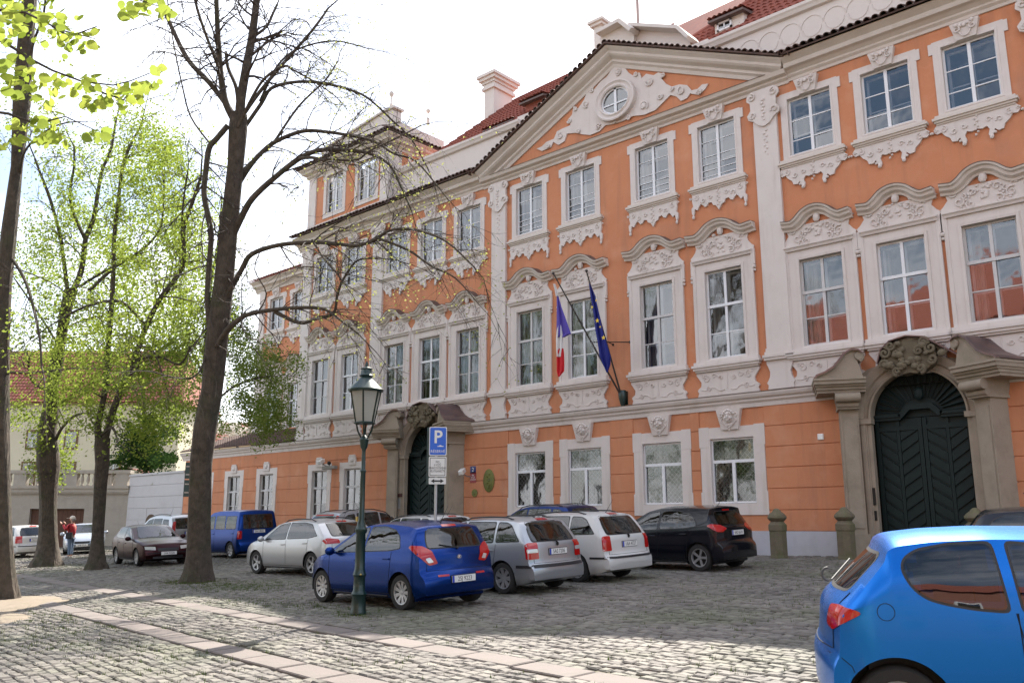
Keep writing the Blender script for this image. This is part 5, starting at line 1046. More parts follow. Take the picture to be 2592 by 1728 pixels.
def wheel_meshes(r, style):
    key = (round(r, 3), style)
    if key in WHEELS: return WHEELS[key]
    A = Matrix.Rotation(R(90), 4, 'X'); w = .10; ri = r * .66
    t = MB(); t.lathe([(ri, -w), (r * .93, -w), (r * .985, -w * .75), (r, -w * .3), (r, w * .3), (r * .985, w * .75), (r * .93, w), (ri + .01, w), (ri, w * .8), (ri, -w)], n=28, M=A, capped=False)
    hub = MB(); hub.lathe([(.001, -.02), (ri * .98, -.02), (ri * .98, -.05), (.001, -.05)], n=20, M=A)
    m = MB(); m.lathe([(ri * .90, w * .5), (ri * .93, w * .86), (ri * 1.02, w * .9), (ri * 1.02, w * .3), (ri * .9, w * .3)], n=28, M=A, capped=False)
    ns, sw = {'cap7': (7, .17), 'cap9': (9, .13), 'alloy5': (5, .20), 'alloy5b': (5, .16), 'alloy10': (10, .12)}[style]
    for k in range(ns):
        a = 2 * math.pi * k / ns; hw0, hw1 = ri * sw * (.75 if 'cap' in style else .7), ri * sw * (1.35 if 'cap' in style else .9)
        c, s_ = math.cos(a), math.sin(a); f = lambda rr_, ww, y: (rr_ * c - ww * s_, y, rr_ * s_ + ww * c)
        r0, r1 = ri * .12, ri * .93; V = [f(r0, -hw0, -w * .62), f(r0, hw0, -w * .62), f(r1, hw1, -w * .78), f(r1, -hw1, -w * .78), f(r0, -hw0, -w * .4), f(r0, hw0, -w * .4), f(r1, hw1, -w * .45), f(r1, -hw1, -w * .45)]
        m.add(V, [(0, 1, 2, 3), (7, 6, 5, 4), (0, 4, 5, 1), (1, 5, 6, 2), (2, 6, 7, 3), (3, 7, 4, 0)])
    m.lathe([(.001, w * .72), (ri * .2, w * .68), (ri * .24, w * .5), (ri * .24, 0), (.001, 0)], n=14, M=A)
    out = (hub.mesh('wheel', RIMD), t.mesh('tyre', RUBBER, True), m.mesh('rim', RIM, True)); WHEELS[key] = out; return out
def inside(poly, x, y):
    c = False; j = len(poly) - 1
    for i in range(len(poly)):
        xi, yi = poly[i]; xj, yj = poly[j]
        if (yi > y) != (yj > y) and x < (xj - xi) * (y - yi) / (yj - yi + 1e-12) + xi: c = not c
        j = i
    return c
def densify(poly, st=.08):
    out = []
    for i in range(len(poly)):
        a = Vector(poly[i]); b = Vector(poly[(i + 1) % len(poly)]); n = max(1, int((b - a).length / st)); out += [tuple(a.lerp(b, k / n)) for k in range(n)]
    return out
def roundpoly(poly, r=.04):
    out = []; n = len(poly)
    for i in range(n):
        p = Vector(poly[i]); a = Vector(poly[i - 1]); b = Vector(poly[(i + 1) % n]); ra = min(r, (a - p).length * .45); rb = min(r, (b - p).length * .45)
        q0 = p + (a - p).normalized() * ra; q1 = p + (b - p).normalized() * rb
        for t in (0, .33, .67, 1): out.append(tuple((q0 * (1 - t) ** 2 + p * 2 * t * (1 - t) + q1 * t * t)))
    return out
def scalepoly(poly, d):      # offset outwards by d
    n = len(poly); A = sum(poly[i][0] * poly[(i + 1) % n][1] - poly[(i + 1) % n][0] * poly[i][1] for i in range(n)); s = 1 if A > 0 else -1; out = []
    for i in range(n):
        p = Vector(poly[i]); e1 = (p - Vector(poly[i - 1])); e2 = (Vector(poly[(i + 1) % n]) - p)
        if e1.length < 1e-9 or e2.length < 1e-9: out.append(tuple(p)); continue
        e1.normalize(); e2.normalize(); n1 = Vector((e1.y, -e1.x)) * s; n2 = Vector((e2.y, -e2.x)) * s; nn = n1 + n2
        nn = nn.normalized() if nn.length > 1e-6 else n1; out.append(tuple(p + nn * (d / max(.5, nn.dot(n1)))))
    return out
class Car:
    def __init__(s, name, label, cat, pm, spec, pos, heading, group='cars parked on the cobbled square'):
        s.sp = spec; L_, Wd = spec['L'], spec['W']; s.L = L_; s.Wd = Wd; x, y = pos
        T = bpy.data.objects.new(name, None); COL.objects.link(T); T.empty_display_size = .3; tag(T, label, cat, group); s.T = T
        up = GN; h = Vector((math.cos(heading), math.sin(heading), 0)); h = (h - up * h.dot(up)).normalized(); l = up.cross(h)
        M = Matrix((h, l, up)).transposed().to_4x4(); T.matrix_world = Matrix.Translation((x, y, gz(x, y) + .0)) @ M
        s.body(pm)
    def P(s, xr): return xr - s.L / 2          # distance from the rear bumper -> local x
    def body(s, pm):
        sp = s.sp; n = 120; xs, zs = smooth_profile(sp['top'], n, sp.get('sig', .035)); Lh = s.L; V = []; rows = []
        bx, bz = zip(*sp['belt']); W2 = s.Wd / 2; tum = sp.get('tumble', .30)
        for x, z in zip(xs, zs):
            fr, rr_ = sp.get('nose', .75), sp.get('tail', .35)
            pw = 1.0
            if x > Lh - fr: pw -= sp.get('nosew', .20) * ((x - (Lh - fr)) / fr) ** 2.2
            if x < rr_: pw -= sp.get('tailw', .09) * ((rr_ - x) / rr_) ** 2
            w = W2 * pw; zb = float(np.interp(x, bx, bz)); crown = sp.get('crown', .05)
            z0 = .19 + .07 * max(0, (x - (Lh - .5)) / .5) + .08 * max(0, (.35 - x) / .35)
            zsh = min(zb, z - crown - .012); zr = z - crown; row = []
            zsh = max(zsh, z0 + .03); zr = max(zr, zsh + .005)
            for k in range(9):
                t = k / 8; zz = z0 + (zsh - z0) * t; bul = 1 - .05 * ((zz - .58) / .4) ** 2 if zz < .58 else 1 - .035 * ((zz - .58) / .4) ** 2
                if k == 0: bul -= .05
                row.append((w * bul, zz))
            ysh = row[-1][0]; hgt = zr - zsh; yt = ysh - tum * hgt - .02
            for k in range(1, 8):
                t = k / 7; row.append((ysh + (yt - ysh) * t + .018 * math.sin(math.pi * t) * min(1, hgt / .3), zsh + hgt * t))
            yt = row[-1][0]
            for k in range(1, 8):
                t = k / 7; yy = yt * (1 - t); q = yy / yt if yt > 0 else 0; row.append((yy, zr + crown * (1 - q ** 2.6)))
            cx = 0
            full = [(-a, b) for a, b in row] + [(a, b) for a, b in reversed(row[:-1])]
            rv = []
            for a, b in full:
                q = abs(a) / W2; dx = 0
                if x < .8: dx += sp.get('tailc', .10) * q ** 2.5 * (1 - x / .8)
                if x > Lh - 1.0: dx -= sp.get('nosec', .22) * q ** 2.2 * ((x - (Lh - 1.0)) / 1.0)
                rv.append((s.P(x + dx), a, b))
            rows.append(rv)
        m = len(rows[0]); V = [p for r_ in rows for p in r_]
        F = [(i * m + k, i * m + k + 1, (i + 1) * m + k + 1, (i + 1) * m + k) for i in range(n - 1) for k in range(m - 1)]
        F += [tuple(range(m - 1, -1, -1)), tuple(range((n - 1) * m, n * m))]
        F += [(i * m, (i + 1) * m, (i + 2) * m - 1, (i + 1) * m - 1) for i in range(n - 1)]
        s.bvh = BVHTree.FromPolygons([Vector(p) for p in V], F)
        # holes: side glass, screens; wheel arches
        sideg = [[(s.P(a), b) for a, b in g] for g in sp['side']]; R_ = sp.get('arch', .36); wc = [(s.P(sp['xr']), .30), (s.P(sp['xf']), .30)]
        rear = sp.get('rear'); front = sp.get('front'); keep = []
        Vn = [list(p) for p in V]
        for i, p in enumerate(V):
            if abs(p[1]) > W2 * .62 and p[2] < .72:
                for c in wc:
                    d = math.hypot(p[0] - c[0], p[2] - c[1])
                    if d < R_ and d > .02: Vn[i] = p
        sh = [scalepoly(g, -.03) for g in sideg]; rh = scalepoly(rear, -.035) if rear else None; fh = scalepoly(front, -.04) if front else None
        for f in F:
            if len(f) > 4: keep.append(f); continue
            c = [sum(V[i][k] for i in f) / 4 for k in range(3)]; nrm = (Vector(V[f[1]]) - Vector(V[f[0]])).cross(Vector(V[f[3]]) - Vector(V[f[0]])); 
            if nrm.length > 0: nrm.normalize()
            if abs(c[1]) > W2 * .5 and all(min(math.hypot(V[i][0] - q[0], V[i][2] - q[1]) for q in wc) < R_ for i in f) and c[2] < .8: continue
            if abs(nrm.y) > .55 and c[2] > .7 and any(inside(g, c[0], c[2]) for g in sh): continue
            if rh and c[0] < s.P(.9) and abs(nrm.x) > .25 and inside(rh, c[1], c[2]) and c[2] > .8: continue
            if fh and c[0] > 0 and abs(nrm.x) > .18 and inside(fh, c[1], c[2]) and c[2] > .8 and c[0] < s.P(sp['cowl'] + .05): continue
            keep.append(f)
        used = set(i for f in keep for i in f)
        for i in used:
            p = V[i]
            if abs(p[1]) > W2 * .5 and p[2] < .8:
                for c in wc:
                    d = math.hypot(p[0] - c[0], p[2] - c[1])
                    if d < R_: Vn[i] = [c[0] + (p[0] - c[0]) * R_ / max(d, .02), p[1], max(c[1] + (p[2] - c[1]) * R_ / max(d, .02), .16)]
        mb = MB(); mb.add(Vn, keep); me = mb.mesh('body', pm, True); s.bodyo = obj('body', me, s.T)
        # dark interior, seats
        t = MB(); t.box(s.P(.35), s.P(sp['cowl'] + .1), -W2 + .16, W2 - .16, .3, .72); t.build('interior', SEATM, s.T)
        for (xx, yy) in ((sp['cowl'] - 1.15, .36), (sp['cowl'] - 1.15, -.36), (sp['cowl'] - 1.95, .36), (sp['cowl'] - 1.95, -.36)):
            t = MB(); Mx = Matrix.Translation((s.P(xx), yy, .7)) @ Matrix.Rotation(R(-12), 4, 'Y'); t.bbox(-.06, .06, -.22, .22, 0, .42, .02, Mx); t.bbox(-.05, .05, -.11, .11, .45, .60, .02, Mx); t.build('seat', SEATM, s.T, smooth=True)
        # wheel housings + wheels
        r = sp.get('wr', .305); hm, tm, rm = wheel_meshes(r, sp.get('wheel', 'cap7'))
        for xw in (sp['xr'], sp['xf']):
            for sg in (-1, 1):
                t = MB(); 
                Va = []; 
                for k in range(19):
                    a = R(-12 + 204 * k / 18); Va += [(s.P(xw) + (R_ - .005) * math.cos(a), sg * (W2 * .955), .30 + (R_ - .005) * math.sin(a)), (s.P(xw) + (R_ - .005) * math.cos(a), sg * (W2 - .32), .30 + (R_ - .005) * math.sin(a))]
                t.add(Va, [(2 * k, 2 * k + 2, 2 * k + 3, 2 * k + 1) for k in range(18)]); t.add([Va[2 * k + 1] for k in range(19)], [tuple(range(19))]); t.build('wheel_arch', BLACK, s.T, fix=False)
                w = obj('wheel', hm, s.T, (s.P(xw), sg * (W2 - .125), r), (0, 0, 0 if sg < 0 else R(180)))
                obj('tyre', tm, w); obj('rim', rm, w)
        # glass with black seals
        for g in sideg:
            for sg in (-1, 1):
                s.patch(roundpoly(scalepoly(g, .016), .05), 'side', sg, BLACK, 'window_seal', .001, hole=roundpoly(scalepoly(g, -.012), .045)); s.patch(roundpoly(g, .05), 'side', sg, CGLASS, 'window_glass', .003)
        if rear: s.patch(roundpoly(scalepoly(rear, .02), .06), 'rear', 1, BLACK, 'window_seal', .001, hole=roundpoly(scalepoly(rear, -.03), .05)); s.patch(roundpoly(rear, .06), 'rear', 1, CGLASS, 'rear_window', .004)
        if front: s.patch(roundpoly(scalepoly(front, .02), .06), 'front', 1, BLACK, 'window_seal', .001, hole=roundpoly(scalepoly(front, -.035), .05)); s.patch(roundpoly(front, .06), 'front', 1, CGLASS, 'windscreen', .004)
    def cast(s, u, z, mode, sg, off, vertex=None):
        if mode == 'side': o = Vector((u, sg * 3, z)); d = Vector((0, -sg, 0))
        elif mode == 'rear': o = Vector((-4, u, z)); d = Vector((1, 0, 0))
        elif mode == 'front': o = Vector((4, u, z)); d = Vector((-1, 0, 0))
        elif mode == 'diag': d = Vector((1, -sg, 0)).normalized(); e = Vector((1, sg, 0)).normalized(); o = Vector((s.P(.06), sg * s.Wd / 2 * .94, z)) + e * u - d * 2
        else: o = Vector((u, z, 3)); d = Vector((0, 0, -1))
        h = s.bvh.ray_cast(o, d)
        if h[0] is None: return None
        n = h[1]; n = n if n.dot(d) < 0 else -n; return h[0] + n * off
    def patch(s, poly, mode, sg, m, name, off=.003, hole=None, parent=None, grid=.06, thick=False):
        P = densify(poly, grid); n = len(P); pts = [Vector(p) for p in P]; edges = [(i, (i + 1) % n) for i in range(n)]
        if hole:
            H = densify(hole, grid); k = len(H); edges += [(n + i, n + (i + 1) % k) for i in range(k)]; pts += [Vector(p) for p in H]
        xs = [p[0] for p in P]; ys = [p[1] for p in P]; g = grid; pin = scalepoly(poly, -g * .35)
        x = min(xs) + g / 2
        while x < max(xs):
            y = min(ys) + g / 2
            while y < max(ys):
                if inside(pin, x, y) and not hole: pts.append(Vector((x, y)))
                y += g
            x += g
        r = delaunay_2d_cdt(pts, edges, [], 1 if not hole else 1, 1e-6); V2, F2 = r[0], r[2]
        V3 = [s.cast(p.x, p.y, mode, sg, off) for p in V2]; F = []
        for f in F2:
            if any(V3[i] is None for i in f): continue
            c = sum((V2[i] for i in f), Vector((0, 0))) / len(f)
            if hole and inside(H, c.x, c.y): continue
            if not inside(P, c.x, c.y): continue
            if max((V3[f[i]] - V3[f[i - 1]]).length for i in range(len(f))) > .45: continue
            F.append(tuple(f))
        if not F: return None
        used = sorted(set(i for f in F for i in f)); mp_ = {u: i for i, u in enumerate(used)}
        mb = MB(); mb.add([V3[u] for u in used], [tuple(mp_[i] for i in f) for f in F]); me = mb.mesh(name, m, True, fix=True)
        return obj(name, me, parent or s.T)
    def line(s, pts, mode, sg=1, w=.004, m=None, name='panel_gap', off=.001):
        P = []
        for a, b in zip(pts[:-1], pts[1:]):
            n = max(1, int(math.hypot(b[0] - a[0], b[1] - a[1]) / .06)); P += [(a[0] + (b[0] - a[0]) * k / n, a[1] + (b[1] - a[1]) * k / n) for k in range(n)]
        P.append(pts[-1]); Q = [s.cast(u, z, mode, sg, off) for u, z in P]; Q = [q for q in Q if q is not None]
        if len(Q) > 1: mb = MB(); mb.tube(Q, w, 5); return mb.build(name, m or SEAM, s.T, smooth=True)
    def details(s, doors=4, plate=None, molding=None, rails=False, handle=None, lamps=None, rlamp=None, plate_z=.62, wiper=True, mirror=None, hlamps=False, badge=None, rear_bumper=None, antenna=True, plate_front=False, fplate=None, pm=None):
        sp = s.sp; W2 = s.Wd / 2; c = sp['cowl']
        dx = sp['doors']           # x positions (from rear) of vertical gaps
        bz = lambda x: float(np.interp(x, *zip(*sp['belt'])))
        for sg in (-1, 1):
            for k, x in enumerate(dx): s.line([(s.P(x), bz(x)), (s.P(x + (.0 if k else .06)), .5), (s.P(x + (.02 if k else .1)), .27)], 'side', sg)
            s.line([(s.P(dx[0] + .1), .27), (s.P(dx[-1] + .02), .27)], 'side', sg)
            for k in range(len(dx) - 1):
                q = s.cast(s.P(dx[k] + .14), bz(dx[k]) - .12, 'side', sg, .012)
                if q: mb = MB(); mb.bbox(-.09, .09, -.012, .012, -.014, .014, .006, Matrix.Translation(q) @ Matrix.Rotation(0 if sg < 0 else R(180), 4, 'Z')); mb.build('door_handle', handle or (pm or BLACK), s.T)
            if molding:
                for (a, b) in ((dx[0] + .08, dx[1] - .03), (dx[1] + .03, dx[-1] - .04)): s.patch([(s.P(a), molding[0]), (s.P(b), molding[0]), (s.P(b), molding[0] + .05), (s.P(a), molding[0] + .05)], 'side', sg, molding[1], 'side_moulding', .012)
            q = s.cast(s.P(c - .30), bz(c) + .05, 'side', sg, .0)
            if q: mb = MB(); mb.ball(q + Vector((0, sg * .13, .03)), .105, 12, (.55, 1, .75)); mb.tube([q, q + Vector((0, sg * .1, 0))], .025, 6); mb.build('wing_mirror', mirror or pm or BLACK, s.T, smooth=True)
            s.line([(s.P(sp['xf'] - .36 - .05), .22), (s.P(sp['xr'] + .42), .22)], 'side', sg, .02, BLACK, 'sill_trim')
        if rails:
            for sg in (-1, 1):
                ps = []
                for x in np.linspace(rails[0], rails[1], 9):
                    q = s.cast(s.P(x), sg * (W2 - .29), 'top', 1, .0)
                    if q: ps.append(q + Vector((0, 0, .045 if rails[0] + .02 < x < rails[1] - .02 else 0)))
                mb = MB(); mb.tube(ps, .016, 6); mb.build('roof_rail', BLACK, s.T, smooth=True)
        if lamps:
            for sg in (-1, 1):
                if lamps.get('diag'):
                    o = s.patch(roundpoly(lamps['diag'], .03), 'diag', sg, REDL, 'tail_lamp', .007, grid=.035)
                    if lamps.get('dclear') and o: s.patch(roundpoly(lamps['dclear'], .015), 'diag', sg, CLEARL, 'reversing_lamp', .011, parent=o, grid=.03)
                if lamps.get('rear'):
                    o = s.patch([(sg * a, b) for a, b in lamps['rear']], 'rear', sg, REDL, 'tail_lamp', .006, grid=.03)
                    if lamps.get('clear') and o: s.patch([(sg * a, b) for a, b in lamps['clear']], 'rear', sg, CLEARL, 'reversing_lamp', .009, parent=o, grid=.03)
        if s.sp.get('stop'): s.patch([(-.16, s.sp['stop']), (.16, s.sp['stop']), (.16, s.sp['stop'] + .035), (-.16, s.sp['stop'] + .035)], 'rear', 1, REDL, 'brake_light', .008)
        if plate:
            q = s.cast(0, plate_z, 'rear', 1, .012); tl = sp.get('ptilt', 0)
            T = bpy.data.objects.new('number_plate', None); COL.objects.link(T); T.parent = s.T; T.location = q; T.rotation_euler = (R(90 + tl), 0, R(-90)); T.empty_display_size = .1
            mb = MB(); mb.box(-.26, .26, -.055, .055, -.006, .004); mb.build('plate', PLATEM, T); mb = MB(); mb.box(-.26, -.215, -.055, .055, .004, .006); mb.build('blue_strip', EUB, T); text('lettering', plate, .105, T, (.02, -.003, .005), (0, 0, 0), SIGNBLACK, .0005, sx=.88)
            mb = MB(); mb.box(-.275, .275, -.066, .066, -.014, -.006); mb.build('plate_frame', BLACK, T)
        if fplate:
            q = s.cast(0, .42, 'front', 1, .02); T = bpy.data.objects.new('number_plate', None); COL.objects.link(T); T.parent = s.T; T.location = q; T.rotation_euler = (R(90), 0, R(90)); T.empty_display_size = .1
            mb = MB(); mb.box(-.26, .26, -.055, .055, -.006, .004); mb.build('plate', PLATEM, T); text('lettering', fplate, .105, T, (0, -.003, .005), (0, 0, 0), SIGNBLACK, .0005, sx=.88)
        if rear_bumper:
            z0, z1, m_ = rear_bumper
            s.patch([(-W2 * .86, z0), (W2 * .86, z0), (W2 * .86, z1), (-W2 * .86, z1)], 'rear', 1, m_, 'bumper_strip', .012)
            for sg in (-1, 1): s.patch([(s.P(.12), z0), (s.P(sp['xr'] - .40), z0), (s.P(sp['xr'] - .40), z1), (s.P(.12), z1)], 'side', sg, m_, 'bumper_strip', .012)
        tz = sp.get('tgap', .60)
        s.line([(-W2 * .80, tz), (W2 * .80, tz)], 'rear', 1)
        if sp.get('rear'):
            rx = sp['rear']
            for sg in (-1, 1): s.line([(sg * W2 * .80, tz), (sg * (W2 * .76), sp['rear'][0][1] - .02)], 'rear', 1)
        if wiper and sp.get('rear'):
            z0 = min(b for a, b in sp['rear']); a = s.cast(.0, z0 - .03, 'rear', 1, .02); b = s.cast(.36, z0 + .04, 'rear', 1, .02)
            if a and b: mb = MB(); mb.tube([a, b], .008, 5); mb.ball(a, .022, 6); mb.build('wiper', BLACK, s.T, smooth=True)
        if antenna:
            q = s.cast(s.P(sp.get('ant', .75)), 0, 'top', 1, 0)
            if q: mb = MB(); mb.tube([q, q + Vector((-.22, 0, .28))], [.006, .003], 5); mb.ball(q, .02, 6); mb.build('antenna', BLACK, s.T, smooth=True)
        if hlamps:
            for sg in (-1, 1):
                s.patch([(sg * a, b) for a, b in hlamps], 'front', sg, CLEARL, 'headlight', .006, grid=.04)
            s.patch([(-.34, .50), (.34, .50), (.36, .60), (-.36, .60)], 'front', 1, BLACK, 'grille', .006); s.patch([(-.5, .26), (.5, .26), (.5, .34), (-.5, .34)], 'front', 1, BLACK, 'air_intake', .006)
            s.patch([(-W2 * .8, .42), (W2 * .8, .42), (W2 * .8, .455), (-W2 * .8, .455)], 'front', 1, SEAM, 'bumper_strip', .004)
        q = None
        mb = MB()
        for x in (s.P(.25),): mb.box(x - .03, x + .6, -.5, .5, .24, .32)
        mb.build('underbody', BLACK, s.T)
# --- shapes (x measured from the rear bumper, z up)
def hatch_spec(**k):
    d = dict(L=3.94, W=1.71, xr=.70, xf=3.22, cowl=3.02, wheel='cap9', wr=.30, arch=.35, nose=.85, nosew=.22,
        top=[(0, .42), (.0, .55), (.03, .62), (.10, .66), (.12, .92), (.16, 1.0), (.34, 1.31), (.36, 1.40), (.62, 1.445), (1.2, 1.485), (1.8, 1.47), (2.15, 1.41), (3.02, .99), (3.45, .90), (3.75, .78), (3.90, .60), (3.94, .42)],
        belt=[(0, 1.0), (.5, 1.0), (1.3, .95), (3.0, .89), (3.94, .8)], doors=[.95, 1.83, 2.92], tumble=.34,
        side=[[(.72, 1.04), (1.02, 1.00), (1.77, .975), (1.72, 1.385), (1.30, 1.39), (.98, 1.33), (.80, 1.22)], [(1.84, .97), (2.80, .94), (2.72, 1.00), (2.12, 1.335), (1.80, 1.38)]],
        rear=[(-.60, 1.03), (.60, 1.03), (.58, 1.16), (.50, 1.355), (-.50, 1.355), (-.58, 1.16)], front=[(-.66, 1.0), (.66, 1.0), (.60, 1.2), (.50, 1.405), (-.50, 1.405), (-.60, 1.2)], stop=1.37, tgap=.66, ant=.6); d.update(k); return d
def wagon_spec(**k):
    d = dict(L=4.23, W=1.66, xr=.86, xf=3.32, cowl=3.12, wheel='cap7', wr=.30, arch=.345, nose=.85, nosew=.2,
        top=[(0, .40), (.0, .54), (.04, .58), (.09, .60), (.11, .92), (.16, .99), (.42, 1.33), (.50, 1.405), (.7, 1.43), (1.4, 1.455), (2.0, 1.44), (2.3, 1.39), (3.12, .98), (3.6, .90), (4.02, .78), (4.18, .58), (4.23, .42)],
        belt=[(0, .95), (.5, .955), (1.3, .94), (3.1, .89), (4.2, .8)], doors=[1.02, 1.98, 3.0], tumble=.30,
        side=[[(.40, 1.00), (1.02, .985), (1.02, 1.355), (.80, 1.345), (.66, 1.29)], [(1.10, .98), (1.92, .96), (1.90, 1.37), (1.10, 1.36)], [(1.99, .955), (2.92, .925), (2.84, .985), (2.30, 1.31), (1.97, 1.37)]],
        rear=[(-.62, .99), (.62, .99), (.60, 1.14), (.52, 1.345), (-.52, 1.345), (-.60, 1.14)], front=[(-.66, .99), (.66, .99), (.60, 1.2), (.50, 1.385), (-.50, 1.385), (-.60, 1.2)], stop=1.375, tgap=.585, ant=.7); d.update(k); return d
def van_spec(**k):
    d = dict(L=4.14, W=1.72, xr=.72, xf=3.42, cowl=3.25, wheel='cap7', wr=.31, arch=.36, nose=.8, nosew=.2, tail=.2, tailc=.04, tumble=.13, crown=.04,
        top=[(0, .42), (.0, .56), (.05, .6), (.07, 1.0), (.10, 1.35), (.16, 1.70), (.24, 1.765), (.6, 1.79), (1.8, 1.80), (2.25, 1.76), (2.5, 1.66), (3.25, 1.08), (3.7, .98), (4.0, .80), (4.12, .55), (4.14, .42)],
        belt=[(0, 1.05), (3.2, 1.02), (4.14, .85)], doors=[.45, 1.95, 3.05],
        side=[[(.35, 1.10), (1.1, 1.10), (1.1, 1.56), (.35, 1.56)], [(1.2, 1.10), (1.92, 1.10), (1.92, 1.58), (1.2, 1.58)], [(2.05, 1.10), (3.0, 1.07), (2.95, 1.14), (2.42, 1.55), (2.05, 1.58)]],
        rear=[(-.62, 1.10), (.62, 1.10), (.60, 1.60), (-.60, 1.60)], front=[(-.66, 1.12), (.66, 1.12), (.58, 1.62), (-.58, 1.62)], tgap=.62, ant=1.9); d.update(k); return d
H180 = R(180)
# blue hatchback by the lamp
BLUE = paint('deep blue metallic paint', (.003, .032, .19), .75, .26)
c = Car('hatchback', 'deep blue hatchback behind the lamp post with plate 2SJ 9223', 'car', BLUE, hatch_spec(), (-13.03, -13.02), R(176))
c.details(plate='2SJ 9223', plate_z=.50, lamps={'diag': [(-.20, .77), (-.06, .745), (.08, .88), (.30, 1.05), (.26, 1.085), (.06, 1.07), (-.10, .98)], 'dclear': [(-.13, .80), (-.05, .785), (.0, .86), (-.07, .88)]}, pm=BLUE)
o_ = MB(); q = c.cast(0, .86, 'rear', 1, .008)
o_.sweep([(0, 0), (.006, 0), (.006, .008), (0, .008)], [(.05 * math.cos(R(t)), .032 * math.sin(R(t))) for t in range(0, 360, 20)], closed=True)
for a, b in (((-.018, -.022), (-.006, .024)), ((.008, -.024), (.020, .022))): o_.tube([(a[0], -.004, a[1]), (b[0], -.004, b[1])], .005, 5)
o_.tube([(-.012, -.004, -.003), (.014, -.004, .003)], .005, 5); bo = o_.build('badge', CHROME, c.T, smooth=True); bo.location = q; bo.rotation_euler = (0, 0, R(-90))
c.patch([(.30, .555), (.52, .555), (.52, .585), (.30, .585)], 'rear', 1, REDL, 'reflector', .008); c.patch([(-.52, .555), (-.30, .555), (-.30, .585), (-.52, .585)], 'rear', 1, REDL, 'reflector', .008)
t_ = MB(); t_.xprism([(0, 0), (0, 0), (0, 0)], 0, .001) if False else None
# silver estate with plate 5AS 7206
SILVER = paint('silver paint', (.40, .42, .45), .6, .3)
c = Car('estate_car', 'silver estate car with black bumper strip parked right of the deep blue hatchback', 'car', SILVER, wagon_spec(), (-13.2, -10.40), R(179))
c.details(plate='5AS 7206', plate_z=.78, molding=(.50, BLACK), rails=(.75, 2.1), lamps={'diag': [(-.13, .66), (.13, .66), (.15, .93), (.10, .965), (-.10, .965)], 'dclear': [(-.11, .78), (.10, .78), (.11, .85), (-.10, .85)]}, rear_bumper=(.50, .555, BLACK), pm=SILVER)
q = c.cast(0, .92, 'rear', 1, .01); m = MB(); m.lathe([(.001, .0), (.035, 0), (.04, -.008), (.001, -.01)], n=16, M=Matrix.Translation(q) @ Matrix.Rotation(R(-90), 4, 'Y') @ Matrix.Rotation(R(180), 4, 'X')); m.build('badge', IRON, c.T, smooth=True)
# white estate
WHT = paint('white car paint', (.58, .58, .57), 0, .3)
c = Car('estate_car', 'white estate car with black roof rails between silver estate and black hatchback', 'car', WHT, wagon_spec(L=4.51, W=1.73, xr=.93, xf=3.45, cowl=3.3, doors=[1.1, 2.08, 3.15],
    top=[(0, .40), (.0, .54), (.04, .58), (.09, .60), (.11, .93), (.16, 1.0), (.44, 1.36), (.52, 1.43), (.75, 1.455), (1.5, 1.48), (2.15, 1.46), (2.45, 1.41), (3.3, 1.0), (3.8, .92), (4.3, .8), (4.47, .6), (4.51, .42)],
    side=[[(.42, 1.02), (1.08, 1.005), (1.08, 1.38), (.82, 1.37), (.68, 1.31)], [(1.16, 1.0), (2.02, .98), (2.0, 1.395), (1.16, 1.385)], [(2.09, .975), (3.08, .945), (3.0, 1.0), (2.42, 1.34), (2.07, 1.395)]], stop=1.40,
    rear=[(-.64, 1.0), (.64, 1.0), (.62, 1.16), (.54, 1.37), (-.54, 1.37), (-.62, 1.16)]), (-13.34, -7.95), R(179))
c.details(plate='1AA 4727', plate_z=.78, molding=(.48, BLACK), rails=(.8, 2.5), lamps={'diag': [(-.10, .66), (.11, .66), (.12, .96), (-.07, .97)]}, rear_bumper=(.50, .54, BLACK), pm=WHT)
q = c.cast(0, .94, 'rear', 1, .01); m = MB(); m.lathe([(.001, .0), (.035, 0), (.04, -.008), (.001, -.01)], n=16, M=Matrix.Translation(q) @ Matrix.Rotation(R(-90), 4, 'Y') @ Matrix.Rotation(R(180), 4, 'X')); m.build('badge', IRON, c.T, smooth=True)
# black hatchback
BLK = paint('black car paint', (.006, .007, .012), .2, .2)
c = Car('hatchback', 'black hatchback with roof spoiler and spoked alloy wheels by the palace wall', 'car', BLK, hatch_spec(L=3.95, wheel='alloy5b', wr=.315, arch=.37, top=[(0, .42), (.0, .58), (.04, .66), (.12, .70), (.10, .95), (.20, 1.04), (.42, 1.36), (.30, 1.44), (.42, 1.47), (1.0, 1.51), (1.8, 1.50), (2.15, 1.44), (3.02, 1.0), (3.45, .92), (3.75, .8), (3.90, .60), (3.95, .42)]), (-12.15, -4.75), R(178))
c.details(plate='4A2 6614', plate_z=.86, lamps={'diag': [(-.22, .97), (-.08, .89), (.08, .90), (.28, 1.04), (.20, 1.08), (-.05, 1.05)]}, pm=BLK)
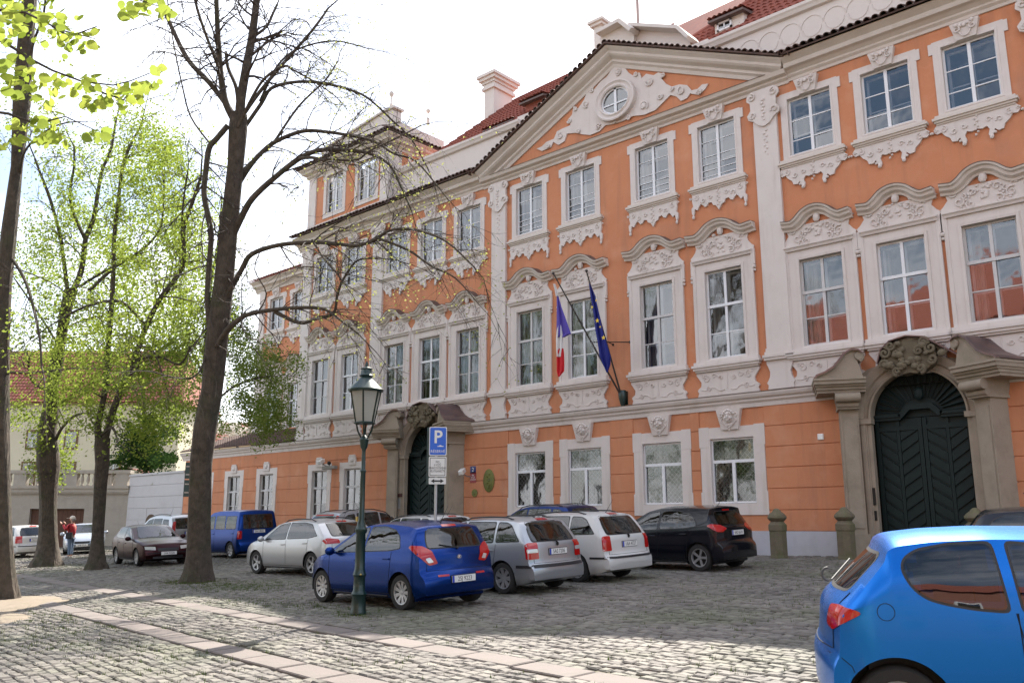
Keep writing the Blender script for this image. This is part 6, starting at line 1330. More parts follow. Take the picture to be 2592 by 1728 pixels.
# silver-white liftback seen from its side, second row
SLV2 = paint('pale silver paint', (.50, .51, .52), .5, .3)
c = Car('estate_car', 'pale silver estate seen side on, parked between big tree and deep blue hatchback', 'car', SLV2, wagon_spec(L=4.48, W=1.78, xr=.86, xf=3.58, cowl=3.42, wheel='alloy5', wr=.32, arch=.37, doors=[1.0, 2.05, 3.18],
    top=[(0, .42), (.0, .6), (.05, .66), (.10, .70), (.13, .96), (.22, 1.03), (.66, 1.36), (.74, 1.41), (1.2, 1.46), (1.9, 1.48), (2.4, 1.44), (2.65, 1.38), (3.42, 1.0), (3.95, .9), (4.3, .76), (4.44, .58), (4.48, .42)],
    belt=[(0, 1.0), (.6, .99), (1.3, .96), (3.3, .9), (4.48, .8)],
    side=[[(.62, 1.05), (.98, 1.0), (2.0, .975), (1.98, 1.385), (1.35, 1.385), (.98, 1.34)], [(2.08, .97), (3.16, .94), (3.06, 1.0), (2.52, 1.33), (2.05, 1.385)]], rear=[(-.60, 1.04), (.60, 1.04), (.52, 1.36), (-.52, 1.36)], front=[(-.68, 1.01), (.68, 1.01), (.54, 1.40), (-.54, 1.40)]), (-21.15, -9.30), R(179))
c.details(plate='3AH 5120', plate_z=.8, rails=(1.0, 2.5), lamps={'diag': [(-.22, .85), (.12, .84), (.24, .93), (.10, .99), (-.18, .95)]}, pm=SLV2)
# white roof behind
c = Car('estate_car', 'white estate with black roof rails mostly hidden behind the deep blue hatchback', 'car', WHT, wagon_spec(L=4.51, W=1.73, xr=.93, xf=3.45, cowl=3.3, doors=[1.1, 2.08, 3.15]), (-20.4, -6.15), R(181))
c.details(plate='6AB 1187', plate_z=.78, rails=(.8, 2.5), lamps={'diag': [(-.10, .66), (.11, .66), (.12, .96), (-.07, .97)]}, pm=WHT)
# dark blue estate behind that
DBL = paint('navy paint', (.01, .03, .14), .7, .3)
c = Car('estate_car', 'navy estate car with roof rails in front of the far green gate', 'car', DBL, wagon_spec(L=4.6, W=1.78, xr=.9, xf=3.5, cowl=3.4, doors=[1.1, 2.1, 3.2],
    top=[(0, .42), (.0, .58), (.05, .64), (.10, .66), (.13, 1.0), (.2, 1.1), (.5, 1.5), (.6, 1.58), (1.4, 1.62), (2.2, 1.60), (2.5, 1.54), (3.4, 1.08), (3.9, .98), (4.4, .82), (4.56, .62), (4.6, .44)], belt=[(0, 1.05), (3.3, .98), (4.6, .85)],
    side=[[(.50, 1.12), (1.08, 1.10), (1.08, 1.48), (.85, 1.47), (.72, 1.40)], [(1.16, 1.10), (2.05, 1.07), (2.03, 1.5), (1.16, 1.49)], [(2.12, 1.07), (3.15, 1.03), (3.05, 1.1), (2.5, 1.45), (2.1, 1.5)]], rear=[(-.62, 1.1), (.62, 1.1), (.54, 1.48), (-.54, 1.48)], front=[(-.66, 1.1), (.66, 1.1), (.52, 1.54), (-.52, 1.54)]), (-18.1, -2.95), R(180))
c.details(plate='2AK 3391', plate_z=.8, rails=(.8, 2.6), lamps={'diag': [(-.10, .8), (.11, .82), (.12, 1.04), (-.07, 1.05)]}, pm=DBL)
# silver people carrier, nose to the wall
c = Car('people_carrier', 'silver people carrier with high red tail lamps parked nose to the wall', 'car', SILVER, van_spec(L=4.47, W=1.80, tumble=.24, tailc=.12, crown=.06, xf=3.5,
    top=[(0, .42), (.0, .58), (.05, .64), (.10, .9), (.16, 1.05), (.38, 1.50), (.50, 1.60), (1.2, 1.66), (2.0, 1.66), (2.5, 1.56), (3.5, 1.02), (3.95, .92), (4.3, .76), (4.44, .56), (4.47, .42)], belt=[(0, 1.05), (3.2, .96), (4.47, .85)],
    side=[[(.52, 1.10), (1.1, 1.07), (1.1, 1.52), (.85, 1.5), (.68, 1.42)], [(1.2, 1.06), (2.1, 1.03), (2.1, 1.56), (1.2, 1.54)], [(2.2, 1.02), (3.3, .98), (3.2, 1.05), (2.6, 1.46), (2.2, 1.55)]], rear=[(-.66, 1.06), (.66, 1.06), (.54, 1.48), (-.54, 1.48)], front=[(-.66, 1.06), (.66, 1.06), (.55, 1.54), (-.55, 1.54)]), (-24.55, -4.55), R(91))
c.details(plate='7A0 2254', plate_z=.7, rails=(.7, 2.8), lamps={'diag': [(.0, 1.05), (.12, 1.05), (.22, 1.48), (.12, 1.5)]}, pm=SILVER)
c.patch([(-.5, 1.50), (.5, 1.50), (.48, 1.54), (-.48, 1.54)], 'rear', 1, REDL, 'brake_light', .008)
# blue van
BL2 = paint('royal blue paint', (.004, .04, .23), .75, .3)
c = Car('small_van', 'royal blue boxy family van with large rear window left of the silver people carrier', 'van', BL2, van_spec(), (-32.15, -5.25), R(178))
c.details(plate='5A1 8842', plate_z=.98, lamps={'diag': [(-.06, .72), (.10, .72), (.10, 1.02), (-.06, 1.02)]}, pm=BL2)
# silver people carrier behind the big trunk
c = Car('people_carrier', 'silver people carrier with roof rails half hidden by the big tree trunk', 'car', SILVER, van_spec(L=4.4, tumble=.2, top=[(0, .42), (.0, .58), (.05, .64), (.10, 1.0), (.2, 1.3), (.38, 1.58), (.50, 1.66), (1.2, 1.70), (2.0, 1.70), (2.5, 1.60), (3.4, 1.06), (3.9, .94), (4.25, .78), (4.37, .56), (4.4, .42)], side=[[(.46, 1.10), (1.1, 1.10), (1.1, 1.5), (.62, 1.48)], [(1.2, 1.10), (1.98, 1.08), (1.98, 1.53), (1.2, 1.53)], [(2.05, 1.08), (3.05, 1.03), (2.98, 1.1), (2.5, 1.46), (2.05, 1.53)]], rear=[(-.62, 1.10), (.62, 1.10), (.56, 1.52), (-.56, 1.52)], front=[(-.66, 1.12), (.66, 1.12), (.58, 1.52), (-.58, 1.52)]), (-38.9, -4.6), R(180))
c.details(plate='8A7 3306', plate_z=.9, rails=(.7, 2.6), lamps={'diag': [(-.05, .9), (.08, .9), (.08, 1.4), (-.02, 1.4)]}, pm=SILVER)
# dark red hatchback facing the camera side
MRN = paint('dark maroon paint', (.034, .006, .009), .65, .28)
c = Car('hatchback', 'dark maroon hatchback facing right, parked left of the big tree', 'car', MRN, hatch_spec(L=4.14, W=1.70, xr=.72, xf=3.24, cowl=2.95, doors=[.95, 1.75, 2.85],
    top=[(0, .42), (.0, .58), (.04, .64), (.10, .80), (.16, .92), (.22, 1.0), (.72, 1.32), (.85, 1.37), (1.3, 1.40), (1.8, 1.385), (2.05, 1.34), (2.95, .94), (3.5, .87), (3.95, .74), (4.1, .58), (4.14, .42)], belt=[(0, .93), (2.9, .86), (4.14, .72)],
    side=[[(.62, 1.0), (.98, .96), (1.70, .93), (1.68, 1.31), (1.25, 1.315), (.95, 1.25)], [(1.78, .925), (2.72, .895), (2.64, .95), (2.02, 1.28), (1.75, 1.31)]], rear=[(-.58, 1.0), (.58, 1.0), (.5, 1.3), (-.5, 1.3)], front=[(-.64, .95), (.64, .95), (.58, 1.12), (.49, 1.33), (-.49, 1.33), (-.58, 1.12)], nosec=.16, nosew=.12), (-31.6, -8.85), R(-9))
c.details(fplate='1A4 9220', hlamps=[(.42, .54), (.74, .57), (.74, .67), (.42, .65)], lamps={'diag': [(-.2, .72), (.12, .72), (.12, .86), (-.2, .86)]}, pm=MRN)
# white estate far left, and pale saloon beyond the trees
c = Car('estate_car', 'white estate with red tail lamp between the two left trunks', 'car', WHT, wagon_spec(L=4.4, W=1.73), (-46.0, -8.45), R(182))
c.details(plate='9A3 4471', plate_z=.78, lamps={'diag': [(-.14, .66), (.13, .66), (.14, .97), (-.10, .97)]}, rear_bumper=(.50, .54, BLACK), pm=WHT)
PBL = paint('pale silver blue paint', (.38, .42, .48), .4, .3)
c = Car('saloon_car', 'pale silver blue saloon facing the square behind the person', 'car', PBL, hatch_spec(L=4.4, W=1.73, xr=.95, xf=3.5, cowl=3.15, doors=[1.2, 2.05, 3.05],
    top=[(0, .42), (.0, .60), (.03, .80), (.08, .93), (.5, .98), (.62, 1.0), (1.3, 1.37), (1.5, 1.41), (2.0, 1.42), (2.3, 1.37), (3.15, .96), (3.8, .88), (4.2, .74), (4.36, .58), (4.4, .42)], belt=[(0, .9), (3.1, .88), (4.4, .75)],
    side=[[(1.1, .98), (1.98, .95), (1.98, 1.33), (1.55, 1.32), (1.35, 1.25)], [(2.06, .95), (2.98, .92), (2.9, .98), (2.3, 1.3), (2.03, 1.33)]], rear=[(-.55, 1.05), (.55, 1.05), (.5, 1.34), (-.5, 1.34)], front=[(-.64, .98), (.64, .98), (.5, 1.36), (-.5, 1.36)], stop=0), (-45.6, -5.5), R(-25))
c.details(fplate='2A8 7715', hlamps=[(.42, .54), (.74, .56), (.74, .68), (.42, .66)], pm=PBL)
# bright blue hatchback in the foreground
BRB = paint('bright blue metallic paint', (.006, .16, .60), .7, .26)
HD = R(24); hv = Vector((math.cos(HD), math.sin(HD))); lv_ = Vector((-math.sin(HD), math.cos(HD)))
L6, W6, XR6 = 3.78, 1.66, .52; wheel0 = Vector((-2.24, -17.78)); ctr = wheel0 - hv * (XR6 - L6 / 2) + lv_ * (W6 / 2)
c = Car('hatchback', 'bright blue three door hatchback in the right foreground, cut by the frame', 'car', BRB, dict(L=L6, W=W6, xr=XR6, xf=2.96, cowl=2.70, wheel='cap7', wr=.295, arch=.35, nose=.9, nosew=.2, tail=.35, tailw=.10, tailc=.15, tumble=.34, crown=.065, sig=.025,
    top=[(0, .40), (.0, .60), (.02, .67), (.05, .70), (.06, .80), (.08, .95), (.13, 1.02), (.19, 1.06), (.50, 1.335), (.50, 1.37), (.52, 1.405), (.60, 1.43), (.85, 1.455), (1.2, 1.465), (1.65, 1.45), (1.95, 1.39), (2.70, .98), (3.2, .87), (3.58, .72), (3.75, .55), (3.78, .40)],
    belt=[(0, .92), (.3, .97), (.6, .97), (1.2, .94), (2.7, .87), (3.78, .75)], doors=[1.28, 1.29, 2.65],
    side=[[(.63, 1.21), (.68, 1.10), (.76, 1.03), (.88, .995), (1.05, .965), (1.24, .95), (1.20, 1.375), (.95, 1.37), (.74, 1.335), (.65, 1.28)], [(1.33, .945), (2.50, .91), (2.42, .97), (1.84, 1.29), (1.62, 1.34), (1.30, 1.375)]],
    rear=[(-.56, 1.07), (.56, 1.07), (.50, 1.30), (-.50, 1.30)], front=[(-.64, .98), (.64, .98), (.58, 1.14), (.48, 1.36), (-.48, 1.36), (-.58, 1.14)], tgap=.68, ant=1.8), (ctr.x, ctr.y), HD, None)
c.details(molding=(.46, BRB), lamps={'diag': [(-.15, .83), (-.04, .80), (.07, .84), (.21, .925), (.18, .95), (.02, .97), (-.12, .965)]}, pm=BRB, wiper=False)
c.line([(c.P(.49 + .056 * math.cos(R(t))), .94 + .056 * math.sin(R(t))) for t in range(0, 361, 20)], 'side', -1, .0025)
c.line([(c.P(.03), .66), (c.P(.18), .63), (c.P(.24), .58), (c.P(.26), .52)], 'side', -1, .003)
q = c.cast(.1, 1.06, 'rear', 1, .02); m = MB(); m.tube([q + Vector((-.02 - .05 * math.sin(R(t)), 0, .04 - .05 * math.cos(R(t)))) for t in range(0, 200, 20)], .010, 6); m.tube([q, q + Vector((.16, .25, .14))], .006, 5); m.build('wiper', mat('grey wiper', (.10, .10, .10), .6), c.T, smooth=True)
# dark car roof beyond it
c = Car('estate_car', 'dark wet roofed car just showing above the bright blue hatchback', 'car', paint('graphite paint', (.03, .03, .036), .4, .25), wagon_spec(L=4.3, W=1.75), (-2.0, -9.6), R(12))
c.details(lamps={'diag': [(-.14, .66), (.13, .66), (.14, .97), (-.10, .97)]}, pm=BLK, antenna=False)
# ------------------------------------------------------------------ trees
LEAFM = leafmat('spring leaf', (.16, .23, .03), (.30, .36, .07), .55)
LEAFD = leafmat('green leaf', (.055, .12, .02), (.13, .20, .04), .45)
LEAFY = leafmat('backlit linden leaf', (.22, .30, .035), (.36, .42, .09), .55)
BUDM = leafmat('opening bud leaf', (.30, .34, .08), (.42, .42, .16), .5)
class Tree:
    def __init__(s, name, label, base_uv, dep, seed, cat='tree', group='linden trees on the square'):
        s.r = random.Random(seed); s.dep = dep; s.lw = .86
        d = ray(*base_uv); # find ground hit
        t = 8.0
        for _ in range(60):
            p = CAM + d * t
            if p.z <= gz(p.x, p.y): break
            t += .6
        lo, hi = t - .6, t
        for _ in range(20):
            mid = (lo + hi) / 2; p = CAM + d * mid
            if p.z <= gz(p.x, p.y): hi = mid
            else: lo = mid
        s.dep = hi if dep is None else dep; p = CAM + d * s.dep; s.base = Vector((p.x, p.y, gz(p.x, p.y)))
        s.T = thing(name, label, cat, s.base, 0, group); s.px = s.dep / FPX * K; s.tips = []; s.main = MB(); s.tw = MB(); s.view = Vector((_fw.x, _fw.y, 0)).normalized()
    def pt(s, u, v, off=0.0): return at_depth(u, v, s.dep) - s.base + s.view * off
    def limb(s, pts, w0, w1, off0=0, off1=0, n=9, child=True, rough=.6):
        """pts: photo pixels along the limb, w: widths in pixels; off: how far it leans away from the viewer (m)"""
        P = []; m = len(pts) - 1
        for i, (u, v) in enumerate(pts): P.append(s.pt(u, v, off0 + (off1 - off0) * i / max(1, m)))
        Q = []; 
        for i in range(m):
            p0, p1, p2, p3 = P[max(i - 1, 0)], P[i], P[i + 1], P[min(i + 2, m)]; k = 4
            for j in range(k):
                t = j / k; Q.append(.5 * ((2 * p1) + (p2 - p0) * t + (2 * p0 - 5 * p1 + 4 * p2 - p3) * t * t + (3 * p1 - p0 - 3 * p2 + p3) * t ** 3))
        Q.append(P[-1]); L_ = len(Q); rad = [(w0 * s.lw + (w1 * s.lw - w0 * s.lw) * (i / (L_ - 1))) * s.px / 2 * (1 + s.r.uniform(-.05, .05) * rough) for i in range(L_)]
        s.main.tube(Q, rad, n if w0 > 12 else 6)
        if child: s.tips.append((Q, rad))
        return Q
    def trunk(s, rows, n=18):
        """rows: (u_left, u_right, v)"""
        V = []; F = []; k = len(rows); RR = s.r; ph = [RR.uniform(0, 6) for _ in range(4)]
        fine = []
        for i in range(k - 1):
            a, b = rows[i], rows[i + 1]; m = max(2, int(abs(a[2] - b[2]) / 22))
            for j in range(m): t = j / m; fine.append(tuple(a[q] + (b[q] - a[q]) * t for q in range(3)))
        fine.append(rows[-1])
        z0 = None
        for (a, b, v) in fine:
            c = s.pt((a + b) / 2, v); r = (b - a) / 2 * s.px
            if z0 is None: z0 = c.z; c = Vector((c.x, c.y, c.z - .25))
            for j in range(n):
                an = 2 * math.pi * j / n; fl = 1 + .05 * math.sin(5 * an + ph[0]) + .035 * math.sin(3 * an + c.z * 1.3 + ph[1]) + .02 * math.sin(9 * an + ph[2] + c.z)
                if c.z < .7: fl += (.7 - c.z) ** 1.6 * .55 * (.35 + .65 * math.sin(4 * an + ph[3]) ** 2)
                V.append((c.x + r * fl * math.cos(an), c.y + r * fl * math.sin(an), c.z))
        m = len(fine); F = [(i * n + j, i * n + (j + 1) % n, (i + 1) * n + (j + 1) % n, (i + 1) * n + j) for i in range(m - 1) for j in range(n)] + [tuple(range((m - 1) * n, m * n))]
        s.tm = MB(); s.tm.add(V, F)
    def twigs(s, density=1.0, droop=.25, length=1.6, depth=3, bias=None, minr=.004, lim=4000, frm=.25):
        r = s.r; cnt = 0; ends = []
        def grow(p, d, ln, rad, lev):
            nonlocal cnt
            if cnt > lim: return
            cnt += 1; k = 4 if lev > 0 else 3; Q = [p]; q = p.copy(); dd = d.copy()
            for i in range(k):
                dd = (dd + Vector((r.gauss(0, .13), r.gauss(0, .13), r.gauss(0, .10) - droop * .22 + (.10 if lev < 1 else 0)))).normalized(); q = q + dd * ln / k; Q.append(q.copy())
            s.tw.tube(Q, [rad * (1 - .75 * i / k) for i in range(k + 1)], 3, cap=False)
            if lev == 0: ends.append(Q[-1]); return
            for c in range(int(r.choice((2, 3, 3, 4)))):
                i = r.randint(1, k); v = Vector((r.gauss(0, 1), r.gauss(0, 1), r.gauss(0, .7))).normalized(); nd = (dd * .9 + v * .75).normalized(); grow(Q[i], nd, ln * r.uniform(.45, .72), rad * .62, lev - 1)
            ends.append(Q[-1])
        for Q, rad in s.tips:
            L_ = sum((Q[i + 1] - Q[i]).length for i in range(len(Q) - 1)); n = int(L_ * density * r.uniform(.8, 1.2)) + 2
            for k in range(n):
                t = frm + (1 - frm) * (k + r.random()) / n; i = min(int(t * (len(Q) - 1)), len(Q) - 2); p = Q[i].lerp(Q[i + 1], r.random()); ax = (Q[i + 1] - Q[i]).normalized()
                v = Vector((r.gauss(0, 1), r.gauss(0, 1), r.gauss(0, .8))).normalized(); d = (ax * .7 + v * .8 + Vector((0, 0, .15))).normalized()
                if bias: d = (d + bias * .35).normalized()
                grow(p, d, length * r.uniform(.5, 1.1) * (1 - .35 * t), max(minr, rad[i] * .38), depth - 1)
            grow(Q[-1], (Q[-1] - Q[-2]).normalized(), length * .8, max(minr, rad[-1] * .8), depth - 1)
        s.ends = ends; return ends
    def leaves(s, pts, size, m, name='foliage', jitter=.12, per=3):
        r = s.r; V = []; F = []
        for p in pts:
            for _ in range(per):
                c = Vector((p.x + r.gauss(0, jitter), p.y + r.gauss(0, jitter), p.z + r.gauss(0, jitter))); a = Vector((r.gauss(0, 1), r.gauss(0, 1), r.gauss(0, 1))).normalized(); b = a.orthogonal().normalized(); sz = size * r.uniform(.6, 1.25)
                o = len(V); V += [c - b * sz * .5, c + a * sz * .38, c + b * sz * .55, c - a * sz * .38]; F.append((o, o + 1, o + 2, o + 3))
        mb = MB(); mb.v = [tuple(v) for v in V]; mb.f = F; o = mb.build(name, m, s.T, fix=False); o['kind'] = 'stuff'; return o
    def clumps(s, blobs, n, size, m, spread=2.2, name='foliage'):
        """blobs: (u, v, ru, rv, weight) clumps of the crown; leaves fill real depth around the tree"""
        r = s.r; P = []; tot = sum(b[4] for b in blobs)
        for (u, v, ru, rv, w) in blobs:
            k = int(n * w / tot); sub = [(r.gauss(0, .45), r.gauss(0, .45), r.gauss(0, .5)) for _ in range(max(3, int(k / 60)))]
            for _ in range(k):
                a = r.choice(sub); q = (a[0] + r.gauss(0, .16), a[1] + r.gauss(0, .16), a[2] + r.gauss(0, .16))
                P.append(s.pt(u + ru * q[0], v + rv * q[1], q[2] * spread))
        return s.leaves(P, size, m, name, .03, 1)
    def finish(s, bark=None):
        if hasattr(s, 'tm'): s.tm.build('trunk', BARK, s.T, smooth=True, fix=True)
        if s.main.v: s.main.build('limbs', BARK, s.T, smooth=True, fix=False)
        if s.tw.v: o = s.tw.build('twigs', TWIG, s.T, fix=False); o['kind'] = 'stuff'
# big bare tree
t3 = Tree('linden_tree', 'tall nearly bare tree with thick trunk standing between maroon hatchback and blue hatchback', (452, 1333), None, 11)
t3.trunk([(418, 486, 1336), (424, 483, 1310), (429, 481, 1250), (431, 481, 1200), (437, 486, 1065), (445, 497, 980), (463, 509, 891), (472, 520, 787), (484, 530, 700), (492, 536, 649), (506, 546, 520), (516, 553, 430), (522, 557, 382), (526, 566, 295), (530, 566, 262)])
t3.limb([(545, 285), (520, 240), (470, 175), (416, 115), (371, 28), (345, -30)], 17, 10, 0, .8)
t3.limb([(545, 290), (522, 243), (514, 190), (512, 139), (510, 60), (510, -30)], 20, 11, 0, -.5)
t3.limb([(515, 185), (495, 130), (470, 50), (461, -20)], 9, 6, 0, -.8)
t3.limb([(548, 260), (541, 200), (520, 150), (513, 110)], 11, 8, 0, .2, child=False)
t3.limb([(550, 290), (552, 226), (563, 150), (572, 90), (580, 20), (583, -30)], 27, 17, 0, .3)
t3.limb([(555, 270), (590, 205), (640, 130), (690, 60), (718, 10), (735, -30)], 12, 6, 0, 1.0)
t3.limb([(575, 70), (600, 40), (612, 0), (618, -30)], 9, 6, .3, .8)
t3.limb([(532, 300), (505, 330), (488, 350), (480, 400), (475, 451), (483, 500), (490, 545), (485, 610), (480, 690), (486, 770)], 15, 15, -.3, -.1)
t3.limb([(490, 340), (455, 290), (443, 230), (428, 130), (425, 60)], 5, 2.5, -.3, -1.2)
# right-hand drooping limbs
t3.limb([(503, 800), (535, 765), (566, 748), (597, 739), (676, 732), (760, 736), (800, 760), (850, 800)], 17, 5, -.2, -1.8)
t3.limb([(655, 737), (711, 763), (753, 755), (790, 746), (801, 704), (822, 666), (850, 640), (900, 640)], 11, 4, -1.0, -1.8)
t3.limb([(520, 690), (565, 625), (593, 598), (659, 584), (742, 584), (798, 594), (840, 604), (885, 597), (919, 584), (975, 590), (1040, 620), (1100, 680)], 15, 4, -.1, -2.6)
t3.limb([(890, 597), (958, 629), (1010, 670), (1060, 700), (1110, 760)], 7, 2.5, -1.8, -2.8)
t3.limb([(740, 584), (770, 630), (800, 665)], 5, 4, -1.2, -1.5)
t3.limb([(533, 545), (560, 505), (590, 469), (642, 431), (704, 393), (756, 381), (812, 389), (867, 403), (913, 434), (937, 480), (965, 545)], 19, 4, 0, -2.0)
t3.limb([(705, 396), (739, 403), (767, 417), (784, 424), (847, 434), (878, 424), (930, 410), (990, 390)], 9, 3, -.9, -2.6)
t3.limb([(540, 420), (565, 375), (590, 341), (624, 310), (687, 283), (746, 283), (798, 289), (850, 299), (895, 325), (947, 341), (1000, 400)], 15, 4, .2, .9)
t3.limb([(545, 380), (580, 330), (600, 300), (659, 195), (718, 120), (745, 60)], 10, 4, .4, 1.8)
t3.limb([(553, 290), (590, 225), (611, 181), (659, 160), (708, 153), (763, 157), (815, 169), (847, 188), (881, 216), (930, 260), (970, 330)], 12, 3.5, .2, 1.8)
t3.limb([(552, 300), (590, 240), (624, 205), (670, 188), (694, 205), (728, 230), (763, 257), (800, 290)], 9, 3, -.2, -1.6)
t3.limb([(590, 220), (620, 120), (660, 60), (740, 20), (820, 20)], 8, 3, .3, 2.0)
t3.limb([(600, 735), (628, 690), (606, 640), (625, 598)], 4, 3, -.5, -1)
t3.limb([(660, 584), (700, 640), (740, 650), (800, 668), (900, 700)], 4, 2, -.8, -2.2)
t3.limb([(486, 770), (470, 860), (440, 880), (390, 870)], 6, 3, 0, -1.2)
t3.twigs(3.0, .5, 1.8, 3, bias=Vector((.25, .2, -.1)), lim=24000, minr=.0055)
ends = t3.ends
right = [p for p in ends if (p.x * .74 + p.y * .67) > 2.6]
t3.leaves(t3.r.sample(right, min(len(right), 3000)), .055, BUDM, 'young_leaves', .06, 1)
t3.finish()
# left edge trunk
t0 = Tree('linden_tree', 'dark leaning trunk at the left edge beside the bare earth patch', (8, 1378), None, 21)
t0.trunk([(-26, 38, 1382), (-20, 34, 1340), (-18, 27, 1250), (-18, 22, 1130), (-16, 19, 1000), (-18, 18, 890), (-14, 19, 800), (-8, 26, 650), (0, 34, 570), (6, 38, 520), (26, 50, 382), (31, 69, 226), (40, 74, 120), (52, 83, 0), (55, 84, -40)])
t0.limb([(45, 400), (70, 370), (110, 350), (165, 336), (215, 338), (260, 350)], 7, 3, 0, -1.5)
t0.limb([(25, 590), (62, 640), (90, 700), (115, 780), (128, 850)], 9, 6, 0, -.6)
t0.limb([(20, 610), (100, 640), (160, 690), (210, 730)], 4, 2, 0, 1)
t0.limb([(18, 855), (60, 850), (120, 835), (170, 828)], 6, 3, 0, 1)
t0.limb([(35, 440), (15, 300), (5, 200)], 8, 5, 0, .8); t0.limb([(60, 200), (90, 120), (130, 60), (150, -10)], 8, 5, 0, -.8)
t0.limb([(20, 860), (45, 790), (90, 740)], 4, 2, 0, -1)
t0.twigs(1.2, .3, 1.4, 3, lim=1500); t0.leaves(t0.r.sample(t0.ends, min(900, len(t0.ends))), .07, LEAFM, 'young_leaves', .1, 2); t0.finish()
# second: knobbly trunk
t1 = Tree('linden_tree', 'knobbly trunk with sprouting bark behind the left edge trunk', (110, 1298), None, 31)
t1.trunk([(78, 142, 1300), (85, 136, 1280), (91, 130, 1230), (92, 128, 1160), (90, 130, 1110), (86, 136, 1070), (87, 133, 1030), (90, 128, 990), (101, 134, 940), (107, 132, 892), (112, 142, 840), (128, 150, 787), (137, 162, 720), (150, 178, 665)])
t1.limb([(160, 680), (178, 640), (186, 600), (190, 545), (205, 500), (215, 430), (222, 380), (240, 330), (250, 260)], 17, 6, 0, .6)
t1.limb([(158, 690), (150, 600), (145, 545), (128, 470), (112, 420), (100, 380)], 12, 6, 0, -.6)
t1.limb([(180, 660), (225, 615), (295, 565)], 9, 6, 0, 1.0); t1.limb([(190, 545), (172, 500), (165, 450), (180, 390), (185, 350)], 10, 5, .2, -.5)
t1.limb([(112, 900), (86, 880), (88, 850), (100, 835)], 7, 5, 0, -1); t1.limb([(133, 790), (100, 720), (70, 660)], 6, 4, 0, -1)
t1.limb([(140, 760), (185, 745), (240, 735)], 6, 4, 0, -.6); t1.limb([(128, 1010), (150, 985), (185, 960), (215, 955)], 9, 6, 0, -.8)
t1.limb([(130, 930), (165, 900), (215, 860)], 8, 5, 0, .6)
t1.twigs(1.5, .25, 1.7, 3, lim=2400); t1.leaves(t1.r.sample(t1.ends, min(1900, len(t1.ends))), .085, LEAFM, 'young_leaves', .18, 3)
t1.clumps([(180, 470, 70, 90, 1.2), (120, 560, 80, 90, 1), (200, 620, 90, 80, 1.3), (130, 760, 90, 90, 1.2), (80, 830, 80, 70, .8), (150, 330, 60, 60, .5), (95, 1010, 45, 100, .5), (108, 1060, 22, 60, .5), (60, 930, 70, 70, .8), (160, 880, 60, 60, .7)], 15000, .085, LEAFM); t1.finish()
# third: forked
t2 = Tree('linden_tree', 'forked tree left of the maroon hatchback with fresh green leaves', (222, 1305), None, 41)
t2.trunk([(200, 246, 1307), (204, 240, 1290), (211, 237, 1230), (216, 243, 1120), (220, 249, 1065), (218, 250, 1025), (220, 252, 1005)])
t2.limb([(228, 1020), (224, 985), (226, 961), (239, 891), (246, 787), (255, 649), (257, 544), (264, 470), (274, 382), (290, 330), (310, 290)], 19, 6, 0, .3)
t2.limb([(241, 1010), (257, 961), (278, 909), (312, 839), (347, 753), (382, 690), (434, 621), (437, 544), (460, 480), (480, 430)], 19, 8, 0, -.8)
t2.limb([(225, 690), (290, 640), (340, 600), (380, 540), (400, 470)], 0.1, .1, 0, .1, child=False) if False else None
t2.limb([(184, 659), (240, 600), (295, 560), (340, 500), (345, 400)], 11, 5, .6, 1.2)
t2.limb([(295, 865), (340, 832), (390, 830), (440, 850), (470, 820)], 9, 5, -.3, -1.4); t2.limb([(350, 760), (300, 705), (240, 715), (190, 745)], 9, 6, -.4, -1.2)
t2.limb([(240, 900), (270, 870), (300, 840)], 7, 5, 0, .6); t2.limb([(227, 985), (200, 960), (215, 955)], 5, 4, 0, .5); t2.limb([(232, 1000), (270, 985), (295, 1000)], 9, 6, 0, -1)
t2.limb([(437, 560), (450, 500), (470, 440)], 6, 4, -.8, -1.6); t2.limb([(383, 690), (430, 700), (470, 715)], 5, 3, -.5, -1.5); t2.limb([(330, 800), (380, 820), (420, 900)], 5, 3, -.5, -1.5)
t2.twigs(1.6, .25, 1.8, 3, lim=2600); t2.leaves(t2.r.sample(t2.ends, min(2100, len(t2.ends))), .085, LEAFM, 'young_leaves', .18, 3)
t2.clumps([(340, 330, 90, 70, 1.6), (400, 420, 80, 90, 1.5), (300, 440, 90, 90, 1.3), (420, 560, 70, 90, 1.2), (340, 620, 110, 70, 1.1), (420, 700, 80, 80, 1.4), (280, 760, 90, 70, 1.2), (380, 800, 100, 60, 1.8), (300, 880, 100, 60, 1.6), (400, 930, 80, 60, 1.3), (230, 820, 70, 60, 1), (190, 940, 60, 60, .8), (350, 980, 90, 50, .9)], 26000, .085, LEAFM, 3.0)
t2.finish()
# dense green tree further back, seen on both sides of the big trunk
t4 = Tree('linden_tree', 'dense green leaved tree directly behind the big bare trunk', (462, 1262), 37.0, 51)
t4.trunk([(453, 471, 1262), (454, 469, 1200), (456, 470, 1050), (462, 474, 900), (468, 480, 780)])
t4.limb([(466, 900), (510, 820), (560, 770)], 8, 4, 0, -1); t4.limb([(468, 860), (430, 800), (400, 760)], 7, 4, 0, .8); t4.limb([(472, 790), (480, 680), (500, 560), (510, 450)], 9, 4, 0, 0); t4.limb([(462, 960), (540, 900), (620, 880)], 7, 4, 0, -1.5)
t4.twigs(1.3, .4, 1.8, 3, lim=1500)
t4.clumps([(560, 820, 60, 60, 1.6), (600, 900, 60, 70, 2.0), (620, 970, 50, 50, 1.5), (560, 950, 50, 60, 1.2), (540, 760, 50, 50, .8), (640, 840, 50, 60, 1.1), (430, 850, 60, 60, 1.2), (430, 760, 60, 60, 1), (500, 600, 60, 90, .9), (450, 620, 60, 90, .9), (520, 700, 50, 60, .8)], 21000, .09, leafmat('mid green leaf', (.13, .20, .04), (.26, .31, .08), .55), 2.6)
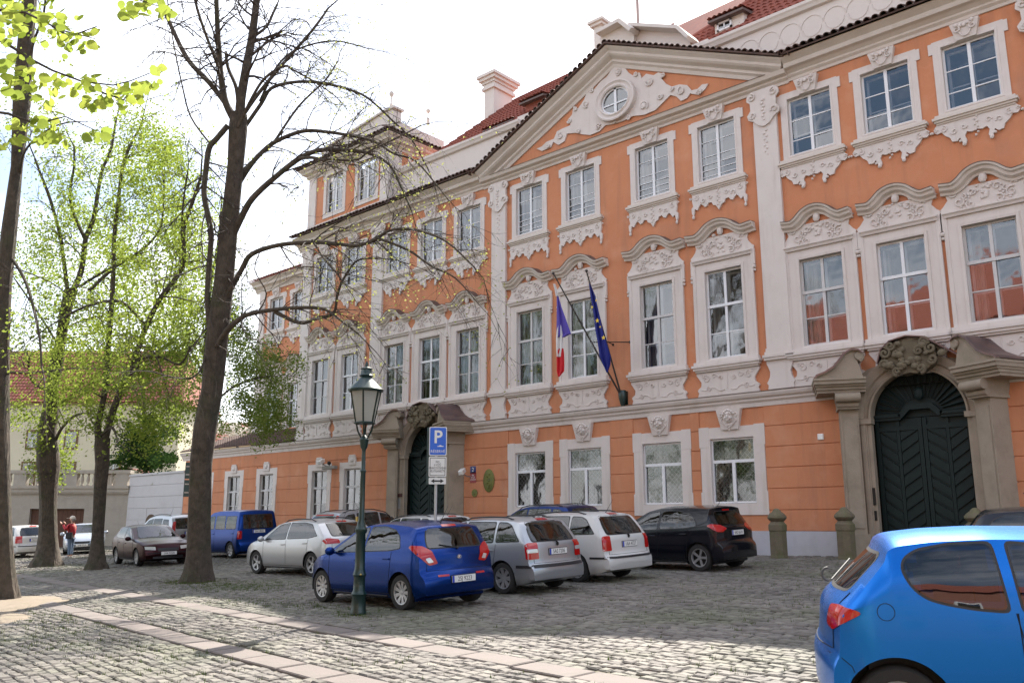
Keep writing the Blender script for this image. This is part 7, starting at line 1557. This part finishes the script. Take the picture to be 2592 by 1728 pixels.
t4.finish()
# far crowns closing the view at the left
t5 = Tree('linden_tree', 'far pale green tree crown rising above the cream house roof', (330, 1230), 64.0, 61, group=None)
t5.trunk([(326, 336, 1235), (327, 335, 1100), (328, 334, 900)]); t5.limb([(330, 920), (300, 800), (280, 650)], 6, 3, 0, .6); t5.limb([(331, 900), (360, 760), (400, 620), (410, 500)], 6, 3, 0, -.6); t5.limb([(331, 960), (300, 860), (230, 780)], 5, 3, 0, -1)
t5.twigs(1.0, .1, 3.0, 3, lim=1500, minr=.012)
t5.clumps([(330, 400, 90, 90, 1), (390, 520, 90, 100, 1.2), (280, 560, 100, 100, 1.2), (360, 680, 110, 90, 1.2), (250, 700, 90, 80, 1), (430, 780, 60, 100, 1), (380, 960, 60, 60, .6), (90, 620, 70, 90, .6)], 11000, .20, LEAFM, 4.0)
t5.finish()
cn = Tree('evergreen_shrub', 'dense dark evergreen rising behind the white garden wall', (335, 1190), 60.0, 71, 'shrub', None)
cn.trunk([(328, 340, 1195), (330, 338, 1100), (331, 336, 1020)]); cn.clumps([(335, 1050, 55, 35, 2), (320, 1020, 45, 40, 1.6), (370, 1060, 40, 30, 1.2), (340, 985, 35, 35, 1), (290, 1065, 30, 22, .7)], 9000, .16, leafmat('dark evergreen leaf', (.018, .045, .014), (.05, .09, .025), .2), 2.2); cn.finish()
bl = Tree('blossom_tree', 'small white blossoming tree behind the garden range roof', (545, 1120), 62.0, 81, 'tree', None)
bl.trunk([(541, 549, 1125), (542, 548, 1010), (543, 547, 980)]); bl.twigs(1, .1, 1, 2, lim=10) if False else None
bl.clumps([(545, 992, 40, 18, 1), (520, 985, 30, 16, .8), (580, 995, 30, 16, .8), (600, 980, 24, 16, .5)], 4500, .14, leafmat('white blossom', (.72, .70, .66), (.62, .56, .5), .3), 1.8); bl.finish()
# near branch hanging into the top left corner, each leaf its own piece
NB = at_depth(-60, 120, 6.2); BT_ = thing('overhanging_branch', 'bright yellow green leafy branch hanging into the top left corner', 'branch', NB)
def nb(u, v, d): return at_depth(u, v, d) - NB
stems = [[(-60, 60, 6.2), (30, 110, 6.3), (70, 136, 6.3), (120, 162, 6.4), (190, 188, 6.5), (260, 196, 6.6), (300, 186, 6.7), (365, 160, 6.7)], [(-60, -40, 6.0), (60, -20, 6.1), (120, -10, 6.0), (210, -8, 6.2), (300, -6, 6.3), (380, 20, 6.4)],
    [(-60, 250, 6.2), (20, 262, 6.2), (70, 280, 6.3), (110, 278, 6.4), (150, 268, 6.4), (220, 300, 6.5)], [(60, 130, 6.3), (70, 180, 6.2), (60, 220, 6.1)], [(190, 188, 6.5), (240, 215, 6.5), (300, 235, 6.5)], [(-40, 20, 6.0), (60, 30, 6.0), (140, 70, 6.2), (220, 90, 6.3)], [(120, 60, 6.2), (160, 85, 6.3), (225, 60, 6.3)]]
m = MB()
for st in stems: m.tube([nb(*p) for p in st], [.012 - .009 * i / (len(st) - 1) for i in range(len(st))], 5)
m.build('stem', TWIG, BT_, smooth=True, fix=False)
LR = random.Random(99); lms = []
for k in range(5):
    n = 10; V = [(0, 0, 0)]; F = []
    out = []
    for i in range(n): a = 2 * math.pi * i / n; rr_ = .5 * (1 + .10 * math.cos(a)); x = rr_ * math.cos(a); y = rr_ * .92 * math.sin(a); x = x + (.14 if i == 0 else 0); out.append((x, y, .10 * (x * x + LR.uniform(-.03, .03)) + .16 * abs(y) * (1 if k % 2 else -.6)))
    V += out; F = [(0, 1 + i, 1 + (i + 1) % n) for i in range(n)]; mm = MB(); mm.add(V, F); lms.append(mm.mesh('leaf', leafmat('backlit linden leaf %d' % k, [(.25, .33, .03), (.33, .40, .06), (.16, .25, .03), (.38, .42, .08), (.24, .34, .05)][k], (.34, .40, .08), .62), True, fix=False))
spots = []
zones = [(60, 20, 70, 30, 34), (130, 70, 50, 34, 26), (190, 95, 40, 26, 16), (40, 150, 40, 22, 12), (30, 70, 36, 30, 14), (70, 205, 60, 30, 26), (170, 195, 50, 22, 18), (240, 225, 50, 26, 24), (295, 215, 30, 18, 10), (330, 195, 26, 14, 8), (362, 158, 14, 8, 4), (70, 300, 60, 26, 24), (120, 325, 30, 14, 8), (215, 310, 28, 12, 9), (300, 22, 26, 20, 12), (345, 15, 26, 22, 14), (380, 28, 16, 14, 6), (5, 345, 12, 12, 3), (10, 180, 26, 40, 9), (130, 240, 30, 20, 6)]
for (u, v, ru, rv, n) in zones:
    for _ in range(n): spots.append((u + LR.uniform(-1, 1) * ru, v + LR.uniform(-1, 1) * rv, LR.uniform(5.8, 6.8)))
for (u, v, d) in spots[:298]:
    o = obj('leaf', lms[LR.randint(0, 4)], BT_, nb(u, v, d)); o.rotation_euler = (LR.uniform(.5, 2.3), LR.uniform(-.6, .6), YAW + LR.uniform(-1.2, 1.2)); sz = LR.uniform(.052, .082); o.scale = (sz, sz, sz)
V = []; F = []
for (u, v, ru, rv, n) in zones:
    for _ in range(int(n * .7)):
        p = nb(u + LR.gauss(0, .6) * ru, v + LR.gauss(0, .6) * rv, LR.uniform(6.2, 7.6)); a = Vector((LR.gauss(0, 1), LR.gauss(0, 1), LR.gauss(0, .6))).normalized(); b = a.orthogonal().normalized(); sz = LR.uniform(.020, .036); o = len(V)
        V += [tuple(p + (a * math.cos(t) + b * math.sin(t)) * sz) for t in (0, .9, 1.8, 2.7, 3.6, 4.5, 5.4)]; F.append(tuple(range(o, o + 7)))
m = MB(); m.v = V; m.f = F; tag(m.build('foliage', LEAFY, BT_, fix=False), kind='stuff')
# grass growing between the stones
GR = leafmat('grass blade', (.06, .09, .025), (.11, .14, .045), .25); V = []; F = []; gr = random.Random(4)
def tuft(x, y, n, h):
    if clear_zone(x, y) and (x + 22.1) ** 2 + (y + 12.1) ** 2 > 1: return
    z = gz(x, y)
    for _ in range(n):
        a = gr.uniform(0, 6.28); bx, by = x + gr.gauss(0, .03), y + gr.gauss(0, .03); w = .006; hh = h * gr.uniform(.5, 1.2); o = len(V); dx, dy = math.cos(a), math.sin(a); lx, ly = gr.gauss(0, .4) * hh, gr.gauss(0, .4) * hh
        V.extend([(bx - dx * w, by - dy * w, z - .02), (bx + dx * w, by + dy * w, z - .02), (bx + lx, by + ly, z + hh)]); F.append((o, o + 1, o + 2))
areas = [(-19.5, -12.6, 2.6, .9, 700), (-14.5, -14.3, 2.6, .5, 260), (-17.5, -17.9, 3.5, 1.2, 420), (-12.5, -18.6, 3, .8, 200), (-6, -9, 5, 5, 700), (-22.3, -12.3, .9, .5, 90), (-12.1, -14.7, .5, .3, 60), (-35, -10.9, 1.6, .8, 120), (-39.5, -7.5, 1.8, .8, 200), (-8, -4, 4, 2.5, 260), (-10, -17, 7, 2.5, 260)]
for (cx_, cy_, rx_, ry_, n) in areas:
    for _ in range(n): tuft(gr.gauss(cx_, rx_ * .6), gr.gauss(cy_, ry_ * .6), 5, .045)
me = bpy.data.meshes.new('grass'); me.from_pydata(V, [], F); me.materials.append(GR); tag(obj('grass', me, ground), kind='stuff')

# ------------------------------------------------------------------ person photographing between the trunks
def skin(name, pts, edges, m, parent, sub=2, root=0):
    me = bpy.data.meshes.new(name); me.from_pydata([p[:3] for p in pts], edges, []); o = obj(name, me, parent); me.materials.append(m)
    md = o.modifiers.new('Skin', 'SKIN'); md.use_smooth_shade = True
    for i, p in enumerate(pts):
        sv = me.skin_vertices[0].data[i]; sv.radius = p[3] if isinstance(p[3], tuple) else (p[3], p[3]); sv.use_root = (i == root)
    o.modifiers.new('Sub', 'SUBSURF').levels = sub; o.modifiers['Sub'].render_levels = sub; return o
pb = Vector((-40.6, -8.15, 0)); PZ = gz(pb.x, pb.y)
PT = thing('person', 'person in red jacket and pale cap raising both hands beside the knobbly trunk', 'person', (pb.x, pb.y, PZ), R(38))
SKIN_ = mat('skin', (.48, .27, .19), .6); RED = mat('red jacket', (.42, .025, .035), .8, noise=((.30, .02, .03), 9, .45, .8, .6), bump=.3, bscale=14); JEANS = mat('blue jeans', (.12, .17, .25), .85, bump=.2, bscale=20); CAPM = mat('pale cap', (.66, .60, .52), .8); BAGM = mat('dark bag', (.02, .02, .022), .8)
# local axes: faces -x (left in the photo), slightly towards the viewer
legs = skin('body', [(0, 0, .93, (.15, .12)), (0, .09, .86, .105), (-.02, .11, .50, .075), (.02, .11, .10, .05), (-.12, .11, .04, .045), (0, -.09, .86, .105), (.03, -.11, .50, .075), (.06, -.12, .10, .05), (-.08, -.12, .04, .045),
    (0, 0, 1.12, (.15, .12)), (.0, 0, 1.32, (.19, .13)), (.0, 0, 1.45, (.09, .09)), (-.01, 0, 1.53, .055), (-.02, 0, 1.60, .075), (-.025, 0, 1.68, .098), (-.02, 0, 1.75, .07)],
    [(0, 1), (1, 2), (2, 3), (3, 4), (0, 5), (5, 6), (6, 7), (7, 8), (0, 9), (9, 10), (10, 11), (11, 12), (12, 13), (13, 14), (14, 15)], SKIN_, PT)
jk = skin('jacket', [(.0, 0, .92, (.185, .15)), (0, 0, 1.12, (.18, .145)), (0, 0, 1.32, (.205, .15)), (0, 0, 1.44, (.13, .11)), (0, 0, 1.49, (.075, .075)),
    (-.02, .19, 1.40, .075), (-.15, .27, 1.20, .062), (-.36, .16, 1.40, .048), (-.02, -.19, 1.40, .075), (-.13, -.27, 1.20, .062), (-.34, -.14, 1.42, .048)],
    [(0, 1), (1, 2), (2, 3), (3, 4), (2, 5), (5, 6), (6, 7), (2, 8), (8, 9), (9, 10)], RED, PT)
tr3 = skin('jeans', [(0, 0, .95, (.16, .125)), (0, .09, .84, .115), (-.02, .11, .50, .085), (.02, .11, .12, .068), (0, -.09, .84, .115), (.03, -.11, .50, .085), (.06, -.12, .12, .068)], [(0, 1), (1, 2), (2, 3), (0, 4), (4, 5), (5, 6)], JEANS, PT)
for sg in (1, -1):
    hx, hy, hz_ = -.40, .15 * sg, 1.44; pts = [(hx, hy, hz_, .030), (hx - .05, hy, hz_ + .05, .036)]; ed = [(0, 1)]
    for k in range(4): b = len(pts); pts += [(hx - .06 - .005 * k, hy + (k - 1.5) * .018, hz_ + .09, .010), (hx - .085, hy - sg * .02 + (k - 1.5) * .018, hz_ + .12 - .006 * abs(k - 1), .009), (hx - .10, hy - sg * .035 + (k - 1.5) * .017, hz_ + .11, .008)]; ed += [(1, b), (b, b + 1), (b + 1, b + 2)]
    b = len(pts); pts += [(hx - .03, hy - sg * .04, hz_ + .06, .012), (hx - .06, hy - sg * .06, hz_ + .09, .010)]; ed += [(1, b), (b, b + 1)]
    skin('hand', pts, ed, SKIN_, PT, 1)
m = MB(); m.box(-.56, -.48, -.07, .07, 1.50, 1.60); m.lathe([(.01, 0), (.035, 0), (.035, .05), (.01, .05)], n=10, M=Matrix.Translation((-.60, 0, 1.55)) @ Matrix.Rotation(R(90), 4, 'Y')); m.build('camera', BLACK, PT)
m = MB(); m.ball((-.02, 0, 1.71), .115, 14, (1.05, .9, .85)); m.box(-.26, -.08, -.075, .075, 1.70, 1.715); m.build('cap', CAPM, PT, smooth=True)
m = MB(); m.ball((.03, 0, 1.63), .10, 12, (.95, .98, .9)); m.build('hair', mat('grey hair', (.25, .22, .2), .9), PT, smooth=True)
m = MB()
for sg in (1, -1): m.ball((-.118, sg * .034, 1.665), .014, 8); m.ball((-.02, sg * .098, 1.65), .022, 8, (.8, .4, 1.2))
m.ball((-.135, 0, 1.635), .02, 8, (.9, .7, 1.3)); m.tube([(-.115, -.025, 1.60), (-.125, 0, 1.597), (-.115, .025, 1.60)], .007, 5); m.build('face', SKIN_, PT, smooth=True)
m = MB(); m.bbox(-.10, .16, -.30, -.19, .82, 1.10, .03); m.tube([(.0, -.22, 1.08), (0, -.1, 1.46), (0, .14, 1.42), (.05, .18, 1.1)], .016, 5); m.build('shoulder_bag', BAGM, PT, smooth=False)
m = MB()
for y, x in ((.11, .0), (-.12, .04)): m.ball((x - .06, y, .05), .075, 10, (1.9, .75, .8))
m.build('shoes', mat('pale shoes', (.4, .38, .36), .8), PT, smooth=True)
# ------------------------------------------------------------------ the opposite side of the square (seen only as reflections in glass and paint)
def facing_house(x0, x1, y, h, col, seed):
    r = random.Random(seed); T = thing('opposite_house', 'plain plastered town house across the square behind the viewer, ' + col[0], 'house', (x0, y, 0)); w = x1 - x0; m = MB(); m.box(0, w, -8, 0, -3, h); m.build('wall', mat('plaster ' + col[0], col[1], .9), T)
    m = MB(); m.add([(-.3, .4, h), (w + .3, .4, h), (w + .3, -4, h + 5.2), (-.3, -4, h + 5.2), (w + .3, -8.4, h), (-.3, -8.4, h)], [(0, 1, 2, 3), (3, 2, 4, 5)]); m.build('roof', TILE, T, fix=False)
    for fl in range(4):
        for k in range(int(w / 3)):
            f = MB(); x = 1.5 + k * 3.0; z = .6 + fl * 3.6; f.box(x - .65, x + .65, 0, .05, z - .1, z + 2.0); wo_ = f.build('window', FRAME, T); g = MB(); g.box(x - .5, x + .5, .051, .06, z, z + 1.85); g.build('pane', ROOM, wo_)
facing_house(-34, -19, -46, 14, ('in cream', (.42, .36, .24)), 1); facing_house(-19, -5, -45, 15.5, ('in brick red', (.30, .09, .06)), 2); facing_house(-5, 8, -45, 14.5, ('in pale yellow', (.50, .42, .24)), 3); facing_house(8, 24, -44, 16, ('in dull rose', (.34, .16, .12)), 4)
def park_tree(x, y, h, seed):
    r = random.Random(seed); z = gz(x, y); T = thing('park_tree', ['leafy tree across the square opposite the far end of the palace', 'tall leafy tree across the square opposite the far gate', 'leafy tree across the square opposite the flagpoles', 'tall leafy tree across the square opposite the barred windows', 'small leafy tree across the square opposite the near gate'][seed - 200], 'tree', (x, y, z), 0, 'trees across the square'); m = MB(); m.tube([(0, 0, -.2), (.1, 0, h * .3), (.2, .1, h * .6), (.1, .1, h * .9)], [.3, .22, .15, .04], 8)
    for k in range(9): a = r.uniform(0, 6.28); z0 = h * r.uniform(.3, .7); l = r.uniform(1.5, 3.2); m.tube([(.15, .05, z0), (l * .5 * math.cos(a), l * .5 * math.sin(a), z0 + l * .45), (l * math.cos(a), l * math.sin(a), z0 + l * .7)], [.1, .06, .02], 5)
    m.build('trunk', BARK, T, smooth=True, fix=False); V = []; F = []
    cl = [(r.gauss(0, h * .17), r.gauss(0, h * .17), h * r.uniform(.38, 1.0)) for _ in range(70)]
    for c in cl:
        for _ in range(60):
            p = Vector(c) + Vector((r.gauss(0, .5), r.gauss(0, .5), r.gauss(0, .4))); a = Vector((r.gauss(0, 1), r.gauss(0, 1), r.gauss(0, 1))).normalized(); b = a.orthogonal().normalized(); s_ = .14; o = len(V); V.extend([tuple(p - b * s_), tuple(p + a * s_ * .7), tuple(p + b * s_), tuple(p - a * s_ * .7)]); F.append((o, o + 1, o + 2, o + 3))
    m = MB(); m.v = V; m.f = F; o = m.build('foliage', LEAFD, T, fix=False); o['kind'] = 'stuff'
for i, (x, y, h) in enumerate([(-31, -30, 12), (-24.5, -33, 13), (-17, -31.5, 12.5), (-10.5, -33, 13), (-3, -36, 11)]): park_tree(x, y, h, 200 + i)
